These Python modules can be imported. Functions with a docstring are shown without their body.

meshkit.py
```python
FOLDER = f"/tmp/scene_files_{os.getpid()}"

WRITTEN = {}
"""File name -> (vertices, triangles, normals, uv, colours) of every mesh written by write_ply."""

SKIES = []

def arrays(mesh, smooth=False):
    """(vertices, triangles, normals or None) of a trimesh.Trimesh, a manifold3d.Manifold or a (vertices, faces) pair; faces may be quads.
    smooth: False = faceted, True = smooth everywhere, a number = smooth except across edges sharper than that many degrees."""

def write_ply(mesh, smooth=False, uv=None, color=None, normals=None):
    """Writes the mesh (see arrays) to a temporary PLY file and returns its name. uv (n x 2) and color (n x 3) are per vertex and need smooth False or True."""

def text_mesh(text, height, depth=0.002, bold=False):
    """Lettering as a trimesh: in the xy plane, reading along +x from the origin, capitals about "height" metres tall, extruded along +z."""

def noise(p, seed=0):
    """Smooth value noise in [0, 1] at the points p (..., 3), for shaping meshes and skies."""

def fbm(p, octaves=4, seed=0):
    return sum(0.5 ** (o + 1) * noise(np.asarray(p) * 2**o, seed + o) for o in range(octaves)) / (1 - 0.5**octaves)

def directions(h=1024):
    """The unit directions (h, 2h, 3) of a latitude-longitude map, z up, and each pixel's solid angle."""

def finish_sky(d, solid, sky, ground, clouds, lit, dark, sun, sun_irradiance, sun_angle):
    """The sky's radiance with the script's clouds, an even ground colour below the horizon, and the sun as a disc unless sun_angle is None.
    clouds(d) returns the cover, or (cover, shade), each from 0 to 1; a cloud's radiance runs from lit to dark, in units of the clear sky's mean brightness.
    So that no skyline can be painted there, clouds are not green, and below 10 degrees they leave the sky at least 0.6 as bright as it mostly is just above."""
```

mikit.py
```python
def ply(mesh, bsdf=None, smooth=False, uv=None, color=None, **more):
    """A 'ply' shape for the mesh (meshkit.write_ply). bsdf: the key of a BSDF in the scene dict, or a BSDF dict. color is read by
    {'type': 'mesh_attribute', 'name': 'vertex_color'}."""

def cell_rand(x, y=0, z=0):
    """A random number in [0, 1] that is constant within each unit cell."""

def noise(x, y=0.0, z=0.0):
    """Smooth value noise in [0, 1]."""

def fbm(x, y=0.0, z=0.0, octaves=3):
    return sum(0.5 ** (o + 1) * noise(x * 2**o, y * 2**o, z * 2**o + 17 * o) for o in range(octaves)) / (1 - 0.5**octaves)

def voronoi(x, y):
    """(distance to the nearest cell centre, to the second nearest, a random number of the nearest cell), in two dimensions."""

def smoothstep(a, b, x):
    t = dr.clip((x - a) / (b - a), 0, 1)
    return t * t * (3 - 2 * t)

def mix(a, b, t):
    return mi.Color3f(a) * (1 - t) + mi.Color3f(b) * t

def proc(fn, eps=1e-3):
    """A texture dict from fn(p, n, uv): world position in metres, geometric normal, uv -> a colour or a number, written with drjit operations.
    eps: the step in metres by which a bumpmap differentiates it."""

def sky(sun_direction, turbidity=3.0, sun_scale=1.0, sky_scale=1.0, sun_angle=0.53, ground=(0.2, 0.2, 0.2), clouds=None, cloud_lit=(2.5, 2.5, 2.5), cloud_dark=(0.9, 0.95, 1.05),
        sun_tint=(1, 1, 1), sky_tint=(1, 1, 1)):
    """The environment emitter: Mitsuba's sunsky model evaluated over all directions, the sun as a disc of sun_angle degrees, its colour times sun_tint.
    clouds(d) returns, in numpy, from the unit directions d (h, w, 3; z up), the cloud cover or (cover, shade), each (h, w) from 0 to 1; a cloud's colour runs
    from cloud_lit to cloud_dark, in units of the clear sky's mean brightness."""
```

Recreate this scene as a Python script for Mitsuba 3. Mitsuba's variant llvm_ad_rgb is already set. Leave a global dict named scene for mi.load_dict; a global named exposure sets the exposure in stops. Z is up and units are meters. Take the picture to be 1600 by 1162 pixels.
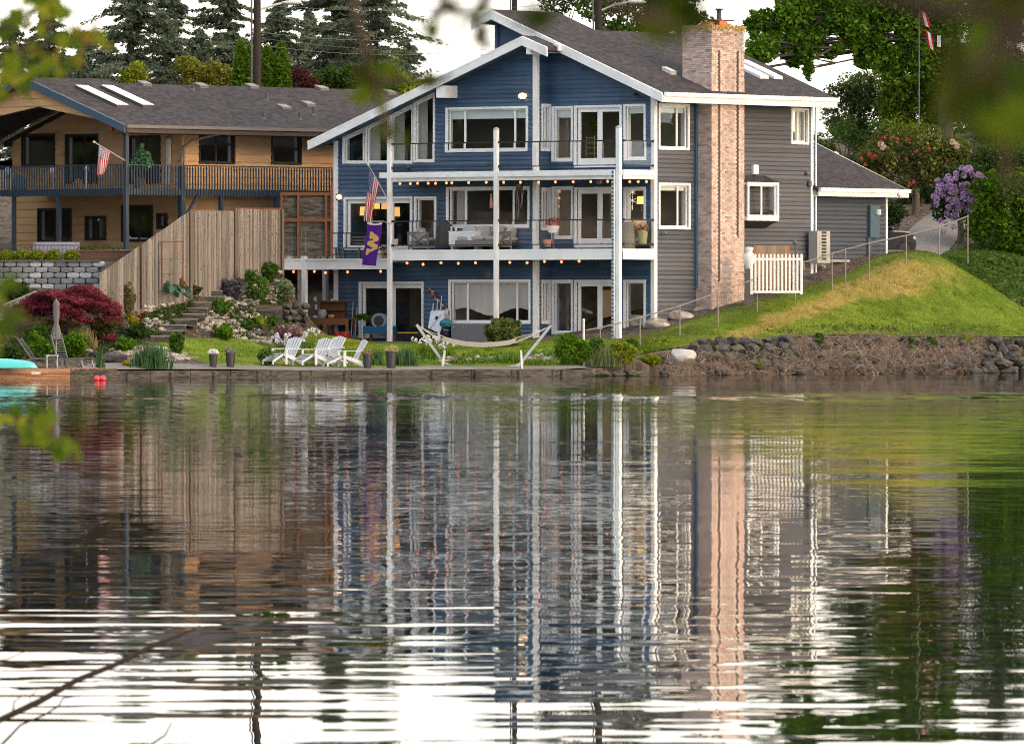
import math, random
import numpy as np, trimesh, shapely
import mitsuba as mi, drjit as dr
import mikit, meshkit
from shapely.geometry import Polygon, LineString, Point, box as sbox
from scipy.spatial import Delaunay
from scipy.interpolate import RBFInterpolator

# ------------------------------------------------------------------ camera, sky, exposure
T = mi.ScalarTransform4f
CAM = np.array([0.0, 0.0, 2.3])          # eye on the near shore, 2.3 m above the lake
F, HOR = 13050.0, 488.0                  # focal length and horizon row, in pixels of the 1600 x 1162 photograph
scene, labels = {'type': 'scene'}, {}
scene['camera'] = {
    'type': 'thinlens', 'fov': 2 * math.degrees(math.atan(800 / F)), 'fov_axis': 'x',
    'aperture_radius': 0.010, 'focus_distance': 308.0, 'near_clip': 0.5, 'far_clip': 6000.0,
    'to_world': T().look_at(origin=CAM.tolist(), target=[0, 1000, float(2.3 - 1000 * (581 - HOR) / F)], up=[0, 0, 1])}
exposure = 3.2
def cloud_deck(d):
    """an even overcast, brighter and warmer low over the far shore where the evening light comes through"""
    ang = np.degrees(np.arccos(np.clip(d @ np.array([0.0, 0.985, 0.174]), -1, 1)))
    glow = np.exp(-(ang / 58.0) ** 2)
    return np.ones(d.shape[:2]), np.clip(1.0 - glow + 0.22 * (meshkit.fbm(d * 2.6, 4, 5) - 0.5), 0, 1)
scene['sky'] = mikit.sky([0.87, -0.46, 0.30], turbidity=4, sun_scale=0.36, sun_angle=40, sun_tint=(0.96, 0.92, 0.92), clouds=cloud_deck, cloud_lit=(2.75, 2.58, 2.26), cloud_dark=(1.98, 2.06, 2.2))

# ------------------------------------------------------------------ materials
def B(name, d, two=True):
    scene[name] = {'type': 'twosided', 'bsdf': d} if two else d
    return name
def rgb(*c): return {'type': 'rgb', 'value': [float(x) for x in c]}
VC = {'type': 'mesh_attribute', 'name': 'vertex_color'}
N, FB, SS, MX, V2 = mikit.noise, mikit.fbm, mikit.smoothstep, mikit.mix, mikit.voronoi
B('matte', {'type': 'principled', 'base_color': VC, 'roughness': 0.85, 'specular': 0.3})
B('paint', {'type': 'principled', 'base_color': VC, 'roughness': 0.42, 'specular': 0.5})
B('gloss', {'type': 'principled', 'base_color': VC, 'roughness': 0.15, 'specular': 0.6, 'clearcoat': 0.6})
B('metal', {'type': 'principled', 'base_color': VC, 'roughness': 0.45, 'metallic': 0.8})
B('leaf', {'type': 'principledthin', 'base_color': VC, 'roughness': 0.55, 'diff_trans': 0.75, 'eta': 1.4}, False)
B('needle', {'type': 'diffuse', 'reflectance': VC})
B('pane', {'type': 'thindielectric', 'int_ior': 1.5}, False)
def f_trim(p, n, uv):
    d = FB(p.x * 1.7, p.y * 1.7, p.z * 0.9, 4)
    return MX((0.68, 0.69, 0.70), (0.80, 0.80, 0.79), SS(0.25, 0.6, d))
B('trim', {'type': 'principled', 'base_color': mikit.proc(f_trim), 'roughness': 0.5})
def siding(lo, hi, streak):
    def f(p, n, uv):
        row = dr.floor(p.z / 0.167)
        along = p.x * 0.79 - p.y * 0.62
        r = mikit.cell_rand(row, dr.floor(along / 3.1 + row * 0.37), 3)
        g = FB(along * 0.7, p.z * 0.5, p.x * 0.3, 3) * 0.40 + 0.45 * r + 0.2 * N(along * 6, p.z * 40, 2)
        c = MX(lo, hi, SS(0.2, 0.75, g))
        w = SS(0.62, 0.8, N(along * 3, p.z * 0.25, 9)) * streak
        return c * (1 - w) + mi.Color3f(0.30, 0.29, 0.27) * w
    return f
B('blue_siding', {'type': 'principled', 'base_color': mikit.proc(siding((0.024, 0.055, 0.108), (0.043, 0.093, 0.168), 0.03)), 'roughness': 0.6})
B('grey_siding', {'type': 'principled', 'base_color': mikit.proc(siding((0.050, 0.054, 0.068), (0.088, 0.092, 0.108), 0.04)), 'roughness': 0.65})
B('slate_siding', {'type': 'principled', 'base_color': mikit.proc(siding((0.027, 0.038, 0.056), (0.043, 0.057, 0.080), 0.02)), 'roughness': 0.6})
def tan_f(p, n, uv):
    g = FB(p.x * 0.8, p.y * 0.8, p.z * 1.3, 4)
    return MX((0.58, 0.355, 0.17), (0.68, 0.43, 0.22), SS(0.25, 0.7, g))
B('tan_siding', {'type': 'principled', 'base_color': mikit.proc(tan_f), 'roughness': 0.7})
def shingle(lo, hi):
    def f(p, n, uv):
        row = dr.floor(p.z / 0.055)
        s = p.x * 0.70 + p.y * 0.72
        t = mikit.cell_rand(row, dr.floor(s / 0.16 + row * 0.5), 1) * 0.4 + mikit.cell_rand(row, dr.floor(s / 0.33), 4) * 0.2
        g = t + 0.10 * FB(p.x * 0.6, p.y * 0.6, p.z, 3) + 0.35 * N(p.x * 22, p.y * 22, p.z * 22)
        return MX(lo, hi, SS(0.2, 0.85, g))
    return f
B('shingle', {'type': 'principled', 'base_color': mikit.proc(shingle((0.024, 0.022, 0.025), (0.058, 0.053, 0.058))), 'roughness': 0.9, 'specular': 0.2})
B('mortar', {'type': 'diffuse', 'reflectance': rgb(0.30, 0.26, 0.23)})
B('room', {'type': 'diffuse', 'reflectance': rgb(0.27, 0.25, 0.21)})
B('dark', {'type': 'diffuse', 'reflectance': rgb(0.03, 0.03, 0.03)})
def f_fence(p, n, uv):
    b = dr.floor((p.x * 0.62 + p.y * 0.79) / 0.145)
    r = mikit.cell_rand(b, 2, 7)
    g = 0.45 * r + 0.35 * N(p.x * 9 + p.y * 9, p.z * 1.1, b) + 0.2 * N(p.x * 55 + p.y * 55, p.z * 2.5, b)
    c = MX((0.105, 0.094, 0.087), (0.228, 0.205, 0.19), SS(0.2, 0.8, g))
    k = SS(0.80, 0.86, N(p.x * 14, p.y * 14, p.z * 9))
    return c * (1 - 0.5 * k)
B('fence_wood', {'type': 'principled', 'base_color': mikit.proc(f_fence), 'roughness': 0.85, 'specular': 0.2})
def f_timber(p, n, uv):
    g = 0.5 * FB(p.x * 0.9, p.z * 9, p.y * 0.9, 4) + 0.5 * N(p.x * 5, p.z * 30, p.y * 5)
    return MX((0.035, 0.032, 0.028), (0.115, 0.104, 0.09), SS(0.25, 0.75, g))
B('old_timber', {'type': 'principled', 'base_color': mikit.proc(f_timber), 'roughness': 0.9, 'specular': 0.2})
def f_deckwood(p, n, uv):
    g = 0.6 * FB(p.x * 0.6, p.z * 7, p.y, 4) + 0.4 * N(p.x * 3, p.z * 35, p.y)
    return MX((0.17, 0.085, 0.045), (0.36, 0.20, 0.12), SS(0.25, 0.75, g))
B('dock_wood', {'type': 'principled', 'base_color': mikit.proc(f_deckwood), 'roughness': 0.8, 'specular': 0.2})
def f_rock(p, n, uv):
    g = FB(p.x * 3, p.y * 3, p.z * 3, 4)
    h = FB(p.x * 17, p.y * 17, p.z * 17, 3)
    c = MX((0.032, 0.030, 0.030), (0.12, 0.114, 0.108), SS(0.3, 0.72, 0.6 * g + 0.4 * h))
    m = SS(0.60, 0.75, FB(p.x * 2 + 9, p.y * 2, p.z * 2, 3)) * 0.6
    return c * (1 - m) + mi.Color3f(0.10, 0.105, 0.05) * m
B('dark_rock', {'type': 'bumpmap', 'arbitrary': mikit.proc(lambda p, n, uv: FB(p.x * 9, p.y * 9, p.z * 9, 4), 0.01), 'scale': 0.05,
                'bsdf': {'type': 'principled', 'base_color': mikit.proc(f_rock), 'roughness': 0.9, 'specular': 0.2}})
def f_pale(p, n, uv):
    cell = mikit.cell_rand(dr.floor(p.x * 3), dr.floor(p.y * 3), dr.floor(p.z * 3))
    g = 0.6 * FB(p.x * 6, p.y * 6, p.z * 6, 4) + 0.4 * cell
    return MX((0.20, 0.17, 0.14), (0.52, 0.47, 0.40), SS(0.25, 0.75, g))
B('pale_rock', {'type': 'principled', 'base_color': mikit.proc(f_pale), 'roughness': 0.85, 'specular': 0.25})
def f_soil(p, n, uv):
    g = FB(p.x * 2, p.y * 2, 0, 4) * 0.5 + 0.5 * N(p.x * 14, p.y * 14, 3)
    return MX((0.04, 0.032, 0.026), (0.135, 0.11, 0.09), SS(0.3, 0.8, g))
B('soil', {'type': 'principled', 'base_color': mikit.proc(f_soil), 'roughness': 0.95, 'specular': 0.1})
def f_lawn(p, n, uv):
    g = FB(p.x * 0.45, p.y * 0.45, 1, 4)
    h = 0.5 * N(p.x * 3.0, p.y * 3.0, 2) + 0.5 * N(p.x * 12, p.y * 12, 5)
    c = MX((0.062, 0.108, 0.010), (0.152, 0.200, 0.024), SS(0.3, 0.75, 0.55 * g + 0.45 * h))
    # a dry band follows the crest of the right-hand slope
    k = (p.y - dr.minimum(310.6 + 2.06 * (p.x - 9.4), 319.1 + 1.0 * (p.x - 13.5)) + 1.6 * (N(p.x * 0.8, p.y * 0.8, 4) - 0.5)) / 1.7
    band = 0.74 * SS(0.30, 0.72, dr.exp(-k * k) * (0.45 + 0.5 * FB(p.x * 2.2, p.y * 2.2, 3, 4) + 0.35 * N(p.x * 9, p.y * 9, 1))) * SS(6.0, 9.0, p.x) * SS(18.5, 15.0, p.x) * SS(0.15, 0.6, 0.6 * FB(p.x * 0.9, p.y * 0.45, 7, 4) + 0.3)
    return MX(c, mi.Color3f(0.32, 0.225, 0.075) * (0.75 + 0.5 * h), dr.clip(band * 0.95, 0, 1))
B('lawn_mat', {'type': 'principled', 'base_color': mikit.proc(f_lawn), 'roughness': 0.95, 'specular': 0.1})
def f_asphalt(p, n, uv):
    g = 0.5 * FB(p.x * 1.2, p.y * 1.2, 0, 3) + 0.5 * N(p.x * 20, p.y * 20, 3)
    return MX((0.16, 0.15, 0.145), (0.25, 0.235, 0.225), g)
B('asphalt', {'type': 'diffuse', 'reflectance': mikit.proc(f_asphalt)})
def f_bark(p, n, uv):
    g = N(p.x * 7, p.y * 7, p.z * 1.2) * 0.6 + 0.4 * N(p.x * 25, p.y * 25, p.z * 5)
    return MX((0.035, 0.026, 0.02), (0.115, 0.09, 0.072), SS(0.2, 0.8, g))
B('bark', {'type': 'principled', 'base_color': mikit.proc(f_bark), 'roughness': 0.95, 'specular': 0.1})
# water: a dark, still lake whose ripples tilt the mirror by a few thousandths
def f_wave(p, n, uv):
    x, y = p.x, p.y
    r = dr.sqrt(x * x + y * y)
    wob = 6.0 * (N(x * 0.05, y * 0.03, 4) - 0.5)
    breeze = dr.exp(-dr.square((r + wob - 226.0) / 9.0)) * SS(0.38, 0.75, 0.5 * N(x * 0.5, y * 0.12, 8) + 0.5 * N(x * 2.6, y * 0.5, 9))
    calm = 0.35 + 1.3 * (0.6 * N(x * 0.06, y * 0.025, 11) + 0.4 * N(x * 0.21, y * 0.08, 13))
    near = SS(120.0, 55.0, r)
    h = 0.010 * N(x / 7.0, y / 5.0, 1) + (0.0048 * (1 - near)) * N(x / 2.3 + 3, y / 1.7, 2) * calm + 0.0058 * near * N(x / 1.9 + 3, y / 1.15, 12) * calm + (0.0015 + 0.0012 * near) * N(x / 0.8, y / 0.6 + 7, 3) * calm
    h += (0.0021 - 0.0007 * near) * N(x / 0.46, y / 0.37, 5) * calm + 0.0003 * N(x / 0.2, y / 0.17, 6)
    ph = y / 0.5 + 3.0 * N(x * 0.8, y * 0.2, 7)
    return h + breeze * 0.012 * (ph - dr.floor(ph))
B('water_mat', {'type': 'bumpmap', 'arbitrary': mikit.proc(f_wave, 0.01), 'scale': 1.0,
                'bsdf': {'type': 'plastic', 'diffuse_reflectance': rgb(0.012, 0.016, 0.012), 'int_ior': 1.333}})

# ------------------------------------------------------------------ scene helpers
_taken = {}
def numbered(key):
    if key not in _taken:
        _taken[key] = 0
        return key
    while True:
        _taken[key] += 1
        k = f'{key}_{_taken[key]:03d}'
        if k not in _taken:
            _taken[k] = 0
            return k
def thing(name, label, cat, group=None):
    k = numbered(name)
    labels[k] = {'label': label, 'category': cat}
    if group: labels[k]['group'] = group
    return k
class M:
    """collects polygons of one mesh"""
    def __init__(s): s.v, s.f, s.c, s.n = [], [], [], 0
    def add(s, v, f, col=(0.5, 0.5, 0.5)):
        v = np.asarray(v, float).reshape(-1, 3); f = np.asarray(f, int)
        if f.ndim == 2 and f.shape[1] == 4: f = np.vstack([f[:, [0, 1, 2]], f[:, [0, 2, 3]]])
        c = np.asarray(col, float)
        s.v.append(v); s.f.append(f + s.n); s.n += len(v)
        s.c.append(np.broadcast_to(c, (len(v), 3)) if c.ndim == 1 else c)
        return s
    def hexa(s, p, ex, ey, ez, col=(0.5, 0.5, 0.5)):
        p, ex, ey, ez = (np.asarray(q, float) for q in (p, ex, ey, ez))
        v = [p + i * ex + j * ey + k * ez for k in (0, 1) for j in (0, 1) for i in (0, 1)]
        q = [[0, 2, 3, 1], [4, 5, 7, 6], [0, 1, 5, 4], [2, 6, 7, 3], [0, 4, 6, 2], [1, 3, 7, 5]]
        if np.dot(np.cross(ex, ey), ez) < 0: q = [f[::-1] for f in q]
        return s.add(v, q, col)
    def box(s, c, size, col=(0.5, 0.5, 0.5), rot=0.0):
        c = np.asarray(c, float); a, b, h = size
        ca, sa = math.cos(rot), math.sin(rot)
        ex, ey, ez = np.array([ca, sa, 0]) * a, np.array([-sa, ca, 0]) * b, np.array([0, 0, h])
        return s.hexa(c - (ex + ey + ez) / 2, ex, ey, ez, col)
    def bar(s, p, q, w, h=None, col=(0.5, 0.5, 0.5), up=(0, 0, 1)):
        p, q, up = np.asarray(p, float), np.asarray(q, float), np.asarray(up, float)
        d = q - p; x = np.cross(d, up)
        if np.linalg.norm(x) < 1e-6: x = np.cross(d, [1.0, 0, 0])
        x /= np.linalg.norm(x); y = np.cross(x, d); y /= np.linalg.norm(y)
        h = h or w
        return s.hexa(p - x * w / 2 - y * h / 2, d, x * w, y * h, col)
    def tube(s, pts, r, n=8, col=(0.5, 0.5, 0.5), caps=True):
        pts = np.asarray(pts, float); m = len(pts); r = np.broadcast_to(np.asarray(r, float), (m,))
        t = np.gradient(pts, axis=0); t /= np.linalg.norm(t, axis=1, keepdims=True) + 1e-12
        ref = np.array([0, 0, 1.0]) if abs(t[:, 2]).mean() < 0.85 else np.array([1.0, 0.2, 0])
        x = np.cross(t, ref); x /= np.linalg.norm(x, axis=1, keepdims=True) + 1e-12
        y = np.cross(t, x); a = np.arange(n) * 2 * np.pi / n
        v = (pts[:, None] + r[:, None, None] * (np.cos(a)[None, :, None] * x[:, None] + np.sin(a)[None, :, None] * y[:, None])).reshape(-1, 3)
        i, j = np.meshgrid(np.arange(m - 1), np.arange(n), indexing='ij'); j2 = (j + 1) % n
        f = np.stack([i * n + j, (i + 1) * n + j, (i + 1) * n + j2, i * n + j2], -1).reshape(-1, 4)
        f = np.vstack([f[:, [0, 1, 2]], f[:, [0, 2, 3]]])
        if caps:
            v = np.vstack([v, pts[0], pts[-1]]); k = np.arange(n); k2 = (k + 1) % n
            f = np.vstack([f, np.stack([k, k2, k * 0 + m * n], 1), np.stack([(m - 1) * n + k2, (m - 1) * n + k, k * 0 + m * n + 1], 1)])
        return s.add(v, f, col)
    def lathe(s, c, prof, n=14, col=(0.5, 0.5, 0.5), sx=1.0, sy=1.0):
        prof = np.asarray(prof, float); m = len(prof); a = np.arange(n) * 2 * np.pi / n
        v = np.stack([prof[:, 0:1] * np.cos(a) * sx, prof[:, 0:1] * np.sin(a) * sy, np.broadcast_to(prof[:, 1:2], (m, n))], -1).reshape(-1, 3) + np.asarray(c, float)
        i, j = np.meshgrid(np.arange(m - 1), np.arange(n), indexing='ij'); j2 = (j + 1) % n
        f = np.stack([i * n + j, i * n + j2, (i + 1) * n + j2, (i + 1) * n + j], -1).reshape(-1, 4)
        return s.add(v, f, col)
    def ball(s, c, r, col=(0.5, 0.5, 0.5), sub=2, bump=0.0, seed=0):
        b = trimesh.creation.icosphere(subdivisions=sub)
        v = np.array(b.vertices)
        if bump: v = v * (1 + bump * (meshkit.fbm(v * 1.7 + seed * 3.1, 3, seed)[:, None] - 0.5) * 2)
        return s.add(v * np.asarray(r, float) + np.asarray(c, float), b.faces, col)
    def poly(s, poly, fn, col=(0.5, 0.5, 0.5)):
        """flat triangulated shapely polygon, mapped by fn(s, t) -> 3D"""
        for g in getattr(poly, 'geoms', [poly]):
            if g.geom_type != 'Polygon' or g.area < 1e-5: continue
            v2, f = trimesh.creation.triangulate_polygon(g, engine='earcut')
            s.add(np.array([fn(a, b) for a, b in v2]), f, col)
        return s
    def slab(s, poly, fn, d0, d1, col=(0.5, 0.5, 0.5), taper=None):
        """shapely polygon extruded between the depths d0 and d1: fn(s, t, d) -> 3D; taper(s, t): extra depth of the d1 face"""
        for g in getattr(poly, 'geoms', [poly]):
            if g.geom_type != 'Polygon' or g.area < 1e-5: continue
            g = shapely.geometry.polygon.orient(g)
            v2, f = trimesh.creation.triangulate_polygon(g, engine='earcut')
            tp = taper or (lambda a, b: 0.0)
            s.add([fn(a, b, d1 + tp(a, b)) for a, b in v2], f, col)
            s.add([fn(a, b, d0) for a, b in v2], f[:, ::-1], col)
            for ring in [g.exterior, *g.interiors]:
                r = np.array(ring.coords)[:-1]; k = len(r)
                v = [fn(a, b, d0) for a, b in r] + [fn(a, b, d1 + tp(a, b)) for a, b in r]
                i = np.arange(k); j = (i + 1) % k
                s.add(v, np.stack([i, j, j + k, i + k], 1), col)
        return s
    def mesh(s): return np.vstack(s.v), np.vstack(s.f)
    def col(s): return np.vstack(s.c)
USES_VC = {'matte', 'paint', 'gloss', 'metal', 'leaf', 'needle'}
def put(parent, name, m, bsdf, smooth=False, label=None, kind=None, **more):
    k = numbered(f'{parent}__{name}' if parent else name)
    if isinstance(m, M):
        v, f, c = *m.mesh(), m.col()
        if bsdf in USES_VC:
            if smooth not in (True, False):      # split sharp edges by hand so that colours stay with their vertices
                t = trimesh.Trimesh(v, f, process=False)
                v, f, c, smooth = t.vertices[t.faces].reshape(-1, 3), np.arange(len(f) * 3).reshape(-1, 3), c[f].reshape(-1, 3), False
            scene[k] = mikit.ply((v, f), bsdf, smooth=smooth, color=c, **more)
        else:
            scene[k] = mikit.ply((v, f), bsdf, smooth=smooth, **more)
    else:
        scene[k] = m
    e = {}
    if label: e['label'] = label
    if kind: e['kind'] = kind
    if e: labels.setdefault(k, {}).update(e)
    return k
def solo(name, label, cat, m, bsdf, smooth=False, group=None, kind=None, **more):
    k = put(None, name, m, bsdf, smooth, **more)
    labels[k] = {'label': label, 'category': cat}
    if group: labels[k]['group'] = group
    if kind: labels[k]['kind'] = kind
    return k
def struct(name, m, bsdf, smooth=False, kind='structure', label=None):
    k = put(None, name, m, bsdf, smooth)
    labels[k] = {'kind': kind}
    if label: labels[k]['label'] = label
    return k

# ------------------------------------------------------------------ places
def at(px, py, Y):
    return np.array([(px - 800) * Y / F, Y, 2.3 - (py - HOR) * Y / F])
def xpx(p): return 800 + F * p[0] / p[1]
def ray_plane(px, py, o, n):
    d = np.array([(px - 800) / F, 1.0, -(py - HOR) / F]); o, n = np.asarray(o, float), np.asarray(n, float)
    return CAM + d * (np.dot(o - CAM, n) / np.dot(d, n))
class Frame:
    """local axes a, b (horizontal) and z of a building"""
    def __init__(s, O, ea, eb): s.O, s.ea, s.eb = np.append(O, 0.0), np.append(ea, 0.0), np.append(eb, 0.0)
    def __call__(s, a, b, z): return s.O + a * s.ea + b * s.eb + np.array([0, 0, z])
    def box(s, m, a0, a1, b0, b1, z0, z1, col=(0.5, 0.5, 0.5)):
        return m.hexa(s(a0, b0, z0), (a1 - a0) * s.ea, (b1 - b0) * s.eb, [0, 0, z1 - z0], col)
    def at_b(s, px, py, b):
        p = ray_plane(px, py, s(0, b, 0), s.eb) - s.O; return float(p @ s.ea), float(p[2])
    def at_a(s, px, py, a):
        p = ray_plane(px, py, s(a, 0, 0), s.ea) - s.O; return float(p @ s.eb), float(p[2])
    def wall_b(s, b, sign=-1):   # wall along a at depth b; outward is -b
        return lambda t, z, d: s(t, b + sign * d, z)
    def wall_a(s, a, sign=-1):   # wall along b at a; outward is -a
        return lambda t, z, d: s(a + sign * d, t, z)
def lathe_simple(prof): return prof
# ------------------------------------------------------------------ the lie of the land
rng = np.random.default_rng(7)
_sh = np.array([(-700, 281), (-200, 287), (0, 289.5), (170, 293), (640, 297.5), (910, 300), (1050, 303), (1200, 307), (1400, 312), (1600, 317), (1800, 321), (2400, 331)], float)
_shx = (_sh[:, 0] - 800) * _sh[:, 1] / F
def yshore(X): return np.interp(X, _shx, _sh[:, 1])
_px = [(300, 577, 294.6), (500, 577, 297), (700, 577, 298.6), (900, 576, 300.6), (60, 580, 291), (170, 579, 293.3), (-200, 579, 288),
       (612, 535, 313), (800, 533, 310.5), (950, 530, 308), (612, 533, 318), (800, 533, 317), (965, 531, 311), (480, 533, 318), (500, 533, 322),
       (450, 530, 311), (490, 533, 312.5), (478, 533, 315), (500, 533, 315), (520, 533, 318), (520, 533, 313), (488, 533, 320), (400, 535, 307), (270, 531, 302.5), (330, 533, 304), (350, 557, 299), (600, 557, 303),
       (248, 525, 303.4), (350, 455, 310.8), (400, 410, 316), (440, 400, 319), (300, 490, 307.1),
       (155, 517, 302), (222, 480, 304.3), (297, 440, 307.2), (368, 404, 310.8), (440, 396, 314.5), (390, 490, 309.5), (436, 470, 312.5), (400, 520, 308.4),
       (0, 500, 299), (100, 535, 296.5), (0, 560, 292.5), (200, 545, 297.5), (0, 455, 303.5), (150, 455, 303.8), (-200, 455, 302), (-200, 520, 296),
       (985, 556, 303.2), (1000, 547, 304.6), (1062, 528, 307.3), (1122, 512, 310), (1183, 488, 312.8), (1300, 450, 317.6), (1416, 406, 321.6), (1467, 391, 323.6),
       (1022, 505, 312.5), (1110, 462, 316), (1268, 424, 320), (1385, 400, 324), (1060, 490, 313.5),
       (1060, 540, 304.9), (1200, 526, 309), (1400, 523, 314), (1600, 521, 319), (1800, 519, 323),
       (1450, 397, 325.5), (1250, 475, 315.2), (1510, 432, 325), (1610, 490, 323.5), (1350, 480, 317.5), (1500, 495, 319.8), (1200, 508, 311.5),
       (1600, 390, 332), (1600, 310, 338), (1700, 400, 330), (1400, 391, 326.5), (1440, 363, 332), (1482, 328, 341), (1420, 345, 334.5), (1540, 400, 329)]
_pts = [at(*q) for q in _px]
for X, Y, z in [(-19, 309, 4.1), (-15.5, 309, 4.15), (-12, 318, 4.3), (-25, 320, 4.5), (-12, 335, 5.2), (0, 335, 5.0), (8, 332, 5.0), (-30, 345, 6), (0, 350, 7.0), (14, 350, 8.5), (25, 352, 9.5),
                (-45, 310, 4.5), (40, 335, 6), (45, 350, 9), (0, 370, 9), (-40, 370, 9), (40, 370, 11), (-45, 290, 0.9), (45, 331, 1.3)]:
    _pts.append(np.array([X, Y, z]))
_pts = np.array(_pts)
_rbf = RBFInterpolator(_pts[:, :2], _pts[:, 2], kernel='linear', smoothing=0.02)
_rx, _ry = np.arange(-48, 48.01, 0.25), np.arange(278, 372.01, 0.25)
_g = _rbf(np.stack(np.meshgrid(_rx, _ry), -1).reshape(-1, 2)).reshape(len(_ry), len(_rx))
from scipy.ndimage import gaussian_filter
from scipy.interpolate import RegularGridInterpolator
_rgi = RegularGridInterpolator((_ry, _rx), gaussian_filter(_g, 2.0), bounds_error=False, fill_value=None)
def ground(X, Y):
    """height of the land"""
    X, Y = np.asarray(X, float), np.asarray(Y, float)
    g = _rgi(np.stack(np.broadcast_arrays(np.clip(Y, 278, 372), np.clip(X, -48, 48)), -1))
    t = Y - yshore(X)
    bank = np.clip((X - 4.6) / 1.2, 0, 1)
    k = np.clip((t + 0.15) / 1.5, 0, 1); k = k * k * (3 - 2 * k)
    g = g * (1 - bank) + bank * (k * g - (1 - k) * 0.25)
    far = np.clip((Y - 372) / 130, 0, None)
    return g + np.minimum(far, 3) * 1.6
def G(px, py, lift=0.0):
    """the point of the land that stands at this pixel"""
    d = np.array([(px - 800) / F, 1.0, -(py - HOR) / F])
    Y = np.arange(286, 372, 0.02)
    P = CAM + d * Y[:, None]
    gz = ground(P[:, 0], P[:, 1]); ok = (P[:, 2] <= gz + lift) & (Y > yshore(P[:, 0]))
    i = int(np.argmax(ok)) if ok.any() else len(Y) - 1
    return np.array([P[i, 0], P[i, 1], float(gz[i])])
def gpt(X, Y, dz=0.0): return np.array([X, Y, float(ground(X, Y)) + dz])

xs = np.concatenate([np.arange(-47, 47.01, 0.32)]); ts = np.concatenate([np.arange(0, 45, 0.3), np.arange(45, 400, 12)])
XX, TT = np.meshgrid(xs, ts, indexing='ij'); YY = yshore(XX) + TT
ZZ = ground(XX, YY) + 0.05 * (meshkit.fbm(np.stack([XX * 0.8, YY * 0.8, XX * 0], -1), 3, 3) - 0.5)
nI, nJ = XX.shape
idx = np.arange(nI * nJ).reshape(nI, nJ)
quads = np.stack([idx[:-1, :-1], idx[1:, :-1], idx[1:, 1:], idx[:-1, 1:]], -1).reshape(-1, 4)
mg = M(); mg.add(np.stack([XX, YY, ZZ], -1), quads)
e0 = idx[:, 0]; low = np.stack([XX[:, 0], YY[:, 0], np.full(nI, -2.0)], -1)
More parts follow.
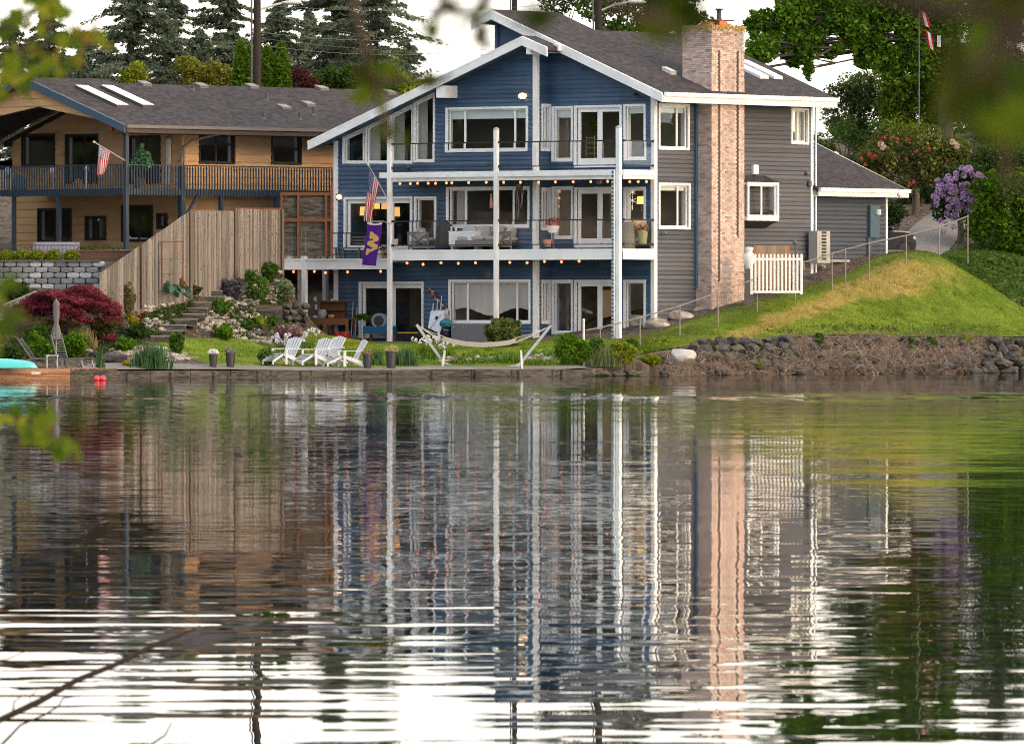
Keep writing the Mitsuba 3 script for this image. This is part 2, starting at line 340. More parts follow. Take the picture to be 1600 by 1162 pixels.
mg.add(np.vstack([np.stack([XX[:, 0], YY[:, 0], ZZ[:, 0]], -1), low]), np.stack([np.arange(nI - 1), np.arange(nI - 1) + nI, np.arange(nI - 1) + nI + 1, np.arange(1, nI)], -1))
struct('ground', mg, 'soil', smooth=40)
# land beyond, out to the horizon on both sides, and the near bank behind the camera
mf = M()
gx = np.concatenate([-np.geomspace(3000, 46, 16), np.geomspace(46, 3000, 16)])
gy = np.concatenate([np.linspace(278, 372, 12), np.geomspace(380, 5000, 22)])
GX, GY = np.meshgrid(gx, gy, indexing='ij'); GZ = ground(GX, GY)
side = np.abs(GX) > 47.5
GZ = np.where(side & (GY < yshore(GX) + 4), -0.6, GZ); GZ = np.where(GY > 372, GZ - 0.5, GZ - 0.3)
ii = np.arange(GX.size).reshape(GX.shape)
keep = np.ones((GX.shape[0] - 1, GX.shape[1] - 1), bool); keep[15, :11] = False
mf.add(np.stack([GX, GY, GZ], -1), np.stack([ii[:-1, :-1], ii[1:, :-1], ii[1:, 1:], ii[:-1, 1:]], -1)[keep])
struct('distant_land', mf, 'soil', smooth=True)
mn = M(); NX, NY = np.meshgrid(np.linspace(-900, 900, 60), np.concatenate([np.linspace(3.5, -20, 10), np.linspace(-40, -900, 10)]), indexing='ij')
NZ = np.clip((3.2 - NY) * 0.25, -0.4, 0.75) + np.clip(-NY - 20, 0, 900) * 0.02
ii = np.arange(NX.size).reshape(NX.shape)
mn.add(np.stack([NX, NY, NZ], -1), np.stack([ii[:-1, :-1], ii[:-1, 1:], ii[1:, 1:], ii[1:, :-1]], -1).reshape(-1, 4))
struct('near_bank', mn, 'soil', smooth=True)
# water
mw = M(); wx = np.linspace(-1500, 1500, 13); wy = np.concatenate([[-30, 10], np.arange(40, 420, 40)])
WX, WY = np.meshgrid(wx, wy, indexing='ij'); ii = np.arange(WX.size).reshape(WX.shape)
mw.add(np.stack([WX, WY, WX * 0], -1), np.stack([ii[:-1, :-1], ii[1:, :-1], ii[1:, 1:], ii[:-1, 1:]], -1).reshape(-1, 4))
struct('water', mw, 'water_mat')

def sheet(poly, spacing, lift, seed=0, dens=0.18):
    """a sheet of ground over the plan polygon, following the land"""
    x0, y0, x1, y1 = poly.bounds
    gx, gy = np.meshgrid(np.arange(x0, x1, spacing), np.arange(y0, y1, spacing))
    p = np.stack([gx, gy], -1).reshape(-1, 2)
    p = p[shapely.contains_xy(poly.buffer(-spacing * 0.5), p[:, 0], p[:, 1])]
    L = poly.exterior.length; bd = np.array([poly.exterior.interpolate(s).coords[0] for s in np.arange(0, L, spacing * 0.7)])
    p = np.vstack([bd, p]); tri = Delaunay(p).simplices
    c = p[tri].mean(1); tri = tri[shapely.contains_xy(poly, c[:, 0], c[:, 1])]
    z = ground(p[:, 0], p[:, 1]) + lift + 0.03 * (meshkit.fbm(np.stack([p[:, 0] * 1.2, p[:, 1] * 1.2, p[:, 0] * 0], -1), 3, seed) - 0.5)
    z[:len(bd)] -= 0.03
    m = M(); m.add(np.column_stack([p, z]), tri); return m
def plan(pix): return Polygon([G(*q)[:2] if len(q) == 2 else (at(*q)[0], q[2]) for q in pix]).buffer(0)
def big(p): return max(getattr(p, 'geoms', [p]), key=lambda g: g.area)
lawn_c = big(Polygon([(a, b) for a, b in [(-10.6, yshore(-10.6) + 1.7), (-7.2, yshore(-7.2) + 1.3), (-2.0, yshore(-2.0) + 1.2), (2.2, yshore(2.2) + 1.0), (4.6, yshore(4.6) + 2.0), (4.9, 305.5)]]
               + [at(950, 530, 308.2)[:2], at(800, 533, 311)[:2], at(612, 535, 314)[:2], at(470, 533, 312)[:2], at(405, 535, 307.3)[:2], at(330, 534, 304.3)[:2], at(262, 535, 302.5)[:2], at(225, 548, 298.8)[:2]]).buffer(0.35).buffer(-0.35))
struct('lawn', sheet(lawn_c, 0.3, 0.05), 'lawn_mat', smooth=True)
lawn_r = big(Polygon([(4.75, 303.9), (5.9, yshore(5.9) + 1.35), (9.5, yshore(9.5) + 1.3), (14, yshore(14) + 1.35), (19.5, yshore(19.5) + 1.3), (26, yshore(26) + 1.3), (26, 325), (21.5, 325.0)]
               + [at(1600, 492, 323.4)[:2], at(1530, 455, 324.6)[:2], at(1468, 418, 325.2)[:2], at(1462, 400, 326)[:2], at(1420, 398, 324.5)[:2], at(1385, 402, 323)[:2], at(1300, 437, 319)[:2],
                  at(1210, 470, 315.8)[:2], at(1110, 492, 312.7)[:2], at(1040, 512, 310.8)[:2], at(980, 527, 308.3)[:2], at(965, 540, 306)[:2]]).buffer(0.3).buffer(-0.3))
struct('lawn', sheet(lawn_r, 0.3, 0.05, 5), 'lawn_mat', smooth=True)
drive = big(Polygon([at(1384, 396, 324.5)[:2], at(1470, 392, 326.5)[:2], at(1520, 345, 336)[:2], at(1520, 312, 344)[:2], at(1484, 320, 342)[:2], at(1440, 344, 335)[:2], at(1396, 372, 329)[:2], (11.5, 329), (11.5, 325.6)]))
struct('driveway', sheet(drive, 0.4, 0.07, 6), 'asphalt', smooth=True)

def blades(poly, n, h, w, cols, seed, lift=0.03, lean=0.35, clump=None):
    """grass blades as narrow triangles over a plan polygon"""
    r = np.random.default_rng(seed); x0, y0, x1, y1 = poly.bounds
    p = r.uniform((x0, y0), (x1, y1), (int(n * 1.1 * (x1 - x0) * (y1 - y0) / poly.area), 2))
    p = p[shapely.contains_xy(poly, p[:, 0], p[:, 1])][:n]; k = len(p)
    z = ground(p[:, 0], p[:, 1]) + lift
    hh = h * r.uniform(0.5, 1.35, k); a = r.uniform(0, 2 * np.pi, k); l = r.normal(0, lean, (k, 2)) * hh[:, None]
    b = np.column_stack([p, z]); side = np.column_stack([np.cos(a), np.sin(a), a * 0]) * w / 2
    top = b + np.column_stack([l, hh])
    v = np.stack([b - side, b + side, top], 1).reshape(-1, 3); f = np.arange(3 * k).reshape(-1, 3)
    cols = np.asarray(cols, float); tcol = r.random(k) ** 1.3
    patch = meshkit.fbm(np.column_stack([p * 0.5, z * 0]), 3, seed)
    q = np.clip(0.5 * tcol + 0.9 * (patch - 0.25), 0, 1)
    i = np.minimum((q * (len(cols) - 1)).astype(int), len(cols) - 2); u = (q * (len(cols) - 1) - i)[:, None]
    c = cols[i] * (1 - u) + cols[i + 1] * u
    return v, f, np.repeat(c * r.uniform(0.8, 1.2, (k, 1)), 3, 0), p
mgb = M()
v, f, c, p = blades(lawn_c, 60000, 0.075, 0.014, [(0.07, 0.13, 0.012), (0.13, 0.20, 0.02), (0.20, 0.26, 0.035)], 11)
mgb.add(v, f, c)
struct('grass', mgb, 'leaf', kind='stuff', label='short mown green grass of the lawn below the blue house')
mgb = M()
v, f, c, p = blades(lawn_r, 90000, 0.085, 0.014, [(0.085, 0.14, 0.012), (0.16, 0.21, 0.02), (0.25, 0.275, 0.035)], 12)
kk = (p[:, 1] - np.minimum(310.6 + 2.06 * (p[:, 0] - 9.4), 319.1 + 1.0 * (p[:, 0] - 13.5))) / 1.7
band = np.exp(-kk ** 2) * np.clip((p[:, 0] - 6) / 3, 0, 1) * np.clip((18.5 - p[:, 0]) / 3.5, 0, 1) * np.clip((0.6 * meshkit.fbm(np.column_stack([p[:, 0] * 0.9, p[:, 1] * 0.45, p[:, 0] * 0 + 7]), 4, 1) + 0.2) / 0.45, 0, 1)
q2 = np.clip((band * (0.45 + 0.5 * meshkit.fbm(np.column_stack([p * 2.2, p[:, 0] * 0 + 3]), 4, 0) + 0.35 * rng.random(len(p))) - 0.30) / 0.42, 0, 1) * 0.74
bb = np.repeat(q2, 3)[:, None]
mgb.add(v, f, c * (1 - bb) + bb * np.array([0.36, 0.255, 0.085]))
struct('grass', mgb, 'leaf', kind='stuff', label='rough grass with a dry straw coloured band on the right hand slope')

# longer tufts and weeds that the mower left
mgb = M()
for poly, n, sd in ((lawn_r, 220, 5), (lawn_c, 150, 6)):
    g_ = np.random.default_rng(sd); x0, y0, x1, y1 = poly.bounds; pc = g_.uniform((x0, y0), (x1, y1), (n * 3, 2)); pc = pc[shapely.contains_xy(poly.buffer(-0.3), pc[:, 0], pc[:, 1])][:n]
    for q in pc:
        k_ = int(g_.integers(8, 26)); b_ = q + g_.normal(0, .09, (k_, 2)); z_ = ground(b_[:, 0], b_[:, 1]) + .04; h_ = g_.uniform(.08, .22) * g_.uniform(.6, 1.2, k_); a_ = g_.uniform(0, np.pi, k_); sd_ = np.column_stack([np.cos(a_), np.sin(a_), a_ * 0]) * .009
        B_ = np.column_stack([b_, z_]); T_ = B_ + np.column_stack([g_.normal(0, .06, (k_, 2)), h_]); c_ = np.array([(0.06, 0.12, 0.012), (0.11, 0.17, 0.02), (0.19, 0.20, 0.05)][int(g_.integers(3))]) * g_.uniform(.8, 1.2)
        mgb.add(np.stack([B_ - sd_, B_ + sd_, T_], 1).reshape(-1, 3), np.arange(3 * k_).reshape(-1, 3), c_)
struct('grass_tufts', mgb, 'leaf', kind='stuff', label='longer grass tufts and weeds scattered over both lawns')
# ------------------------------------------------------------------ the blue house
TH = math.radians(38.0)
H = Frame((5.307, 312.0), (-math.cos(TH), math.sin(TH)), (math.sin(TH), math.cos(TH)))
BL, BD = -0.85, -2.0                       # depth of the projecting left wall and of the deck fronts
house = thing('blue_house', 'large blue gabled lakeside house with white trim and grey shingle side wall', 'house')
WHITE, BLACK = (0.84, 0.84, 0.83), (0.02, 0.022, 0.025)
a_ret = H.at_b(838, 200, BL)[0]            # corner where the left wall steps forward
a_L = H.at_b(525, 300, BL)[0]              # left end of the house
z_patio = 1.2
zt_m = H.at_b(968, 388.5, BD)[1]           # top of the middle deck
zt_u = H.at_b(968, 265.0, BD)[1]           # top of the upper deck
b_end = H.at_a(1268, 300, 0)[0]            # far end of the grey side wall
TP = 0.394                                  # roof pitch
bf1, bf2 = BL - 0.85, -0.85                 # front edges of the two gables
ar1, zr1 = H.at_b(817, 58, bf1)
ae1, ze1 = H.at_b(482, 222, bf1)
p1 = (zr1 - ze1) / (ae1 - ar1)
ar2, zr2 = H.at_b(768, 17, bf2)
ae2, ze2 = H.at_b(1035, 146, bf2)
p2 = (zr2 - ze2) / (ar2 - ae2)
ar1r = H.at_b(855, 86, bf1)[0]
def z1(a): return zr1 - p1 * abs(a - ar1)
def z2(a): return zr2 - p2 * abs(a - ar2)

def casing_window(parent, fn, poly, mull=(), rails=(), cas=0.085, deep=0.10, blind=0.0, name='window', sash=0.055, curtain=None, pane_d=-0.07, door=False, wood='trim', kick=0.0, colour=None):
    """casing, sash, panes and blind of one opening; returns the hole to cut in the wall. fn(s, z, d)"""
    w = put(parent, name, (lambda m: m)(M().slab(poly.difference(poly.buffer(-cas, join_style=2)), fn, -0.02, 0.07, colour or WHITE)), wood)
    i1 = poly.buffer(-cas, join_style=2); i2 = i1.buffer(-sash, join_style=2)
    m = M().slab(i1.difference(i2), fn, -deep, -deep + 0.055, colour or WHITE)
    s0, z0, s1, z1_ = i1.bounds
    bars = [sbox(s0 + q * (s1 - s0) - 0.04, z0 - 1, s0 + q * (s1 - s0) + 0.04, z1_ + 1) for q in mull] + [sbox(s0 - 1, z0 + q * (z1_ - z0) - 0.035, s1 + 1, z0 + q * (z1_ - z0) + 0.035) for q in rails]
    if door: bars += [sbox(s0 - 1, z0, s1 + 1, z0 + kick)] + [sbox(s0 + q * (s1 - s0) - 0.11, z0, s0 + q * (s1 - s0) + 0.11, z1_) for q in mull] + [sbox(s0, z0, s0 + 0.13, z1_), sbox(s1 - 0.13, z0, s1, z1_), sbox(s0, z1_ - 0.16, s1, z1_)]
    if bars:
        g = shapely.union_all(bars).intersection(i2)
        m.slab(g, fn, -deep + 0.003, -deep + 0.06, colour or WHITE)
    put(w, 'sash', m, wood)
    put(w, 'pane', M().poly(i2, lambda a, b: fn(a, b, -deep + 0.02)), 'pane')
    # plastered reveal behind the frame
    mr = M().slab(i1.buffer(0.02, join_style=2).difference(i1.buffer(-0.004, join_style=2)), fn, -0.32, -deep, (0.55, 0.55, 0.53))
    put(w, 'reveal', mr, 'matte')
    if blind:
        put(w, 'blind', M().slab(sbox(s0, z1_ - blind, s1, z1_).intersection(i1), fn, -deep - 0.09, -deep - 0.07, (0.55, 0.62, 0.60)), 'matte')
    for (c0, c1, cc) in curtain or ():
        mm = M(); n = 14
        ss = np.linspace(s0 + c0 * (s1 - s0), s0 + c1 * (s1 - s0), n)
        lo = [fn(s, z0 + 0.02, -deep - 0.16 - 0.035 * math.sin(k * 2.2)) for k, s in enumerate(ss)]; hi = [fn(s, z1_ - 0.02, -deep - 0.16 - 0.02 * math.sin(k * 2.2)) for k, s in enumerate(ss)]
        i = np.arange(n - 1); mm.add(lo + hi, np.stack([i, i + 1, i + 1 + n, i + n], 1), cc)
        put(w, 'curtain', mm, 'matte', True)
    return poly.buffer(-cas * 0.6, join_style=2)

BOARDS = {}
def flush_boards(parent, most=290):
    """the longest boards become parts; the short ends left over are one part per material"""
    bs = sorted(BOARDS.pop(parent), key=lambda q: -q[0]); rest = {}
    for k, (area, w, sd, m) in enumerate(bs):
        if k < most: put(w, 'siding_board', m, sd)
        else: rest.setdefault(sd, []).append(m)
    for sd, ms in rest.items():
        j = M()
        for m in ms: j.add(*m.mesh())
        put(parent, 'short_siding_boards', j, sd, kind='stuff')
def clad(parent, fn, outline, holes, siding, name='wall', expo=0.167, thick=0.19, zoff=0.0, backing='dark'):
    """a wall: a backing sheet and its lapped boards, row by row"""
    body = outline.difference(shapely.union_all(holes, grid_size=1e-3), grid_size=1e-3) if holes else outline
    w = put(parent, name, M().slab(body, fn, -thick, 0.0), backing)
    s0, z0, s1, zz = body.bounds
    for k in range(int(math.floor((z0 - zoff) / expo)), int(math.ceil((zz - zoff) / expo))):
        zb = zoff + k * expo
        row = body.intersection(sbox(s0 - 1, zb, s1 + 1, zb + expo + 0.012), grid_size=1e-3)
        if row.area < 0.012: continue
        for piece in getattr(row, 'geoms', [row]):
            if piece.geom_type == 'Polygon' and piece.area > 0.004:
                mm = M(); lip = min(.038, expo * .25)
                for part, tp in ((piece.intersection(sbox(s0 - 1, zb + lip, s1 + 1, zb + 2 * expo)), lambda a, b: .036 * max(0.0, 1 - (b - zb - lip) / (expo - lip))), (piece.intersection(sbox(s0 - 1, zb - 1, s1 + 1, zb + lip)), lambda a, b: .036 * max(0.0, (b - zb) / lip))):
                    if part.area > 1e-4: mm.slab(part, fn, 0.0, 0.004, taper=tp)
                if mm.n: BOARDS.setdefault(parent, []).append((piece.area, w, siding, mm))
    return w

def pxpoly(f, b, pts): return Polygon([f(x, y, b) for x, y in pts])
def rect(f, b, x0, y0, x1, y1):
    (s0, za), (s1, zb) = f(x0, y1, b), f(x1, y0, b)
    return sbox(min(s0, s1), za, max(s0, s1), zb)

# --- openings of the projecting left wall
fL = H.wall_b(BL); hL = []
aL = H.at_b
for pts in ([(536.5, 256), (571, 256), (571, 199), (536.5, 215)], [(571.6, 256), (609, 256), (609, 181), (571.6, 198.7)], [(609.6, 256), (646.6, 256), (646.6, 162), (609.6, 180.6)], [(647.4, 254), (680.5, 254), (680.5, 144), (647.4, 160.5)]):
    hL.append(casing_window(house, fL, pxpoly(aL, BL, pts), cas=0.07, curtain=[(0.55, 1.0, (0.35, 0.34, 0.31))] if pts[0][0] > 570 else None))
hL.append(casing_window(house, fL, rect(aL, BL, 697.5, 166, 826, 238.5), mull=(0.165, 0.80), blind=0.36, deep=0.13))
hL.append(casing_window(house, fL, rect(aL, BL, 538.5, 307, 645.5, 391), mull=(0.32, 0.66), deep=0.13, door=True, kick=0.1, name='sliding_door'))
hL.append(casing_window(house, fL, rect(aL, BL, 648.5, 307, 683, 388), deep=0.12, curtain=[(0.0, 0.28, (0.4, 0.39, 0.36))]))
hL.append(casing_window(house, fL, rect(aL, BL, 698.5, 291, 828.5, 357), mull=(0.20, 0.80), deep=0.13, curtain=[(0.82, 0.95, (0.36, 0.35, 0.33))]))
hL.append(casing_window(house, fL, rect(aL, BL, 562, 440, 663, 528), mull=(0.5,), deep=0.13, door=True, kick=0.1, name='sliding_door'))
hL.append(casing_window(house, fL, rect(aL, BL, 702, 436.5, 830, 506), mull=(0.17, 0.80), deep=0.12))
zbot = 0.4
outL = Polygon([(a_L, zbot), (a_L, z1(a_L) - 0.12), (a_ret, z1(a_ret) - 0.12), (a_ret, zbot)])
clad(house, fL, outL, hL, 'blue_siding')
# --- return wall, facing right
fR = H.wall_a(a_ret); hR = []
aA = H.at_a
for (y0, y1) in ((163, 236.5), (293, 360), (437, 506)):
    hR.append(casing_window(house, fR, rect(aA, a_ret, 844.5, y0, 860, y1), cas=0.07, deep=0.09, mull=(0.52,)))
clad(house, fR, Polygon([(BL, zbot), (BL, z1(a_ret) - 0.1), (0, z1(a_ret) - 0.1), (0, zbot)]), hR, 'blue_siding')
# --- recessed right wall
fF = H.wall_b(0.0); hF = []
for (ya, yb, yc, yd, ye, yf) in ((166, 253, 164, 262, 162.5, 251), (291, 374, 292, 387, 292, 377), (437, 522, 437, 531, 437, 521)):
    hF.append(casing_window(house, fF, rect(aL, 0, 863.5, ya, 896.5, yb), blind=0.34 if ya < 200 else 0, curtain=None))
    hF.append(casing_window(house, fF, rect(aL, 0, 898.5, yc, 973, yd), mull=(0.5,), door=True, kick=0.26, deep=0.12, name='french_door'))
    hF.append(casing_window(house, fF, rect(aL, 0, 975.5, ye, 1010, yf), blind=0.26 if ya < 200 else 0))
clad(house, fF, Polygon([(0, zbot), (0, z2(0) - 0.12), (a_ret, z2(a_ret) - 0.12), (a_ret, zbot)]), hF, 'blue_siding')
# --- grey side wall
fS = H.wall_a(0.0); hS = []
hS.append(casing_window(house, fS, rect(aA, 0, 1027.5, 163, 1075.5, 234), mull=(0.68,), blind=0.26, deep=0.11))
hS.append(casing_window(house, fS, rect(aA, 0, 1027.5, 286.5, 1077, 358), mull=(0.68,), blind=0.2, deep=0.11))
hS.append(casing_window(house, fS, rect(aA, 0, 1234.5, 169.5, 1262, 225.5), mull=(0.5,), deep=0.11, curtain=[(0, 0.45, (0.45, 0.5, 0.46)), (0.55, 1.0, (0.45, 0.5, 0.46))]))
z_side = z2(0) - 0.10
clad(house, fS, Polygon([(0, 1.3), (0, z_side), (b_end, z_side), (b_end, 3.0), (5.5, 2.4)]), hS, 'grey_siding')
# hidden sides, floors, rooms
mb = M()
H.box(mb, a_L - 0.18, a_L, BL + 0.2, b_end - 0.2, 0.6, z1(a_L) - 0.3)
H.box(mb, 0.1, a_L - 0.2, b_end - 0.2, b_end, 2.0, z1(a_L) - 0.3)
put(house, 'back_wall', mb, 'blue_siding')
mi_ = M()
for z in (z_patio - 0.25, zt_m - 0.35, zt_u - 0.35): H.box(mi_, 0.22, a_L - 0.2, 0.22, b_end - 0.25, z, z + 0.25); H.box(mi_, a_ret + 0.22, a_L - 0.2, BL + 0.22, 0.22, z, z + 0.249)
mi_.slab(Polygon([(0.22, z_patio), (a_L - 0.2, z_patio), (a_L - 0.2, z1(a_L) - 0.3), (a_ret, z1(a_ret) - 0.3), (0.22, ze2 - 0.1)]), lambda t, z, d: H(t, 3.4 + d, z), 0, 0.1); H.box(mi_, a_ret + 0.4, a_ret + 0.5, 0.3, 3.4, z_patio, ze2)
H.box(mi_, 9.2, 9.3, -0.6, 3.4, z_patio, zt_u)
put(house, 'interior', mi_, 'room')
# corner boards
mc = M()
for (a0, a1, b0, b1, zb, zt) in ((a_L - 0.13, a_L + 0.02, BL - 0.065, BL - 0.002, 0.5, z1(a_L) - 0.2), (a_L + 0.002, a_L + 0.065, BL - 0.065, BL + 0.12, 0.5, z1(a_L) - 0.2),
                             (a_ret - 0.065, a_ret + 0.12, BL - 0.067, BL - 0.003, 0.9, z1(a_ret) - 0.16), (a_ret - 0.068, a_ret - 0.004, BL, BL + 0.10, 0.9, z1(a_ret) - 0.16),
                             (-0.065, 0.11, -0.065, -0.003, 1.0, z_side - 0.02), (-0.068, -0.004, 0, 0.11, 1.0, z_side - 0.02),
                             (-0.068, -0.004, b_end - 0.12, b_end + 0.03, 2.6, z_side - 0.02)):
    mc2 = M(); H.box(mc2, a0, a1, b0, b1, zb, zt); put(house, 'corner_board', mc2, 'trim')
# --- roofs: slabs given by plan polygon and height
def roof(poly, zf, thick=0.16, mat='shingle', name='roof', label=None):
    m = M()
    m.slab(poly, lambda a, b, d: H(a, b, zf(a) + d), -thick, 0.0)
    return put(house, name, m, mat, label=label)
roof(sbox(ar1, bf1, ae1, b_end - 0.5), lambda a: z1(a) + 0.05)                          # left slope of the lower gable
roof(sbox(ar1r, bf1, ar1, 0.2), lambda a: z1(a) + 0.047)                        # its short right slope
b_s1 = H.at_a(872, 23.5, ar2)[0]                                                         # where the high ridge ends
b_s2 = bf2 + (H.at_a(1307, 157, ae2)[0] - bf2)                                           # far end of the eave
ar3 = ar2 - 1.75
roof(sbox(ae2, bf2, ar2, b_s1), lambda a: z2(a) + 0.05)
roof(sbox(ar2, bf2, ar2 + 0.95, b_s1), lambda a: z2(a) + 0.048)
roof(sbox(ae2, b_s1, ar3, b_s2), lambda a: z2(a) + 0.046)
def z3(a): return z2(ar3) - p2 * (a - ar3)
roof(sbox(ar3, b_s1, ar3 + 1.5, b_s2), lambda a: z3(a) + 0.044)
# clerestory wall between the gables
mcl = M(); H.box(mcl, ar2 + 0.25, ar2 + 0.40, bf2 + 0.7, b_s1, z1(ar2 + 0.4) - 0.2, z2(ar2 + 0.4) - 0.08)
mcl.slab(Polygon([(ar2 + 0.25, z1(ar2) - 0.3), (ar2 + 0.25, z2(ar2 + 0.25) - 0.1), (ar2, zr2 - 0.1), (a_ret, z2(a_ret) - 0.1), (a_ret, z1(a_ret) - 0.6)]), lambda t, z, d: H(t, 0.05 - d, z), 0, 0.1)
put(house, 'clerestory', mcl, 'blue_siding')
mcl = M(); H.box(mcl, ar2 + 0.5, ar2 + 1.25, bf2 + 0.9, bf2 + 1.15, z1(ar2 + 1) + 0.3, z1(ar2 + 1) + 0.62); put(house, 'clerestory_beam', mcl, 'trim')
# fascias
def rake(a0, a1, zf, b, h=0.30, drop=0.0, t=0.05):
    m = M().slab(Polygon([(a0, zf(a0) + drop - h), (a1, zf(a1) + drop - h), (a1, zf(a1) + drop), (a0, zf(a0) + drop)]), lambda s, z, d: H(s, b - d, z), 0.0, t)
    m.slab(Polygon([(a0, zf(a0) + drop - 0.09), (a1, zf(a1) + drop - 0.09), (a1, zf(a1) + drop - 0.004), (a0, zf(a0) + drop - 0.004)]), lambda s, z, d: H(s, b - d, z), t, t + 0.03)
    return put(house, 'fascia_board', m, 'trim')
rake(ar1, ae1, z1, bf1, 0.34, 0.03); rake(ar1r - 0.02, ar1, z1, bf1 - 0.003, 0.36, 0.03)
rake(ae2 - 0.02, a_ret - 0.30, z2, bf2, 0.36, 0.03); rake(a_ret - 0.30, ar2, z2, bf2 - 0.001, 0.36, 0.03); rake(ar2, ar2 + 0.95, z2, bf2 - 0.003, 0.36, 0.03)
m = M(); H.box(m, ae2 - 0.03, ae2 + 0.03, bf2 + 0.02, b_s2, ze2 - 0.33, ze2 - 0.06); put(house, 'fascia_board', m, 'trim')
m = M(); H.box(m, ae2 - 0.15, ae2 - 0.03, bf2 + 0.05, b_s2, ze2 - 0.10, ze2 + 0.045, WHITE); put(house, 'gutter', m, 'paint')
m = M().slab(Polygon([(ae2, ze2 - 0.3), (ae2, ze2 + 0.03), (ar3, z2(ar3) + 0.03), (ar3, z2(ar3) - 0.3)]), lambda s, z, d: H(s, b_s2 + d, z), 0, 0.05); put(house, 'fascia_board', m, 'trim')
# soffits and purlin ends
m = M(); m.slab(sbox(ar1 + 0.1, bf1 + 0.02, ae1 - 0.02, BL + 0.02), lambda a, b, d: H(a, b, z1(a) - 0.17 + d), -0.03, 0.0)
m.slab(sbox(ar1r + 0.03, bf1 + 0.02, ar1, BL + 0.02), lambda a, b, d: H(a, b, z1(a) - 0.172 + d), -0.03, 0.0)
m.slab(sbox(ae2 + 0.04, bf2 + 0.02, ar2, 0.02), lambda a, b, d: H(a, b, z2(a) - 0.17 + d), -0.03, 0.0)
m.slab(sbox(ae2 + 0.03, 0.02, 0.0, b_s2), lambda a, b, d: H(a, b, ze2 - 0.2 + d), -0.03, 0.0)
put(house, 'soffit', m, 'blue_siding')
for (x0, y0, y1, bq, aq) in ((688, 134, 153, bf1, 0.42), (825, 72, 85, bf1, 0.2), (863, 70, 80, bf2 - 0.3, 0.6)):
    a, zt = H.at_b(x0, y0, bq + 0.05); zb = H.at_b(x0, y1, bq + 0.05)[1]
    m = M(); H.box(m, a - aq / 2, a + aq / 2, bq + 0.06, bq + 1.2, zb, zt); put(house, 'beam_end', m, 'trim')
# roof furniture on the right slope
for (px, py) in ((1078, 126),):
    a = 1.0; b = 2.3
    m = M().slab(sbox(a - 0.2, b - 0.16, a + 0.25, b + 0.16), lambda s, t, d: H(s, t, z2(s) + 0.05 + d), 0, 0.14, (0.5, 0.48, 0.46)); put(house, 'roof_vent', m, 'paint')
for k in (0, 1):
    b0 = H.at_a(1168, 118 + 8 * k, 1.2)[0] + 0.2 + 0.9 * k
    m = M().slab(sbox(0.75, b0, 2.4, b0 + 0.55), lambda s, t, d: H(s, t, z2(s) + 0.05 + d), 0, 0.11, (0.75, 0.75, 0.74)); put(house, 'skylight', m, 'gloss')
# wall lamps
def lamp_glow(name, m, rad, parent=None, **kw):
    k = put(parent, name, m, 'matte'); scene[k]['emitter'] = {'type': 'area', 'radiance': rgb(*rad)}
    return k
for (px, py, b, r, rad) in ((819, 150.5, BL, (0.16, 0.115), (0.6, 0.36, 0.14)), (532.5, 308, BL, (0.11, 0.095), (0.5, 0.26, 0.09))):
    a, z = H.at_b(px, py, b)
    m = M().ball(H(a, b - 0.10, z), (r[0], 0.08, r[1])); k = numbered(house + '__wall_lamp')
    scene[k] = mikit.ply(m.mesh(), 'matte', smooth=True, color=m.col(), emitter={'type': 'area', 'radiance': rgb(*rad)})
    m = M().lathe(H(a, b - 0.03, z), [(0.0, -0.14), (0.17, -0.12), (0.17, 0.12), (0, 0.14)], 10, (0.25, 0.13, 0.06), 1, 0.35); put(k, 'base', m, 'paint')
a, z = H.at_b(995, 148, 0)
m = M().bar(H(a, 0, z), H(a, -0.2, z - 0.03), 0.05, col=BLACK).lathe(H(a - 0.05, -0.2, z), [(0.02, 0.06), (0.09, 0.04), (0.12, -0.05), (0.0, -0.05)], 10, BLACK); put(house, 'camera', m, 'paint')
for px, py in ((1258, 271), (1262, 285), (1262, 289)):
    b, z = H.at_a(px, py, 0); m = M().ball(H(-0.1, b, z), (0.09, 0.09, 0.08), (0.12, 0.12, 0.13)); m.bar(H(0, b, z), H(-0.1, b, z), 0.05, col=(0.1, 0.1, 0.1)); put(house, 'flood_lamp', m, 'paint', True)
b, z = H.at_a(1033, 364, 0); m = M().bar(H(0, b, z), H(-0.15, b, z - 0.02), 0.06, col=(0.3, 0.3, 0.3)).ball(H(-0.18, b, z), 0.07, (0.12, 0.12, 0.12)); put(house, 'camera', m, 'paint')
b, z = H.at_a(1177, 262, 0); m = M(); H.box(m, -0.14, 0, b - 0.16, b + 0.16, z - 0.25, z + 0.1, WHITE); put(house, 'wall_vent', m, 'paint')
# downspout left of the chimney and foundation
b, z = H.at_a(1085, 300, 0)
m = M(); H.box(m, -0.11, -0.012, b - 0.05, b + 0.06, 3.2, z_side - 0.1, (0.04, 0.09, 0.16)); put(house, 'downspout', m, 'paint')
b, z = H.at_a(1270, 300, 0)
m = M(); H.box(m, -0.10, -0.052, b + 0.06, b + 0.13, 3.7, z_side - 0.1, WHITE); m.bar(H(-0.08, b + 0.1, 3.75), H(-0.5, b + 0.2, 3.6), 0.08, col=WHITE); put(house, 'downspout', m, 'paint')
m = M(); H.box(m, 0.03, 2.0, 0.2, b_end + 6, -0.5, 2.2); H.box(m, 0.02, 1.0, 4.6, b_end, 1.5, 3.35); put(house, 'foundation', m, 'pale_rock')
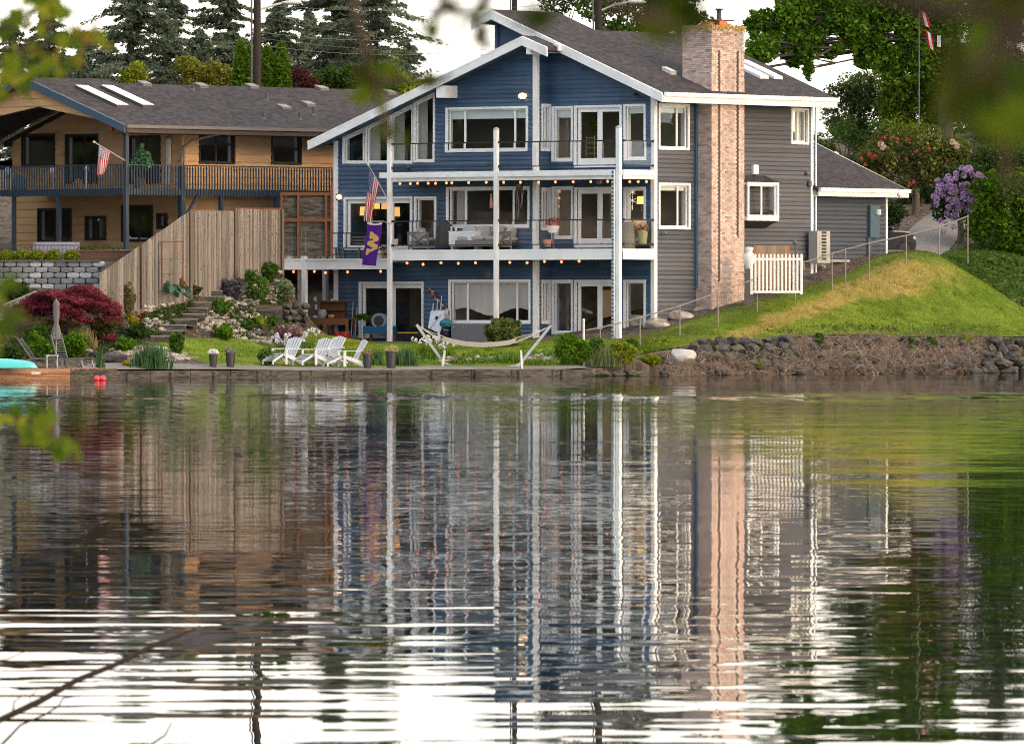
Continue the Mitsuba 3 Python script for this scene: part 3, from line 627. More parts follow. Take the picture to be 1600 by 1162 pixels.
# bay window
b0, zb = H.at_a(1167, 342, -0.45); b1, zt = H.at_a(1216, 285.5, -0.45)
bay = put(house, 'bay_window', M().slab(Polygon([(0, b0 - 0.12), (-0.46, b0 - 0.02), (-0.46, b1 + 0.02), (0, b1 + 0.12)]), lambda a, b, d: H(a, b, zb + d), -0.06, 0.02, WHITE), 'trim')
fB = lambda t, z, d: H(-0.42 - d, t, z)
casing_window(bay, fB, sbox(b0, zb, b1, zt), mull=(0.5,), deep=0.08, cas=0.1, name='window')
for lo, hi in (((0, b0 - 0.10), (-0.42, b0)), ((0, b1 + 0.10), (-0.42, b1))):
    m = M(); 
    for zz, hh in ((zb, 0.1), (zt - 0.1, 0.1)): m.bar(H(*lo, zz + hh / 2), H(*hi, zz + hh / 2), 0.06, hh, WHITE)
    put(bay, 'side_frame', m, 'trim'); put(bay, 'side_pane', M().add([H(*lo, zb), H(*hi, zb), H(*hi, zt), H(*lo, zt)], [[0, 1, 2, 3]]), 'pane')
m = M(); zr = H.at_a(1190, 274, -0.2)[1]
q = [H(0, b0 - 0.16, zt), H(-0.52, b0 - 0.06, zt), H(-0.52, b1 + 0.06, zt), H(0, b1 + 0.16, zt), H(0, b0 + 0.25, zr), H(0, b1 - 0.25, zr)]
m.add(q, [[0, 1, 4, 4], [1, 2, 5, 4], [2, 3, 5, 5], [0, 3, 2, 1]]); put(bay, 'bay_roof', m, 'shingle')
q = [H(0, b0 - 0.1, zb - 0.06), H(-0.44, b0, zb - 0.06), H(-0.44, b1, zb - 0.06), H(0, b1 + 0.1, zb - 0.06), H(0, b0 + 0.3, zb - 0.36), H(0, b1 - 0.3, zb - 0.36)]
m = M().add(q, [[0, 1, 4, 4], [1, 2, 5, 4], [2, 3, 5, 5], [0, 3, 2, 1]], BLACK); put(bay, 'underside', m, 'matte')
m = M(); r_ = np.random.default_rng(4)
for _ in range(120):
    c = H(-0.25, r_.uniform(b0 + .1, b1 - .1), zb + r_.uniform(0.02, 0.35)); d = r_.normal(0, 0.06, (2, 3)); m.add([c, c + d[0], c + d[1]], [[0, 1, 2]], (0.05, 0.12, 0.03))
put(bay, 'house_plant', m, 'leaf')
# back of the bay: opening in the wall stays closed by the boards behind it
flush_boards(house)
# --- garage wing beyond the grey wall
gar_b1 = H.at_a(1385, 350, 0.35)[0]; zg0 = H.at_a(1270, 305, -0.4)[1]
garage = thing('garage', 'slate blue low garage wing with dark shingle roof behind the grey wall', 'garage')
fG = H.wall_a(0.35)
clad(garage, fG, sbox(b_end - 0.05, 2.5, gar_b1, zg0), [], 'slate_siding')
flush_boards(garage)
m = M(); H.box(m, 0.5, 6, gar_b1 - 0.25, gar_b1 - 0.02, 3.0, zg0); put(garage, 'end_wall', m, 'slate_siding')
m = M(); H.box(m, 0.30, 0.45, gar_b1 - 0.10, gar_b1 + 0.02, 3.4, zg0); put(garage, 'corner_board', m, 'trim')
ge, gb1 = -0.3, H.at_a(1419, 303, -0.3)[0]
zge = H.at_a(1419, 299, -0.3)[1]
m = M().slab(sbox(ge, b_end - 0.02, 6.0, gb1), lambda a, b, d: H(a, b, zge + 0.06 + (a - ge) * 0.42 + d), -0.15, 0.0); put(garage, 'roof', m, 'shingle')
m = M(); H.box(m, ge - 0.02, ge + 0.03, b_end + 0.03, gb1, zge - 0.25, zge - 0.02); put(garage, 'fascia_board', m, 'trim')
m = M(); H.box(m, ge - 0.14, ge - 0.02, b_end + 0.03, gb1, zge - 0.07, zge + 0.07, WHITE); put(garage, 'gutter', m, 'paint')
m = M().slab(Polygon([(ge, zge - 0.22), (6, zge + 2.45), (6, zge + 2.72), (ge, zge + 0.05)]), lambda s, z, d: H(s, gb1 + d, z), 0, 0.05); put(garage, 'fascia_board', m, 'trim')
m = M(); H.box(m, ge + 0.03, 0.4, b_end + 0.03, gb1, zge - 0.24, zge - 0.21); put(garage, 'soffit', m, 'trim')
b, z = H.at_a(1367, 345, 0.2)
m = M(); H.box(m, 0.18, 0.34, b - 0.32, b + 0.30, z - 0.65, z + 0.6, (0.055, 0.10, 0.14)); H.box(m, 0.24, 0.34, b - 0.38, b - 0.18, 4.3, z - 0.65, (0.05, 0.09, 0.13)); put(garage, 'meter_box', m, 'paint')
m = M().lathe(H(0.14, b + 0.12, z + 0.33), [(0, -0.12), (0.12, -0.1), (0.12, 0.1), (0, 0.12)], 12, (0.55, 0.57, 0.58), 1, 1); put(garage, 'meter', m, 'gloss')
b, z = H.at_a(1402, 304, -0.25); m = M().ball(H(-0.36, b, z), (0.1, 0.12, 0.1), WHITE).bar(H(-0.3, b, z), H(-0.36, b + .2, z - .05), 0.08, col=WHITE); put(garage, 'flood_lamp', m, 'paint', True)

# ------------------------------------------------------------------ brick chimney
ch = thing('brick_chimney', 'tall pale pink brick chimney with two dark grooves and clay flue pots', 'chimney')
cb0, _ = H.at_a(1112, 250, -0.76); cb1, ztop = H.at_a(1163, 44, -0.76); ca = -0.76
zc0 = H.at_a(1137, 442, ca)[1]
g1 = H.at_a(1123.5, 200, ca)[0]; g2 = H.at_a(1152.5, 200, ca)[0]; gz1 = H.at_a(1123, 80, ca)[1]; gz0 = H.at_a(1123, 440, ca)[1]; gz0b = H.at_a(1152, 372, ca)[1]
m = M(); H.box(m, ca + 0.05, 0.02, cb0 + 0.04, cb1 - 0.04, 2.0, ztop - 0.03); H.box(m, -0.02, 0.6, cb0 + 0.04, cb1 - 0.04, ze2 - 0.4, ztop - 0.03); put(ch, 'core', m, 'mortar')
mbk = M(); rb = np.random.default_rng(21)
pal = np.array([(0.58, 0.44, 0.385), (0.54, 0.385, 0.325), (0.61, 0.49, 0.44), (0.46, 0.30, 0.25), (0.55, 0.47, 0.44), (0.36, 0.25, 0.21)])
def bcol(z):
    c = pal[rb.choice(6, p=[.3, .22, .2, .13, .1, .05])] * rb.uniform(0.82, 1.12)
    s = np.clip((z - ztop + 1.1) / 1.1, 0, 1) * rb.random() * 0.75         # soot and lichen near the top
    c = c * (1 - s) + np.array([0.16, 0.14, 0.10]) * s
    w = np.clip((meshkit.fbm(np.array([z * 0.55, t_now * 2.2, 3.0]), 4, 8) - 0.50) * 4, 0, 1) * 0.5     # damp and weathered patches
    return c * (1 - w) + c.mean() * np.array([0.62, 0.58, 0.55]) * w
bh, bl = 0.077, 0.212; t_now = 0.0
row = 0; z = 2.3
while z < ztop - 0.02:
    off = (row % 2) * bl / 2
    t = cb0 - off
    corb = 0.03 if z > ztop - 0.27 else 0.0
    while t < cb1 - 0.01:
        t0, t1 = max(t, cb0) + 0.005, min(t + bl, cb1) - 0.005; t_now = t
        if t1 - t0 > 0.03:
            mid = (t0 + t1) / 2; din = 0.0
            if (abs(mid - g1) < 0.10 and gz0 < z < gz1) or (abs(mid - g2) < 0.10 and gz0b < z < gz1): t += bl; continue
            H.box(mbk, ca - corb + rb.uniform(-0.006, 0.006), ca + 0.10, t0, t1, z + 0.005, z + bh - 0.005, bcol(z))
        t += bl
    s = ca + off / 2 - (0.0 if row % 2 else 0.0)
    t = ca
    while t < (0.0 if z < ze2 - 0.3 else 0.62) - 0.01:
        L = bl if not (t == ca and row % 2) else bl / 2
        t0, t1 = t + 0.005, min(t + L, 0.0 if z < ze2 - 0.3 else 0.62) - 0.005
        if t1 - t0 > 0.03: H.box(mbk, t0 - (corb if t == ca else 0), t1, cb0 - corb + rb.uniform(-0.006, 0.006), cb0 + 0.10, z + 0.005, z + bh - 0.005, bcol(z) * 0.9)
        t += L
    z += bh; row += 1
# straight jambs of the two grooves, and their backs
for gc, za in ((g1, gz0), (g2, gz0b)):
    z = za - 0.05
    while z < gz1 + 0.05:
        for sgn in (-1, 1):
            H.box(mbk, ca + rb.uniform(-0.005, 0.004), ca + 0.10, gc + sgn * 0.085 - (0.10 if sgn < 0 else -0.005) * 1.0, gc + sgn * 0.085 + (0.10 if sgn > 0 else -0.005), z + 0.005, z + bh - 0.005, bcol(z))
        z += bh
put(ch, 'brick', mbk, 'matte', kind='stuff')
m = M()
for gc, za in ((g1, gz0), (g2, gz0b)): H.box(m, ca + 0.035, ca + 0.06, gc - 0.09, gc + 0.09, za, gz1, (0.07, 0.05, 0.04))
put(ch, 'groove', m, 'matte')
m = M(); H.box(m, ca - 0.06, 0.66, cb0 - 0.06, cb1 + 0.06, ztop - 0.02, ztop + 0.05)
cap = put(ch, 'cap', m, 'mortar')
m = M(); rl = np.random.default_rng(9)
for _ in range(170):
    onf = rl.random() < 0.6
    p = H(ca - 0.05, rl.uniform(cb0, cb1), ztop + rl.uniform(-0.13, 0.06)) if onf else H(rl.uniform(ca, 0.5), cb0 - 0.05, ztop + rl.uniform(-0.13, 0.06))
    m.ball(p, rl.uniform(0.02, 0.05, 3), np.array([0.42, 0.27, 0.03]) * rl.uniform(0.6, 1.1), 0)
put(ch, 'lichen', m, 'matte', kind='stuff')
for (px, py0, py1, r, col, aa) in ((1105, 45, 36.5, 0.24, (0.42, 0.20, 0.08), -0.3), (1137, 45, 39, 0.11, (0.45, 0.24, 0.12), -0.2)):
    b, z = H.at_a(px, py1, aa); m = M().lathe(H(aa, b, ztop + 0.04), [(r, 0), (r * 0.95, z - ztop - 0.06), (r * 1.12, z - ztop - 0.05), (r * 1.12, z - ztop), (r * .7, z - ztop), (r * .7, 0.1)], 14, col); put(ch, 'flue_pot', m, 'matte', 40)
b, z = H.at_a(1123.5, 33, -0.45)
m = M(); H.box(m, -0.66, -0.24, b - 0.25, b + 0.25, ztop + 0.05, z, (0.52, 0.16, 0.09)); put(ch, 'flue_liner', m, 'matte')
z2_ = H.at_a(1123.5, 14, -0.45)[1]
m = M(); H.box(m, -0.72, -0.18, b - 0.95, b + 0.6, z, z + 0.035, (0.06, 0.06, 0.065)); m.lathe(H(-0.45, b, z), [(0.10, 0), (0.08, 0.28), (0.09, 0.38), (0.15, 0.42), (0.15, z2_ - z), (0, z2_ - z)], 12, (0.035, 0.035, 0.04)); put(ch, 'stove_pipe', m, 'paint', 40)
# ------------------------------------------------------------------ decks of the blue house
def railing(parent, p, q, top=1.08, glass=True):
    p, q = np.asarray(p, float), np.asarray(q, float); up = np.array([0, 0, 1.0])
    r = put(parent, 'railing', M().bar(p + up * top, q + up * top, 0.05, 0.045, BLACK).bar(p + up * 0.17, q + up * 0.17, 0.045, 0.04, BLACK), 'paint')
    d = (q - p) / np.linalg.norm(q - p)
    m = M()
    for e, s in ((p, 1), (q, -1)):
        for h in (top, 0.17): m.bar(e + up * h, e + up * h + d * s * 0.07, 0.085, 0.085, BLACK)
    put(r, 'bracket', m, 'paint')
    if glass: put(r, 'glass_panel', M().add([p + up * 0.19, q + up * 0.19, q + up * (top - 0.02), p + up * (top - 0.02)], [[0, 1, 2, 3]]), 'pane')
deck = thing('double_deck', 'white two storey balcony with glass railings across the front of the blue house', 'deck')
aL1 = H.at_b(611, 300, BD)[0]; aM1 = H.at_b(777.5, 300, BD)[0]; aR1 = 0.07; aG = H.at_b(596, 265, BD)[0]
for z, nm in ((zt_u, 'upper'), (zt_m, 'lower')):
    m = M().slab(Polygon([(0.01, BD + 0.06), (aL1, BD + 0.06), (aL1, BL - 0.06), (a_ret + 0.06, BL - 0.06), (a_ret + 0.06, -0.06), (0.01, -0.06)][:4] + [(a_ret - 0.06, BL - 0.06), (a_ret - 0.06, -0.06), (0.01, -0.06)]),
                 lambda a, b, d: H(a, b, z + d), -0.14, -0.02, (0.33, 0.32, 0.30)); put(deck, 'floor', m, 'matte')
    m = M(); H.box(m, aR1 + 0.08, aL1 + 0.02, BD - 0.0, BD + 0.055, z - 0.40 + 0.05 * (nm == 'upper'), z - 0.05); put(deck, 'beam', m, 'trim')
    m = M(); H.box(m, -0.045, 0.0, BD + 0.05, -0.06, z - 0.40 + 0.05 * (nm == 'upper'), z - 0.05); put(deck, 'beam', m, 'trim')
    m = M(); a1 = aG if nm == 'upper' else aL1 + 0.05; zz = z - 0.21 if nm == 'upper' else z - 0.075
    H.box(m, -0.06, a1, BD - 0.13 if nm == 'upper' else BD - 0.04, BD - 0.003, zz, z, WHITE); H.box(m, -0.14 if nm == 'upper' else -0.08, -0.048, BD - 0.05, -0.06, zz, z, WHITE)
    put(deck, 'edge_trim', m, 'trim')
    j = M()
    for a in np.arange(0.5, aL1, 0.6): H.box(j, a, a + 0.045, BD + 0.06, (-0.06 if a < a_ret - .1 else BL - 0.06), z - 0.36, z - 0.145, (0.10, 0.095, 0.09))
    put(deck, 'joist', j, 'matte', kind='stuff')
w_ = 0.15
posts = [(aL1, 206, w_), (aM1, 203.5, w_), (aR1, 200.5, w_ + 0.015)]
for a, ytop, w in posts:
    zt = H.at_b(968, ytop, BD)[1] if False else ray_plane(xpx(H(a, BD, 0)), ytop, H(0, BD, 0), H.eb)[2]
    m = M(); H.box(m, a - w / 2, a + w / 2, BD - w / 2 - 0.08, BD + w / 2 - 0.08, z_patio - 0.2, zt); p = put(deck, 'post', m, 'trim')
    m = M(); H.box(m, a - w / 2 - .01, a + w / 2 + .01, BD - w / 2 - 0.09, BD + w / 2 - 0.07, zt, zt + 0.05, (0.45, 0.43, 0.38)); m.lathe(H(a, BD - 0.08, zt + 0.05), [(0.09, 0), (0.07, 0.04), (0.0, 0.06)], 8, (0.4, 0.4, 0.36)); put(p, 'post_lamp', m, 'paint')
for z in (zt_u, zt_m):
    railing(deck, H(aL1 - 0.1, BD - 0.04, z), H(aM1 + 0.1, BD - 0.04, z)); railing(deck, H(aM1 - 0.1, BD - 0.04, z), H(aR1 + 0.12, BD - 0.04, z)); railing(deck, H(0.0, BD + 0.1, z), H(0.0, -0.06, z))
railing(deck, H(aL1, BD + 0.1, zt_u), H(aL1, BL - 0.06, zt_u))
# left lower deck
zl = zt_m - 0.33
P2 = H(H.at_b(476, 403, BD)[0], BD, 0); P1 = P2 + np.array([-1.08, 0.30, 0]); P0 = P1 + H.eb * 1.45; P00 = P1 + H.eb * 2.95; P3 = H(aL1 + 0.12, BD, 0); P4 = H(aL1 + 0.1, BL - 0.06, 0); P5 = H(a_L + 0.3, BL - 0.06, 0)
ldeck = thing('side_deck', 'lower white side deck with glass railing at the left corner of the blue house', 'deck')
pl = Polygon([q[:2] for q in (P1, P2, P3, P4, P5, P00)])
put(ldeck, 'floor', M().slab(pl.buffer(-0.02), lambda a, b, d: np.array([a, b, zl + d]), -0.14, -0.01, (0.33, 0.32, 0.30)), 'matte')
for p, q in ((P1, P2), (P2, P3), (P1, P00)):
    put(ldeck, 'beam', M().bar(p + [0, 0, zl - 0.22], q + [0, 0, zl - 0.22], 0.06, 0.36), 'trim')
    d = np.cross((q - p) / np.linalg.norm(q - p), [0, 0, 1]); put(ldeck, 'edge_trim', M().bar(p + [0, 0, zl - 0.02] + d * 0.03, q + [0, 0, zl - 0.02] + d * 0.03, 0.13, 0.06), 'trim')
for p in (P1, P2, P0, P00):
    c = p[:2]; gz = float(ground(c[0], c[1])) if p is not P2 else z_patio
    put(ldeck, 'post', M().box([c[0], c[1], (min(gz, zl) - 0.2 + zl + 1.08) / 2], (0.17, 0.17, zl + 1.28 - min(gz, zl)), WHITE, -TH), 'trim')
    put(ldeck, 'post_lamp', M().box([c[0], c[1], zl + 1.115], (0.19, 0.19, 0.06), (0.35, 0.34, 0.3), -TH).lathe([c[0], c[1], zl + 1.145], [(0.08, 0), (0.06, 0.05), (0, 0.06)], 8, (0.3, 0.3, 0.27)), 'paint')
for p, q in ((P1, P2), (P2, P3), (P1, P0), (P0, P00)):
    d = (q - p) / np.linalg.norm(q - p); railing(ldeck, p + d * 0.1 + [0, 0, zl], q - d * 0.1 + [0, 0, zl], 0.98)
# rain chain down the corner post
ac = aR1 + 0.13
m = M(); H.box(m, ac - 0.03, ac + 0.085, BD - 0.25, BD - 0.15, z_patio + 0.15, zt_u - 0.02, (0.50, 0.56, 0.62))
rc = thing('downspout', 'pale blue downspout with dark perforations down the corner post of the white deck', 'downspout')
put(rc, 'pipe', m, 'paint')
m = M(); z = z_patio + 0.2
while z < zt_u - 0.1: H.box(m, ac - 0.01, ac + 0.068, BD - 0.262, BD - 0.251, z, z + 0.075, (0.03, 0.03, 0.035)); z += 0.148
put(rc, 'perforation', m, 'matte', kind='stuff')
# string lights
def string_lights(label, pts, dz):
    k = thing('string_lights', label, 'string lights', 'warm bulb strings under the decks')
    P = [np.asarray(p) for p in pts]; m = M()
    for p, q in zip(P[:-1], P[1:]):
        t = np.linspace(0, 1, 6)[:, None]; m.tube(p + (q - p) * t + np.array([0, 0, 1]) * (0.06 - 0.12 * (t * (1 - t))), 0.008, 4, BLACK)
    put(k, 'wire', m, 'matte')
    for p in P:
        b = M().ball(p, (0.05, 0.05, 0.056), (0.8, 0.5, 0.3), 1); bk = numbered(k + '__bulb')
        scene[bk] = mikit.ply(b.mesh(), 'matte', smooth=True, color=b.col(), emitter={'type': 'area', 'radiance': rgb(0.34, 0.066, 0.02)})
def hb(px, py, b): a, z = H.at_b(px, py, b); return H(a, b, z)
string_lights('string of warm bulbs under the upper deck edge, topmost of the three strings', [hb(x, y + 1.5, BD + 0.2) for x, y in ((625, 285.5), (641, 285.5), (652.5, 285), (669, 285), (680.5, 285), (697.5, 284.5), (706, 284.5), (732.3, 284), (759.7, 283.5), (787, 283.5), (813, 283.5), (841.6, 283.5), (867.7, 283), (895.5, 282.8), (923, 282.5), (949.5, 282))]
              + [H(0.15, b, H.at_a(x, 284, 0.15)[1]) for x in (984, 997, 1010) for b in (H.at_a(x, 281, 0.15)[0],)], 0)
string_lights('string of warm bulbs under the middle deck above the patio', [hb(x, y, BD + 0.2) for x, y in ((636, 411), (661, 413), (689, 410.6), (716, 411.5), (743, 410.5), (796.6, 410), (823.5, 410.5), (850.6, 408.5), (877.2, 409.2), (904.8, 408), (959.3, 407))], 0)
string_lights('string of warm bulbs under the lower side deck at the left', [hb(x, y, BD + 0.2) for x, y in ((441, 424.5), (458.6, 424.5), (491, 424), (508.5, 426), (543, 425), (594.7, 424))], 0)
# warm lamps inside the middle storey
for (px, py, b, w, h, rad) in ((568, 330, 0.6, 0.20, 0.17, (0.30, 0.17, 0.05)), (588, 320, 0.9, 0.16, 0.16, (0.34, 0.17, 0.03)), (603, 319, 0.8, 0.16, 0.2, (0.24, 0.12, 0.03)), (619, 331, 0.6, 0.17, 0.18, (0.30, 0.13, 0.03)), (1003, 313, 1.2, 0.18, 0.15, (0.36, 0.24, 0.04)), (742, 343, 2.6, 0.62, 0.05, (0.30, 0.16, 0.04)), (1000, 349, 2.4, 0.3, 0.1, (0.16, 0.08, 0.03)), (950, 476, 3.0, 0.22, 0.55, (0.03, 0.015, 0.004))):
    p = hb(px, py, b); m = M()
    k = thing('indoor_lamp', {568: 'warm glowing lampshade behind the left deck window, leftmost shade', 588: 'orange glowing shade to the right of the striped flag', 603: 'dim orange shade hidden behind the left deck post', 619: 'orange glowing shade just right of the left deck post', 1003: 'yellow lampshade in the right window behind the white stars',
              742: 'warm lit counter strip low in the big middle window', 1000: 'faint warm glow low in the right middle storey window', 950: 'dim amber wall light behind the ground floor french doors'}[px], 'lamp')
    kk = numbered(k + '__shade'); m.lathe(p, [(w * 1.0, -h), (w * 0.92, h), (0.01, h * 1.01)], 12)
    scene[kk] = mikit.ply(m.mesh(), 'matte', color=m.col(), emitter={'type': 'area', 'radiance': rgb(*(0.42 * np.array(rad)))})
    put(k, 'stem', M().tube([p + [0, 0, -h - 0.3], p + [0, 0, -h * 0.5]], 0.02, 6, (0.2, 0.15, 0.1)), 'matte')

# ------------------------------------------------------------------ small plants used on decks and in pots
def leaf_cloud(m, c, r, n, size, cols, seed, flat=0.5, shell=0.5, hemi=False, elong=2.0):
    """n small leaf faces spread through an ellipsoid"""
    g = np.random.default_rng(seed); c = np.asarray(c, float); r = np.broadcast_to(np.asarray(r, float), (3,))
    d = g.normal(size=(n, 3)); d /= np.linalg.norm(d, axis=1, keepdims=True)
    if hemi: d[:, 2] = np.abs(d[:, 2])
    rad = (shell + (1 - shell) * g.random(n)) ** 0.6 if shell < 1 else np.ones(n)
    p = c + d * r * rad[:, None]
    t = g.normal(size=(n, 3)); t[:, 2] *= flat; t += d * 0.5; t /= np.linalg.norm(t, axis=1, keepdims=True)
    b = np.cross(t, g.normal(size=(n, 3))); b /= np.linalg.norm(b, axis=1, keepdims=True) + 1e-9
    s = size * g.uniform(0.6, 1.3, n)[:, None]
    v = np.stack([p - t * s * elong / 2, p + b * s / 2, p + t * s * elong / 2, p - b * s / 2], 1).reshape(-1, 3)
    i = np.arange(n) * 4; f = np.concatenate([np.stack([i, i + 1, i + 2], 1), np.stack([i, i + 2, i + 3], 1)])
    cols = np.asarray(cols, float); u = g.random(n) * (len(cols) - 1); k = np.minimum(u.astype(int), len(cols) - 2); u = (u - k)[:, None]
    cc = (cols[k] * (1 - u) + cols[k + 1] * u) * g.uniform(0.75, 1.25, (n, 1))
    m.add(v, f, np.repeat(cc, 4, 0)); return m
GREENS = [(0.03, 0.07, 0.015), (0.06, 0.13, 0.02), (0.10, 0.18, 0.03)]
DARKG = [(0.018, 0.04, 0.012), (0.04, 0.08, 0.02), (0.07, 0.12, 0.03)]
YELG = [(0.10, 0.15, 0.015), (0.18, 0.23, 0.02), (0.28, 0.30, 0.03)]
def potted(label, p, r, h, col, fcol, seed, fr=None, mat='paint', leafn=120, group=None, name='flower_pot', cat='flower pot', flow=60):
    k = thing(name, label, cat, group)
    put(k, 'pot', M().lathe(p, [(0, 0), (r * 0.72, 0), (r, h * 0.92), (r * 1.08, h * 0.92), (r * 1.08, h), (r * 0.85, h), (r * 0.8, h * 0.9), (0, h * 0.9)], 14, col), mat, 40)
    if fcol is not None:
        fr = fr or r * 1.3
        put(k, 'foliage', leaf_cloud(M(), np.asarray(p) + [0, 0, h + fr * 0.25], (fr, fr, fr * 0.6), leafn, 0.05, GREENS, seed), 'leaf')
        put(k, 'flowers', leaf_cloud(M(), np.asarray(p) + [0, 0, h + fr * 0.45], (fr, fr, fr * 0.6), flow, 0.06, fcol, seed + 1, shell=0.8, elong=1.2), 'leaf')
    return k
WF = [(0.7, 0.7, 0.66), (0.8, 0.8, 0.78)]; PF = [(0.5, 0.2, 0.4), (0.65, 0.4, 0.55)]; RF = [(0.5, 0.02, 0.02), (0.7, 0.05, 0.04)]
def dk(px, b, z=None): a = H.at_b(px, 380, b)[0]; return H(a, b, zt_m if z is None else z)
potted('white tapered pot of white flowers at the left end of the side deck', dk(452, BD + 0.35, zl), 0.2, 0.5, (0.72, 0.72, 0.70), WF, 31)
potted('small pot of pink flowers beside the tall white pot', dk(464, BD + 0.5, zl), 0.13, 0.22, (0.35, 0.22, 0.18), PF, 32)
potted('pot of white flowers behind the glass of the side deck', dk(489, BD + 1.3, zl), 0.18, 0.5, (0.2, 0.2, 0.19), WF, 33)
potted('terracotta pot of pink flowers beside the left deck post', dk(603, BD + 0.45, zl), 0.16, 0.32, (0.45, 0.2, 0.11), PF, 34)
potted('low white pot in the corner behind the purple flag', dk(593, BD + 0.4, zl), 0.2, 0.32, (0.7, 0.7, 0.68), GREENS, 35)
potted('white pot just right of the left deck post', dk(616, BD + 0.5), 0.17, 0.42, (0.7, 0.7, 0.68), None, 36)
k = potted('white bowl of red flowers on a slim stand on the middle deck', dk(865, BD + 0.9) + [0, 0, 0.62], 0.24, 0.26, (0.75, 0.75, 0.74), RF, 37, fr=0.3, flow=160, leafn=60, name='flower_bowl')
put(k, 'stand', M().tube([dk(865, BD + 0.9), dk(865, BD + 0.9) + [0, 0, 0.62]], 0.05, 8, (0.1, 0.1, 0.16)).lathe(dk(865, BD + 0.9), [(0.18, 0), (0.16, 0.03), (0, 0.04)], 10, (0.1, 0.1, 0.16)), 'paint')
potted('empty pink clay pot left of the bowl of red flowers', dk(856, BD + 0.5) + [0, 0, 0.1], 0.16, 0.26, (0.5, 0.22, 0.2), None, 38)
potted('pot of orange flowers at the right end of the middle deck', dk(1003, -0.45) + [0, 0, 0.15], 0.2, 0.55, (0.28, 0.26, 0.12), [(0.6, 0.25, 0.15), (0.7, 0.35, 0.25)], 39, fr=0.26, flow=130)
m = M().lathe(dk(978, -0.7), [(0.0, 0), (0.33, 0.02), (0.36, 0.3), (0.33, 0.95), (0.36, 1.0), (0.3, 1.0), (0.0, 0.96)], 18, (0.19, 0.19, 0.165))
for z in np.arange(0.06, 0.98, 0.06): m.lathe(dk(978, -0.7), [(0.345, z), (0.375, z + 0.02), (0.345, z + 0.04)], 18, (0.23, 0.23, 0.2))
solo('wicker_bin', 'round grey green wicker bin at the right end of the middle deck', 'bin', m, 'matte')

def armchair(label, px, b, w=0.95, d=0.85, flip=1):
    k = thing('patio_armchair', label, 'armchair', 'grey wooden patio armchairs with crossed sides')
    a0 = H.at_b(px, 380, b)[0]; GW = (0.17, 0.155, 0.14)
    def q(s, t, z): return H(a0 + s * w, b + t * d, zt_m + z)
    m = M()
    for t in (0, 1):
        for s in (-.5, .5): m.bar(q(s, t, 0), q(s, t, 0.64), 0.075, col=GW)
        m.bar(q(-.53, t, 0.66), q(.53, t, 0.66), 0.09, 0.05, GW); m.bar(q(-.5, t, 0.12), q(.5, t, 0.12), 0.06, 0.08, GW)
    put(k, 'frame', m, 'matte')
    for t in (0, 1): put(k, 'cross_brace', M().bar(q(-.47, t, 0.15), q(.47, t, 0.62), 0.035, 0.05, GW).bar(q(-.47, t + 0.03, 0.62), q(.47, t + 0.03, 0.15), 0.035, 0.05, GW), 'matte')
    put(k, 'seat', M().hexa(q(-.47, 0.06, 0.26), H.ea * w * .94, H.eb * d * .88, [0, 0, 0.06], GW), 'matte')
    c = trimesh.creation.icosphere(subdivisions=3); v = np.array(c.vertices); v = np.sign(v) * np.abs(v) ** 0.45
    def cushion(s, t, z, rs, rt, rz, col, tilt=0.0):
        vv = v * np.array([rs, rt, rz]); ct, st = math.cos(tilt), math.sin(tilt)
        x, zc = vv[:, 0] * ct - vv[:, 2] * st, vv[:, 0] * st + vv[:, 2] * ct
        return np.array([q(s, t, z)] * len(v)) + x[:, None] * H.ea + vv[:, 1:2] * H.eb + zc[:, None] * np.array([0, 0, 1])
    put(k, 'seat_cushion', M().add(cushion(0, .5, 0.39, w * .43, d * .42, 0.08, 0), c.faces, (0.50, 0.47, 0.43)), 'matte', True)
    put(k, 'back_cushion', M().add(cushion(.25 * flip, .5, 0.62, 0.10, d * .4, 0.22, 0, -0.25 * flip), c.faces, (0.52, 0.49, 0.45)), 'matte', True)
    put(k, 'throw_pillow', M().add(cushion(.02, .35, 0.56, 0.2, 0.1, 0.17, 0, 0.5), c.faces, (0.48, 0.44, 0.42)), 'matte', True)
    return k
armchair('grey wooden armchair with pale cushions right of the left deck post', 654, BD + 0.55)
armchair('grey wooden armchair with pale cushions beside the middle deck post', 783, BD + 0.6, flip=-1)
# sofa, white chest, covered grill
k = thing('patio_sofa', 'low grey patio sofa with pillows behind the white chest', 'sofa'); a0, a1 = H.at_b(788, 370, BL - 0.45)[0], H.at_b(722, 370, BL - 0.45)[0]; b0 = BL - 0.85
m = M(); H.box(m, a0, a1, b0, b0 + 0.7, zt_m + 0.12, zt_m + 0.36, (0.17, 0.16, 0.15)); H.box(m, a0, a1, b0 + 0.66, b0 + 0.75, zt_m + 0.1, zt_m + 0.7, (0.17, 0.16, 0.15)); put(k, 'frame', m, 'matte')
for i in range(3):
    s0 = a0 + (a1 - a0) * i / 3
    c = trimesh.creation.icosphere(subdivisions=3); v = np.array(c.vertices); v = np.sign(v) * np.abs(v) ** 0.4
    base = H(s0 + (a1 - a0) / 6, b0 + 0.5, zt_m + 0.64)
    put(k, 'back_cushion', M().add(base + v[:, 0:1] * (a1 - a0) / 6.3 * H.ea + v[:, 1:2] * 0.12 * H.eb + v[:, 2:] * 0.26 * np.array([0, 0, 1]), c.faces, [(0.28, 0.31, 0.31), (0.36, 0.33, 0.33), (0.42, 0.40, 0.39)][i]), 'matte', True)
    put(k, 'seat_cushion', M().add(H(s0 + (a1 - a0) / 6, b0 + 0.32, zt_m + 0.43) + v[:, 0:1] * (a1 - a0) / 6.3 * H.ea + v[:, 1:2] * 0.32 * H.eb + v[:, 2:] * 0.08 * np.array([0, 0, 1]), c.faces, (0.36, 0.34, 0.33)), 'matte', True)
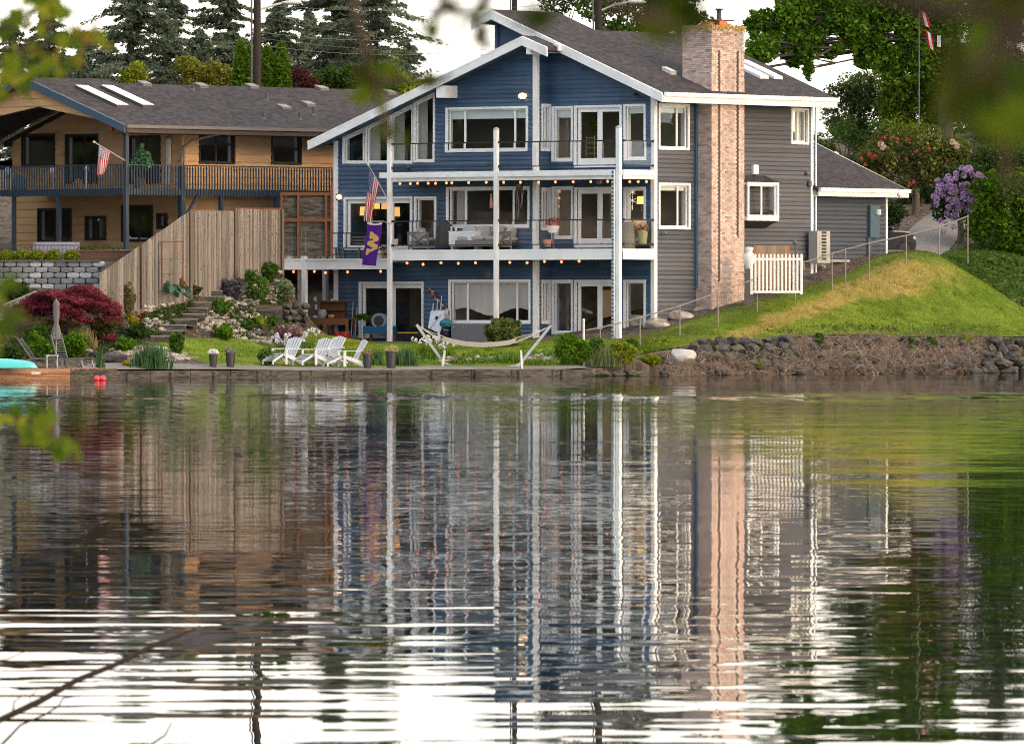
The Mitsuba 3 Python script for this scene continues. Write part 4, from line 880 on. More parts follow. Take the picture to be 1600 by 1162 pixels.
k = thing('deck_chest', 'white two door storage chest on the middle deck in front of the sofa', 'chest'); a0, a1 = H.at_b(744, 370, BD + 0.35)[0], H.at_b(702, 370, BD + 0.35)[0]
m = M(); H.box(m, a0, a1, BD + 0.35, BD + 0.85, zt_m + 0.14, zt_m + 0.66, (0.66, 0.70, 0.74)); H.box(m, a0 - .02, a1 + .02, BD + 0.33, BD + 0.87, zt_m + 0.66, zt_m + 0.70, (0.68, 0.71, 0.74)); put(k, 'body', m, 'paint')
for i in (0, 1): m = M(); H.box(m, a0 + 0.03 + i * (a1 - a0) / 2, a0 - 0.03 + (i + 1) * (a1 - a0) / 2, BD + 0.325, BD + 0.348, zt_m + 0.18, zt_m + 0.64, (0.68, 0.72, 0.75)); put(k, 'door', m, 'paint')
m = M(); 
for s in (a0 + .05, a1 - .1): H.box(m, s, s + 0.06, BD + 0.4, BD + 0.8, zt_m, zt_m + 0.14, (0.5, 0.5, 0.5))
put(k, 'leg', m, 'paint')
for px, hh in ((706, 0.18), (713, 0.16)): solo('drinking_glass', f'small clear glass on the white deck chest, {"left" if px == 706 else "right"} one of two', 'glass', M().lathe(H(H.at_b(px, 360, BD + .5)[0], BD + 0.5, zt_m + 0.70), [(0.03, 0), (0.05, hh), (0.045, hh), (0.028, 0.01)], 10, (0.6, 0.62, 0.62)), 'gloss', True)
c = H(H.at_b(696, 370, BD + .75)[0], BD + 0.75, zt_m); m = M(); n = 22
ang = np.arange(n) * 2 * np.pi / n; rows_ = []
for z, r in ((0.05, 0.40), (0.4, 0.34), (0.75, 0.30), (0.95, 0.24), (1.06, 0.12), (1.08, 0.0)):
    rr = r * (1 + 0.10 * np.sin(ang * 6 + z * 2)); rows_.append(np.stack([c[0] + rr * np.cos(ang), c[1] + rr * np.sin(ang), np.full(n, c[2] + z)], -1))
v = np.vstack(rows_); i, j = np.meshgrid(np.arange(5), np.arange(n), indexing='ij'); m.add(v, np.stack([i * n + j, i * n + (j + 1) % n, (i + 1) * n + (j + 1) % n, (i + 1) * n + j], -1).reshape(-1, 4), (0.025, 0.03, 0.04))
solo('covered_grill', 'tall thing under a black cloth cover left of the white chest', 'grill', m, 'matte', True)
# left deck seats
for px, bq, lab in ((512, BD + 1.0, 'left'), (548, BD + 1.0, 'right')):
    k = thing('deck_bench', f'dark slatted bench on the side deck, the {lab} one', 'bench'); a0 = H.at_b(px, 390, bq)[0]; m = M(); c_ = (0.16, 0.14, 0.13)
    for t in (0, .12, .24, .36): H.box(m, a0 - .45, a0 + .45, bq + t, bq + t + 0.09, zl + 0.42, zl + 0.45, c_)
    put(k, 'seat', m, 'matte'); m = M()
    for z in (0.55, 0.68, 0.80): H.box(m, a0 - .45, a0 + .45, bq + 0.46, bq + 0.49, zl + z, zl + z + 0.08, c_)
    put(k, 'backrest', m, 'matte')
    for s in (-.42, .36):
        m = M(); H.box(m, a0 + s, a0 + s + 0.06, bq + .02, bq + .08, zl, zl + .42, c_); H.box(m, a0 + s, a0 + s + .06, bq + .44, bq + .50, zl, zl + .9, c_); put(k, 'leg', m, 'matte')
# wind chimes
def hang(label, px, y0, y1, b, build):
    k = thing('wind_chime', label, 'wind chime', None); p = hb(px, y0, b); q = hb(px, y1, b)
    put(k, 'cord', M().tube([p + [0, 0, 0.35], q + [0, 0, 0.05]], 0.006, 4, BLACK), 'matte'); put(k, 'chime', build(p, q), 'paint', False)
hang('copper tube wind chime hanging left of the middle deck post', 767.5, 303, 325, BD + 0.3, lambda p, q: M().tube([p, p * .7 + q * .3, p * .6 + q * .4, q], [0.03, 0.03, 0.05, 0.06], 8, (0.40, 0.17, 0.11)))
def _rib(p, q):
    m = M(); m.ball(p + [0, 0, .12], (0.14, 0.14, 0.2), (0.03, 0.025, 0.025), 2)
    for i, dx in enumerate((-.13, -.06, 0.02, .09, .15)): m.bar(p + [dx, 0, 0], q + [dx * .6, 0, 0.12 * i], 0.04, 0.01, [(0.35, 0.16, 0.15), (0.5, 0.45, 0.45), (0.05, 0.04, 0.05)][i % 3])
    return m
hang('dark wind chime with red and grey ribbons right of the middle deck post', 811.5, 297, 340, BD + 0.4, _rib)
def _balls(p, q):
    m = M()
    for i, t in enumerate((0, .25, .45, .7, 1)): m.ball(p + (q - p) * t + [0.03 * (-1) ** i, 0, 0], 0.085 - 0.01 * i, [(0.5, 0.48, 0.46), (0.3, 0.22, 0.18)][i % 2], 1)
    return m
hang('string of silvery balls hanging in front of the narrow deck window', 872, 299, 323, BD + 0.5, _balls)
def _stars(p, q):
    m = M()
    for t, r in ((0.12, 0.13), (0.52, 0.15)):
        c = p + (q - p) * t
        for a in range(3): d = np.array([math.cos(a * math.pi / 3 + .5), 0, math.sin(a * math.pi / 3 + .5)]) * r; m.bar(c - d, c + d, 0.03, 0.02, (0.8, 0.8, 0.78))
    m.bar(p * .25 + q * .75, q, 0.035, col=(0.8, 0.8, 0.78)); return m
hang('two white stars and a spike hanging in front of the right deck window', 988, 297, 328, -0.6, _stars)
m = M().ball(hb(936, 283, BD + .6), 0.13, (0.12, 0.11, 0.11), 2); solo('hanging_globe', 'small dark globe hanging under the upper deck', 'ornament', m, 'gloss', True)

# ------------------------------------------------------------------ flags
def us_flag(S, sub=6):
    m = M()
    for i in range(13):
        for j in range(20):
            u0, u1, v0, v1 = i / 13, (i + 1) / 13, j / 20, (j + 1) / 20
            col = (0.035, 0.045, 0.16) if (i < 7 and j < 8) else ((0.50, 0.02, 0.04) if i % 2 == 0 else (0.74, 0.72, 0.70))
            m.add([S(u0, v0), S(u1, v0), S(u1, v1), S(u0, v1)], [[0, 1, 2, 3]], col)
    return m
def us_stars(S):
    m = M()
    for r in range(9):
        for c in range(6 if r % 2 == 0 else 5):
            u = (r + 0.9) / 10.4 * 7 / 13; v = ((c + 0.55) if r % 2 == 0 else (c + 1.05)) / 6.1 * 0.4
            p = S(u, v); e = S(u + .012, v) - p; g = S(u, v + .01) - p; e = e / np.linalg.norm(e); g = g / np.linalg.norm(g); nn = np.cross(e, g); nn /= np.linalg.norm(nn); nn *= -np.sign(nn[1]) * -1 if False else (1 if nn[1] < 0 else -1)
            pts = [p + nn * 0.006 + (e * math.cos(t) + g * math.sin(t)) * (0.028 if q % 2 == 0 else 0.012) for q, t in enumerate(np.arange(10) * math.pi / 5)]
            m.add([p + nn * 0.006] + pts, [[0, q + 1, (q + 1) % 10 + 1] for q in range(10)], (0.8, 0.8, 0.8))
    return m
def flag(name, label, base, tip, h0, h1, drop, fold, cat='flag'):
    """pole from base to tip; hoist from h0 (tip end) to h1; the cloth hangs along drop with folds"""
    k = thing(name, label, cat)
    base, tip, h0, h1, drop = (np.asarray(q, float) for q in (base, tip, h0, h1, drop))
    put(k, 'pole', M().tube([base, tip], 0.02, 8, (0.45, 0.43, 0.40)).ball(tip, 0.05, (0.6, 0.5, 0.3), 1), 'paint')
    def S(u, v):
        p = h0 + (h1 - h0) * u * (1 - 0.35 * v) + drop * v * (1 + 0.10 * (0.5 - u) - 0.1 * u)
        return p + np.array([0.0, 0.13, 0.0]) * math.sin(u * fold * math.pi + v * 1.2) * (0.3 + 0.9 * v) + np.array([0.03, 0, 0]) * math.sin(u * fold * 2 + v * 5) * v
    put(k, 'cloth', us_flag(S), 'leaf'); put(k, 'star', us_stars(S), 'leaf', kind='stuff'); return k
Yf = H(aL1, BD, 0)[1] - 0.9
flag('national_flag', 'striped flag with blue starred corner hanging from a pole at the left deck post', hb(606, 312, BD - 0.1), at(575.5, 258, Yf), at(577, 262, Yf), at(592, 289, Yf + .35), at(571, 343, Yf) - at(579, 264, Yf), 4.2)
k = thing('purple_flag', 'long purple banner flag with a golden letter W turned sideways', 'flag'); Yq = H(aL1, BD, 0)[1] - 0.55
p0, p1 = at(574, 346.5, Yq), at(598, 347, Yq + .2)
put(k, 'pole', M().tube([hb(611, 350, BD - .1), at(598, 346, Yq + .2), p0 + [-.02, 0, 0]], 0.018, 8, (0.35, 0.36, 0.25)), 'paint')
def SP(u, v):
    l = at(573.5, 347, Yq) * (1 - v) + at(566.5, 414, Yq) * v; r = at(597, 347.5, Yq) * (1 - v) + at(588.5, 415.5, Yq) * v
    p = l * (1 - u) + r * u; p[1] += 0.07 * math.sin(u * 5.2 + v * 2.0) * (0.4 + .6 * v); p[2] -= 0.05 * math.sin(u * math.pi) * (1 - v); p[0] += 0.03 * math.sin(v * 5.5); return p
def cloth(S, u0, u1, v0, v1, nu, nv, col, off=0.0):
    us, vs = np.linspace(u0, u1, nu), np.linspace(v0, v1, nv); V = np.array([[S(u, v) + np.array([0, -off, 0]) for v in vs] for u in us]).reshape(-1, 3)
    i, j = np.meshgrid(np.arange(nu - 1), np.arange(nv - 1), indexing='ij'); return V, np.stack([i * nv + j, (i + 1) * nv + j, (i + 1) * nv + j + 1, i * nv + j + 1], -1).reshape(-1, 4), col
put(k, 'cloth', M().add(*cloth(SP, 0, 1, 0.045, 1, 12, 24, (0.085, 0.025, 0.235))), 'leaf', True)
put(k, 'header', M().add(*cloth(SP, 0, 1, 0, 0.045, 12, 3, (0.75, 0.74, 0.76))), 'leaf', True)
# the letter W, read from the side: its strokes run across the banner
W = Polygon([(0.80, 0.22), (0.93, 0.37), (0.93, 0.40), (0.62, 0.44), (0.62, 0.46), (0.90, 0.545), (0.90, 0.60), (0.30, 0.70), (0.30, 0.755), (0.16, 0.76), (0.16, 0.63), (0.30, 0.625), (0.62, 0.585), (0.62, 0.575), (0.14, 0.565), (0.14, 0.47), (0.58, 0.385), (0.56, 0.375), (0.40, 0.36), (0.40, 0.385), (0.26, 0.385), (0.26, 0.20), (0.40, 0.20), (0.40, 0.255), (0.78, 0.335), (0.70, 0.22)]).buffer(0)
W = Polygon([(.38, .20), (.86, .335), (.86, .41), (.52, .455), (.90, .52), (.90, .60), (.36, .70), (.36, .755), (.17, .755), (.17, .60), (.36, .60), (.36, .625), (.60, .585), (.14, .515), (.14, .44), (.52, .385), (.36, .345), (.36, .375), (.22, .375), (.22, .20)]).buffer(0)
v2, f2 = trimesh.creation.triangulate_polygon(W, engine='triangle') if False else trimesh.creation.triangulate_polygon(W.segmentize(0.03), engine='earcut')
tm = trimesh.Trimesh(np.column_stack([v2, v2[:, 0] * 0]), f2, process=False).subdivide().subdivide()
for off in (0.012, -0.012): put(k, 'letter', M().add([SP(u, v) + np.array([0, -off, 0]) for u, v, _ in tm.vertices], tm.faces, (0.62, 0.42, 0.14)), 'leaf')
# ------------------------------------------------------------------ the tan house at the left
A4 = math.radians(45)
_o = at(197, 258, 318.0)
L = Frame(_o[:2], (math.cos(A4), math.sin(A4)), (-math.sin(A4), math.cos(A4)))
tan_h = thing('tan_house', 'tan neighbouring house with long dark balcony, low grey roof and two skylights', 'house')
NAVY = (0.032, 0.05, 0.072); BROWN = (0.06, 0.045, 0.04)
bw = 1.2
def solve_a(px, b):
    lo, hi = -5.0, 30.0
    for _ in range(50):
        md = (lo + hi) / 2
        if xpx(L(md, b, 0)) < px: lo = md
        else: hi = md
    return lo
aw = solve_a(285, bw)
zdk = L.at_b(197, 294, 0)[1]                       # floor of the balcony
zev = L.at_b(205, 196, -0.35)[1]
tp = math.tan(math.radians(18.5))
def zr(b): return zev + (b + 0.35) * tp
z_ter = 4.15
hG, hW = [], []
fg = L.wall_a(aw); fw = L.wall_b(bw)
DK = (0.035, 0.03, 0.03)
def lw(fn, f, a, x0, y0, x1, y1, holes, **k): holes.append(casing_window(tan_h, fn, rect(f, a, x0, y0, x1, y1), colour=DK, wood='paint', cas=0.06, **k))
lw(fg, L.at_a, aw, 35, 209, 87, 262, hG); lw(fg, L.at_a, aw, 103, 209, 155, 288, hG, mull=(0.45,)); lw(fg, L.at_a, aw, 201, 211, 252, 288, hG, mull=(0.5,))
lw(fg, L.at_a, aw, 60, 325, 113, 379, hG, mull=(0.5,)); lw(fg, L.at_a, aw, 134, 337, 167, 376, hG, mull=(0.55,)); lw(fg, L.at_a, aw, 191, 320, 240, 378, hG, mull=(0.5,)); lw(fg, L.at_a, aw, 246, 333, 263, 358, hG)
lw(fw, L.at_b, bw, 310, 204.5, 366, 256, hW, mull=(0.52,), rails=(0.6,)); lw(fw, L.at_b, bw, 423, 205, 470, 257, hW, rails=(0.45,))
bmax = L.at_a(20, 250, aw)[0]
clad(tan_h, fg, Polygon([(bw, z_ter), (bw, zr(bw) - 0.2), (5.4, zr(5.4) - 0.2), (bmax, zr(5.4) - 0.2 - (bmax - 5.4) * tp), (bmax, z_ter)]), hG, 'tan_siding', expo=0.30, backing='room')
clad(tan_h, fw, Polygon([(aw, z_ter), (aw, zev), (aw + 14.5, zev), (aw + 14.5, z_ter)]), hW, 'tan_siding', expo=0.30, backing='room')
flush_boards(tan_h)
m = M(); L.box(m, aw + 0.2, aw + 14, 6.0, 6.15, z_ter, zev); L.box(m, aw + 0.2, aw + 14, bw + .3, 6, zdk - 0.3, zdk - 0.1); L.box(m, aw + 5, aw + 5.1, bw + .3, 6, z_ter, zev); L.box(m, aw + 0.2, aw + 14.4, bw + 0.2, bmax, zev - 0.05, zev); L.box(m, aw + 0.2, aw + 14.4, bmax - 0.2, bmax, z_ter, zev); put(tan_h, 'interior', m, 'room')
# roof: front slope, its raised ridge at the left end, hidden far slope
def lroof(poly, zf, name='roof', thick=0.18):
    return put(tan_h, name, M().slab(poly, lambda a, b, d: L(a, b, zf(b) + d), -thick, 0), 'shingle')
b1, b2 = 5.5, 5.0
a_st = solve_a(166, b1)
lroof(sbox(-0.35, -0.35, a_st, b1), zr); lroof(sbox(a_st, -0.35, aw + 15, b2), lambda b: zr(b) - 0.004)
lroof(sbox(-0.35, b1, a_st, b1 + 6.5), lambda b: 2 * zr(b1) - zr(b) - 0.003); lroof(sbox(a_st, b2, aw + 15, b2 + 6.5), lambda b: 2 * zr(b2) - zr(b) - 0.006)
def lrake(b0, b1_, zf, a, h=0.28):
    m = M().slab(Polygon([(b0, zf(b0) - h), (b1_, zf(b1_) - h), (b1_, zf(b1_) + 0.02), (b0, zf(b0) + 0.02)]), lambda s, z, d: L(a - d, s, z), 0, 0.06, (0.06, 0.10, 0.14)); put(tan_h, 'fascia_board', m, 'paint')
lrake(-0.37, b1, zr, -0.36); lrake(b1, b1 + 6.5, lambda b: 2 * zr(b1) - zr(b), -0.361)
m = M(); L.box(m, -0.30, aw + 15, -0.37, -0.355, zev - 0.26, zev - 0.04, BROWN); put(tan_h, 'fascia_board', m, 'paint')
m = M(); L.box(m, -0.35, aw + 15, -0.48, -0.372, zev - 0.10, zev + 0.02, (0.16, 0.145, 0.14)); put(tan_h, 'gutter', m, 'paint')
m = M(); L.box(m, -0.3, aw + 15, -0.35, bw, zev - 0.28, zev - 0.25, (0.10, 0.07, 0.05)); put(tan_h, 'soffit', m, 'matte')
# gable panel with the open porch below
bA, zA = L.at_a(60, 167, 0); bC, zC = L.at_a(150, 186, 0); zE = L.at_a(0, 183, 0)[1]; bE = L.at_a(-8, 184, 0)[0]
gp = Polygon([(0.0, zr(0) - 0.22), (b1, zr(b1) - 0.22), (b1 + 5, zr(b1) - 0.22 - 5 * tp), (bE, zE), (bA, zA), (bC, zC), (0.35, zr(0) - 0.28)])
clad(tan_h, lambda t, z, d: L(0.0 - d, t, z), gp.buffer(0), [], 'tan_siding', name='gable_wall', expo=0.30, backing='room')
flush_boards(tan_h)
m = M()
for bb in (1.6, 3.2, 6.2): m.bar(L(0.1, bb, zr(min(bb, 2 * b1 - bb)) - 0.35), L(aw, bb, zr(min(bb, 2 * b1 - bb)) - 0.35), 0.12, 0.16, (0.12, 0.085, 0.06))
put(tan_h, 'porch_rafter', m, 'matte', kind='stuff')
# skylights and roof vents
def on_roof(px, py):
    n = np.cross(L.ea, L.eb + np.array([0, 0, tp])); p = ray_plane(px, py, L(0, 0, zr(0)), n); q = p - L.O; return float(q @ L.ea), float(q @ L.eb)
for xt, xb in ((117, 187), (157, 227)):
    a0, bt = on_roof(xt, 138); bb_ = on_roof(xb, 169)[1]
    m = M().slab(sbox(a0, bb_, a0 + 0.65, bt), lambda a, b, d: L(a, b, zr(b) + d), 0, 0.12, (0.06, 0.055, 0.05)); k = put(tan_h, 'skylight', m, 'paint')
    put(k, 'glazing', M().slab(sbox(a0 + 0.03, bb_ + 0.03, a0 + 0.62, bt - 0.03), lambda a, b, d: L(a, b, zr(b) + d), 0.121, 0.135, (0.82, 0.83, 0.85)), 'gloss')
for px, py in ((226, 133), (315, 136), (394, 137), (444, 169.5), (482, 164.5), (503, 140), (608, 146)):
    a, b = on_roof(px, py); m = M().slab(sbox(a - 0.2, b - 0.15, a + 0.2, b + 0.15).buffer(0.04), lambda s, t, d: L(s, t, zr(t) + d), 0, 0.11, (0.13, 0.125, 0.12)); put(tan_h, 'roof_vent', m, 'paint')
for px, py in ((416, 157), (411, 186), (468, 187), (490, 180), (301, 141)):
    a, b = on_roof(px, py); m = M().tube([L(a, b, zr(b) - .05), L(a, b, zr(b) + 0.30)], 0.045, 8, (0.05, 0.05, 0.05)).lathe(L(a, b, zr(b) - 0.03), [(0.12, 0), (0.05, 0.1)], 8, (0.06, 0.06, 0.06)); put(tan_h, 'vent_pipe', m, 'paint')
# balcony
balc = thing('long_balcony', 'long dark balcony with vertical slats round the tan house', 'balcony')
aE = solve_a(517, 0); bE2 = 9.0
m = M().slab(Polygon([(0, 0), (aE, 0), (aE, bw), (aw, bw), (aw, bE2), (0, bE2)]), lambda a, b, d: L(a, b, zdk + d), -0.14, 0, (0.08, 0.07, 0.065)); put(balc, 'floor', m, 'matte')
m = M(); L.box(m, 0, aE, -0.045, -0.003, zdk - 0.24, zdk - 0.01, NAVY); put(balc, 'rim_board', m, 'paint')
m = M(); L.box(m, -0.045, -0.003, 0, bE2, zdk - 0.24, zdk - 0.01, NAVY); put(balc, 'rim_board', m, 'paint')
zt = zdk + 0.87
m = M(); L.box(m, -0.10, aE, -0.10, 0.02, zt, zt + 0.045, NAVY); put(balc, 'top_rail', m, 'paint')
m = M(); L.box(m, -0.10, 0.02, 0.02, bE2, zt, zt + 0.045, NAVY); put(balc, 'top_rail', m, 'paint')
bal = mikit.ply(M().box((0, 0, (zt - zdk + 0.26) / 2), (0.04, 0.04, zt - zdk + 0.26), NAVY, A4).mesh(), 'paint', color=np.tile(NAVY, (8, 1)))
for i, a in enumerate(np.arange(0.06, aE, 0.145)): scene[numbered(balc + '__baluster')] = {**bal, 'to_world': T().translate(L(a, -0.068, zdk - 0.27).tolist())}
for i, b in enumerate(np.arange(0.08, bE2, 0.145)): scene[numbered(balc + '__baluster')] = {**bal, 'to_world': T().translate(L(-0.068, b, zdk - 0.27).tolist())}
for (a, b, top, w) in ((0.03, 0.03, zev - 0.02, 0.16), (solve_a(284, 0.06), 0.06, zt, 0.22), (0.06, L.at_a(92, 300, 0.06)[0], zdk - 0.24, 0.15), (0.06, L.at_a(22, 300, 0.06)[0], zdk - 0.24, 0.13), (solve_a(345, 0.06), 0.06, zdk - 0.24, 0.14), (solve_a(432, 0.06), 0.06, zdk - 0.24, 0.14)):
    m = M(); L.box(m, a - w / 2, a + w / 2, b - w / 2, b + w / 2, z_ter - 0.1, top, NAVY); put(balc, 'post', m, 'paint')
m = M().bar(L(solve_a(284, .06), .06, z_ter + 1.6), L(solve_a(310, .06), .06, zdk - 0.2), 0.09, col=NAVY); put(balc, 'brace', m, 'paint')
m = M(); a9 = solve_a(288, bw - .06); m.tube([L(a9, bw - .05, zdk + .1), L(a9, bw - .05, zev - 0.75), L(a9 + .1, bw - .35, zev - 0.5), L(a9 + .7, -.35, zev - 0.2)], 0.05, 8, (0.25, 0.23, 0.22)); put(tan_h, 'downspout', m, 'paint')
m = M()
for q in (-.09, 0, .09): b_, z_ = L.at_a(264, 220, aw - .1); m.bar(L(aw - 0.12, b_ + q, zdk + 0.2), L(aw - 0.12, b_ + q, L.at_a(264, 217, aw)[1]), 0.05, col=(0.62, 0.62, 0.6))
solo('closed_parasol', 'narrow folded white parasol behind the balcony slats, right of the potted tree', 'parasol', m.lathe(L(aw - .12, b_, L.at_a(264, 217, aw)[1]), [(0.14, 0), (0.04, 0.12), (0, 0.2)], 8, (0.3, 0.25, 0.2)), 'matte')
# balcony plant, flag, red lamp
pt = L(0.9, L.at_a(218, 260, 0.9)[0], zdk)
k = thing('potted_tree', 'small bushy green tree in a pot on the dark balcony', 'tree'); put(k, 'pot', M().lathe(pt, [(0.0, 0), (0.18, 0), (0.24, 0.4), (0.2, 0.4), (0, 0.36)], 12, (0.12, 0.08, 0.06)), 'matte')
put(k, 'trunk', M().tube([pt + [0, 0, .3], pt + [0.03, 0, 0.8], pt + [0, 0, 1.2]], [.03, .025, .01], 6, (0.1, 0.07, 0.05)), 'matte')
mm = M()
for i, (dx, dz, r) in enumerate(((0, 1.0, .34), (-.2, 0.85, .25), (.25, .95, .27), (0.05, 1.35, .22), (0.3, 1.25, 0.14), (0.08, 1.62, .08))): leaf_cloud(mm, pt + [dx, 0, dz], r, 130, 0.08, [(0.05, 0.12, 0.06), (0.10, 0.22, 0.12), (0.16, 0.30, 0.17)], 60 + i, shell=0.1)
put(k, 'foliage', mm, 'leaf')
Yg = L(0, 0, 0)[1] - 0.55
flag('national_flag', 'striped flag with blue starred corner on a short pole above the tan house balcony', L(-0.0, 0.0, 0) * [1, 1, 0] + [0, 0, L.at_a(194, 252, 0)[1]], at(147, 222, Yg - .5), at(154, 227, Yg - .4), at(173, 239, Yg), at(158.5, 272, Yg - .3) - at(161, 228, Yg - .2), 3.0)
b_, z_ = L.at_a(173, 202, 0.1); solo('hanging_lantern', 'small red and white lantern hanging at the porch corner of the tan house', 'lantern', M().lathe(L(0.15, b_, z_ - .12), [(0, 0), (.09, .03), (.10, .2), (.06, .26), (0, .27)], 10, (0.45, 0.05, 0.03)).tube([L(.15, b_, z_ + .14), L(.15, b_, z_ + .4)], .008, 4, BLACK), 'paint')
b_, z_ = L.at_b(475, 213, bw); solo('red_wind_sock', 'thin red ribbon hanging on the orange wall of the tan house', 'ribbon', M().bar(L(b_, bw - .08, z_ + .12), L(b_ + .02, bw - .08, z_ - .15), 0.06, 0.01, (0.5, 0.02, 0.02)), 'matte')
for i, (px, py, col, s) in enumerate(((82, 268, (0.55, 0.57, 0.58), .10), (135, 264, (0.6, 0.6, 0.6), .09), (12, 270, (0.4, 0.45, 0.5), .16), (30, 290, (0.1, 0.14, 0.2), .3), (122, 289, (0.3, 0.2, 0.15), .18))):
    b_, z_ = L.at_a(px, py, 1.0); m = M().ball(L(1.0, b_, z_), (s, s, s * 1.4), col, 2, 0.25, i)
    m.tube([L(1.0, b_, zdk), L(1.0, b_, z_)], s * .35, 8, col)
    solo('balcony_ornament', ['small white cushion on a stand behind the balcony slats', 'pale ornament on a stand behind the balcony door slats', 'pale blue ornament at the far left end of the balcony', 'dark blue round seat at the left end of the balcony', 'brown pot low behind the balcony slats'][i], 'ornament', m, 'matte', True)
# terrace below the balcony
ter = Polygon([(-34, 304.6), (-15.0, 304.6), (-13.2, 307.5), (-9, 314), (-9, 330), (-34, 330)])
struct('terrace', M().slab(ter, lambda a, b, d: np.array([a, b, z_ter + d]), -1.6, 0), 'asphalt')
for i, (px, c_) in enumerate(((66, (0.40, 0.40, 0.50)),)):
    k = thing('terrace_table', 'table with a long lavender cloth on the lower terrace', 'table'); p = at(88, 400, 306.2)
    n = 40; ang = np.linspace(0, 2 * np.pi, n, endpoint=False); sq = lambda c, s: np.sign(c) * np.abs(c) ** 0.35
    ring = lambda rx, ry, z, f: np.stack([p[0] + rx * sq(np.cos(ang), 0) * (1 + f * np.sin(ang * 16)), p[1] + ry * sq(np.sin(ang), 0) * (1 + f * np.sin(ang * 16)), np.full(n, z)], -1)
    v = np.vstack([ring(.86, .4, z_ter + .05, .03), ring(.85, .39, z_ter + .4, .02), ring(.84, .38, z_ter + .72, 0), ring(.0, .0, z_ter + .722, 0)]); i_, j_ = np.meshgrid(np.arange(3), np.arange(n), indexing='ij')
    put(k, 'cloth', M().add(v, np.stack([i_ * n + j_, i_ * n + (j_ + 1) % n, (i_ + 1) * n + (j_ + 1) % n, (i_ + 1) * n + j_], -1).reshape(-1, 4), (0.36, 0.36, 0.46)), 'leaf', True)
    put(k, 'tabletop', M().box([p[0], p[1], z_ter + .69], (1.6, .7, .04), (.2, .15, .1)), 'matte')
    for sx in (-.7, .7):
        for sy in (-.3, .3): put(k, 'leg', M().box([p[0] + sx, p[1] + sy, z_ter + .34], (.05, .05, .66), (.2, .15, .1)), 'matte')
k = thing('iron_railing', 'low black iron railing in front of the lavender cloth table', 'railing')
q0, q1 = at(-40, 400, 305.2), at(125, 400, 305.2)
put(k, 'top_rail', M().bar([q0[0], q0[1], z_ter + .6], [q1[0], q1[1], z_ter + .6], .035, col=BLACK), 'paint')
for x in np.arange(q0[0], q1[0], 0.14): put(k, 'baluster', M().box([x, 305.2, z_ter + .3], (.018, .018, .6), BLACK), 'paint')
k = thing('wooden_planter', 'long brown wooden planter box on the terrace above the block wall', 'planter'); p = at(170, 405, 305.6); p = at(165, 405, 305.8)
for z in (0.0, .19): put(k, 'plank', M().box([p[0], p[1], z_ter + z + .095], (2.1, .7, .18), (0.10, 0.055, 0.04)), 'matte')
put(k, 'trim', M().box([p[0], p[1], z_ter + .40], (2.2, .8, .04), (0.13, 0.07, 0.05)), 'matte')
put(k, 'seedlings', leaf_cloud(M(), [p[0] - .2, p[1], z_ter + .5], (.9, .25, .12), 200, .05, DARKG, 77), 'leaf')
for i, px in enumerate((-14, 10, 35, 59, 84, 112)):
    p = at(px, 410, 304.95)
    k = thing('boxwood', f'round clipped bright green boxwood ball on the block wall, {["first", "second", "third", "fourth", "fifth", "sixth"][i]} from the left', 'shrub', 'clipped boxwood balls on the block wall')
    put(k, 'foliage', leaf_cloud(leaf_cloud(M(), [p[0], p[1], z_ter + .2], (.29, .27, .24), 900, .055, YELG, 80 + i, shell=.85, hemi=False), [p[0], p[1], z_ter + .18], (.25, .23, .2), 300, .07, DARKG, 180 + i, shell=.6), 'leaf')
    put(k, 'stem', M().tube([[p[0], p[1], z_ter], [p[0], p[1], z_ter + .2]], .03, 6, (.1, .07, .05)), 'matte')
# block retaining wall
k = thing('block_wall', 'grey concrete block retaining wall below the terrace of the tan house', 'wall'); rw = np.random.default_rng(3)
for r in range(6):
    x = -33.0 + (r % 2) * 0.23
    while x < -15.15:
        if x > -20.5:
            c = np.array([0.17, 0.185, 0.20]) * rw.uniform(0.6, 1.45)
            if rw.random() < .14: c = np.array([0.36, 0.38, 0.41])
            m = M().ball([x + .22, 304.45 - .02 * r * 0 + rw.uniform(-.015, .015) + (5 - r) * -0.035, z_ter - .1 - .205 * (5 - r)], (.23, .2, .105), c, 2); v = m.v[0]; o = np.array([x + .22, 304.45 - (5 - r) * .035, z_ter - .1 - .205 * (5 - r)])
            d = (v - o) / np.array([.23, .2, .105]); d = np.clip(d * 1.5, -1, 1); m.v[0] = o + d * np.array([.215, .19, .096]) + rw.normal(0, .004, v.shape)
            put(k, 'block', m, 'matte', True)
        x += 0.46
put(k, 'cap', M().box([-24.1, 304.42, z_ter + .02], (18.2, .5, .06), (0.10, 0.10, 0.105)), 'matte')
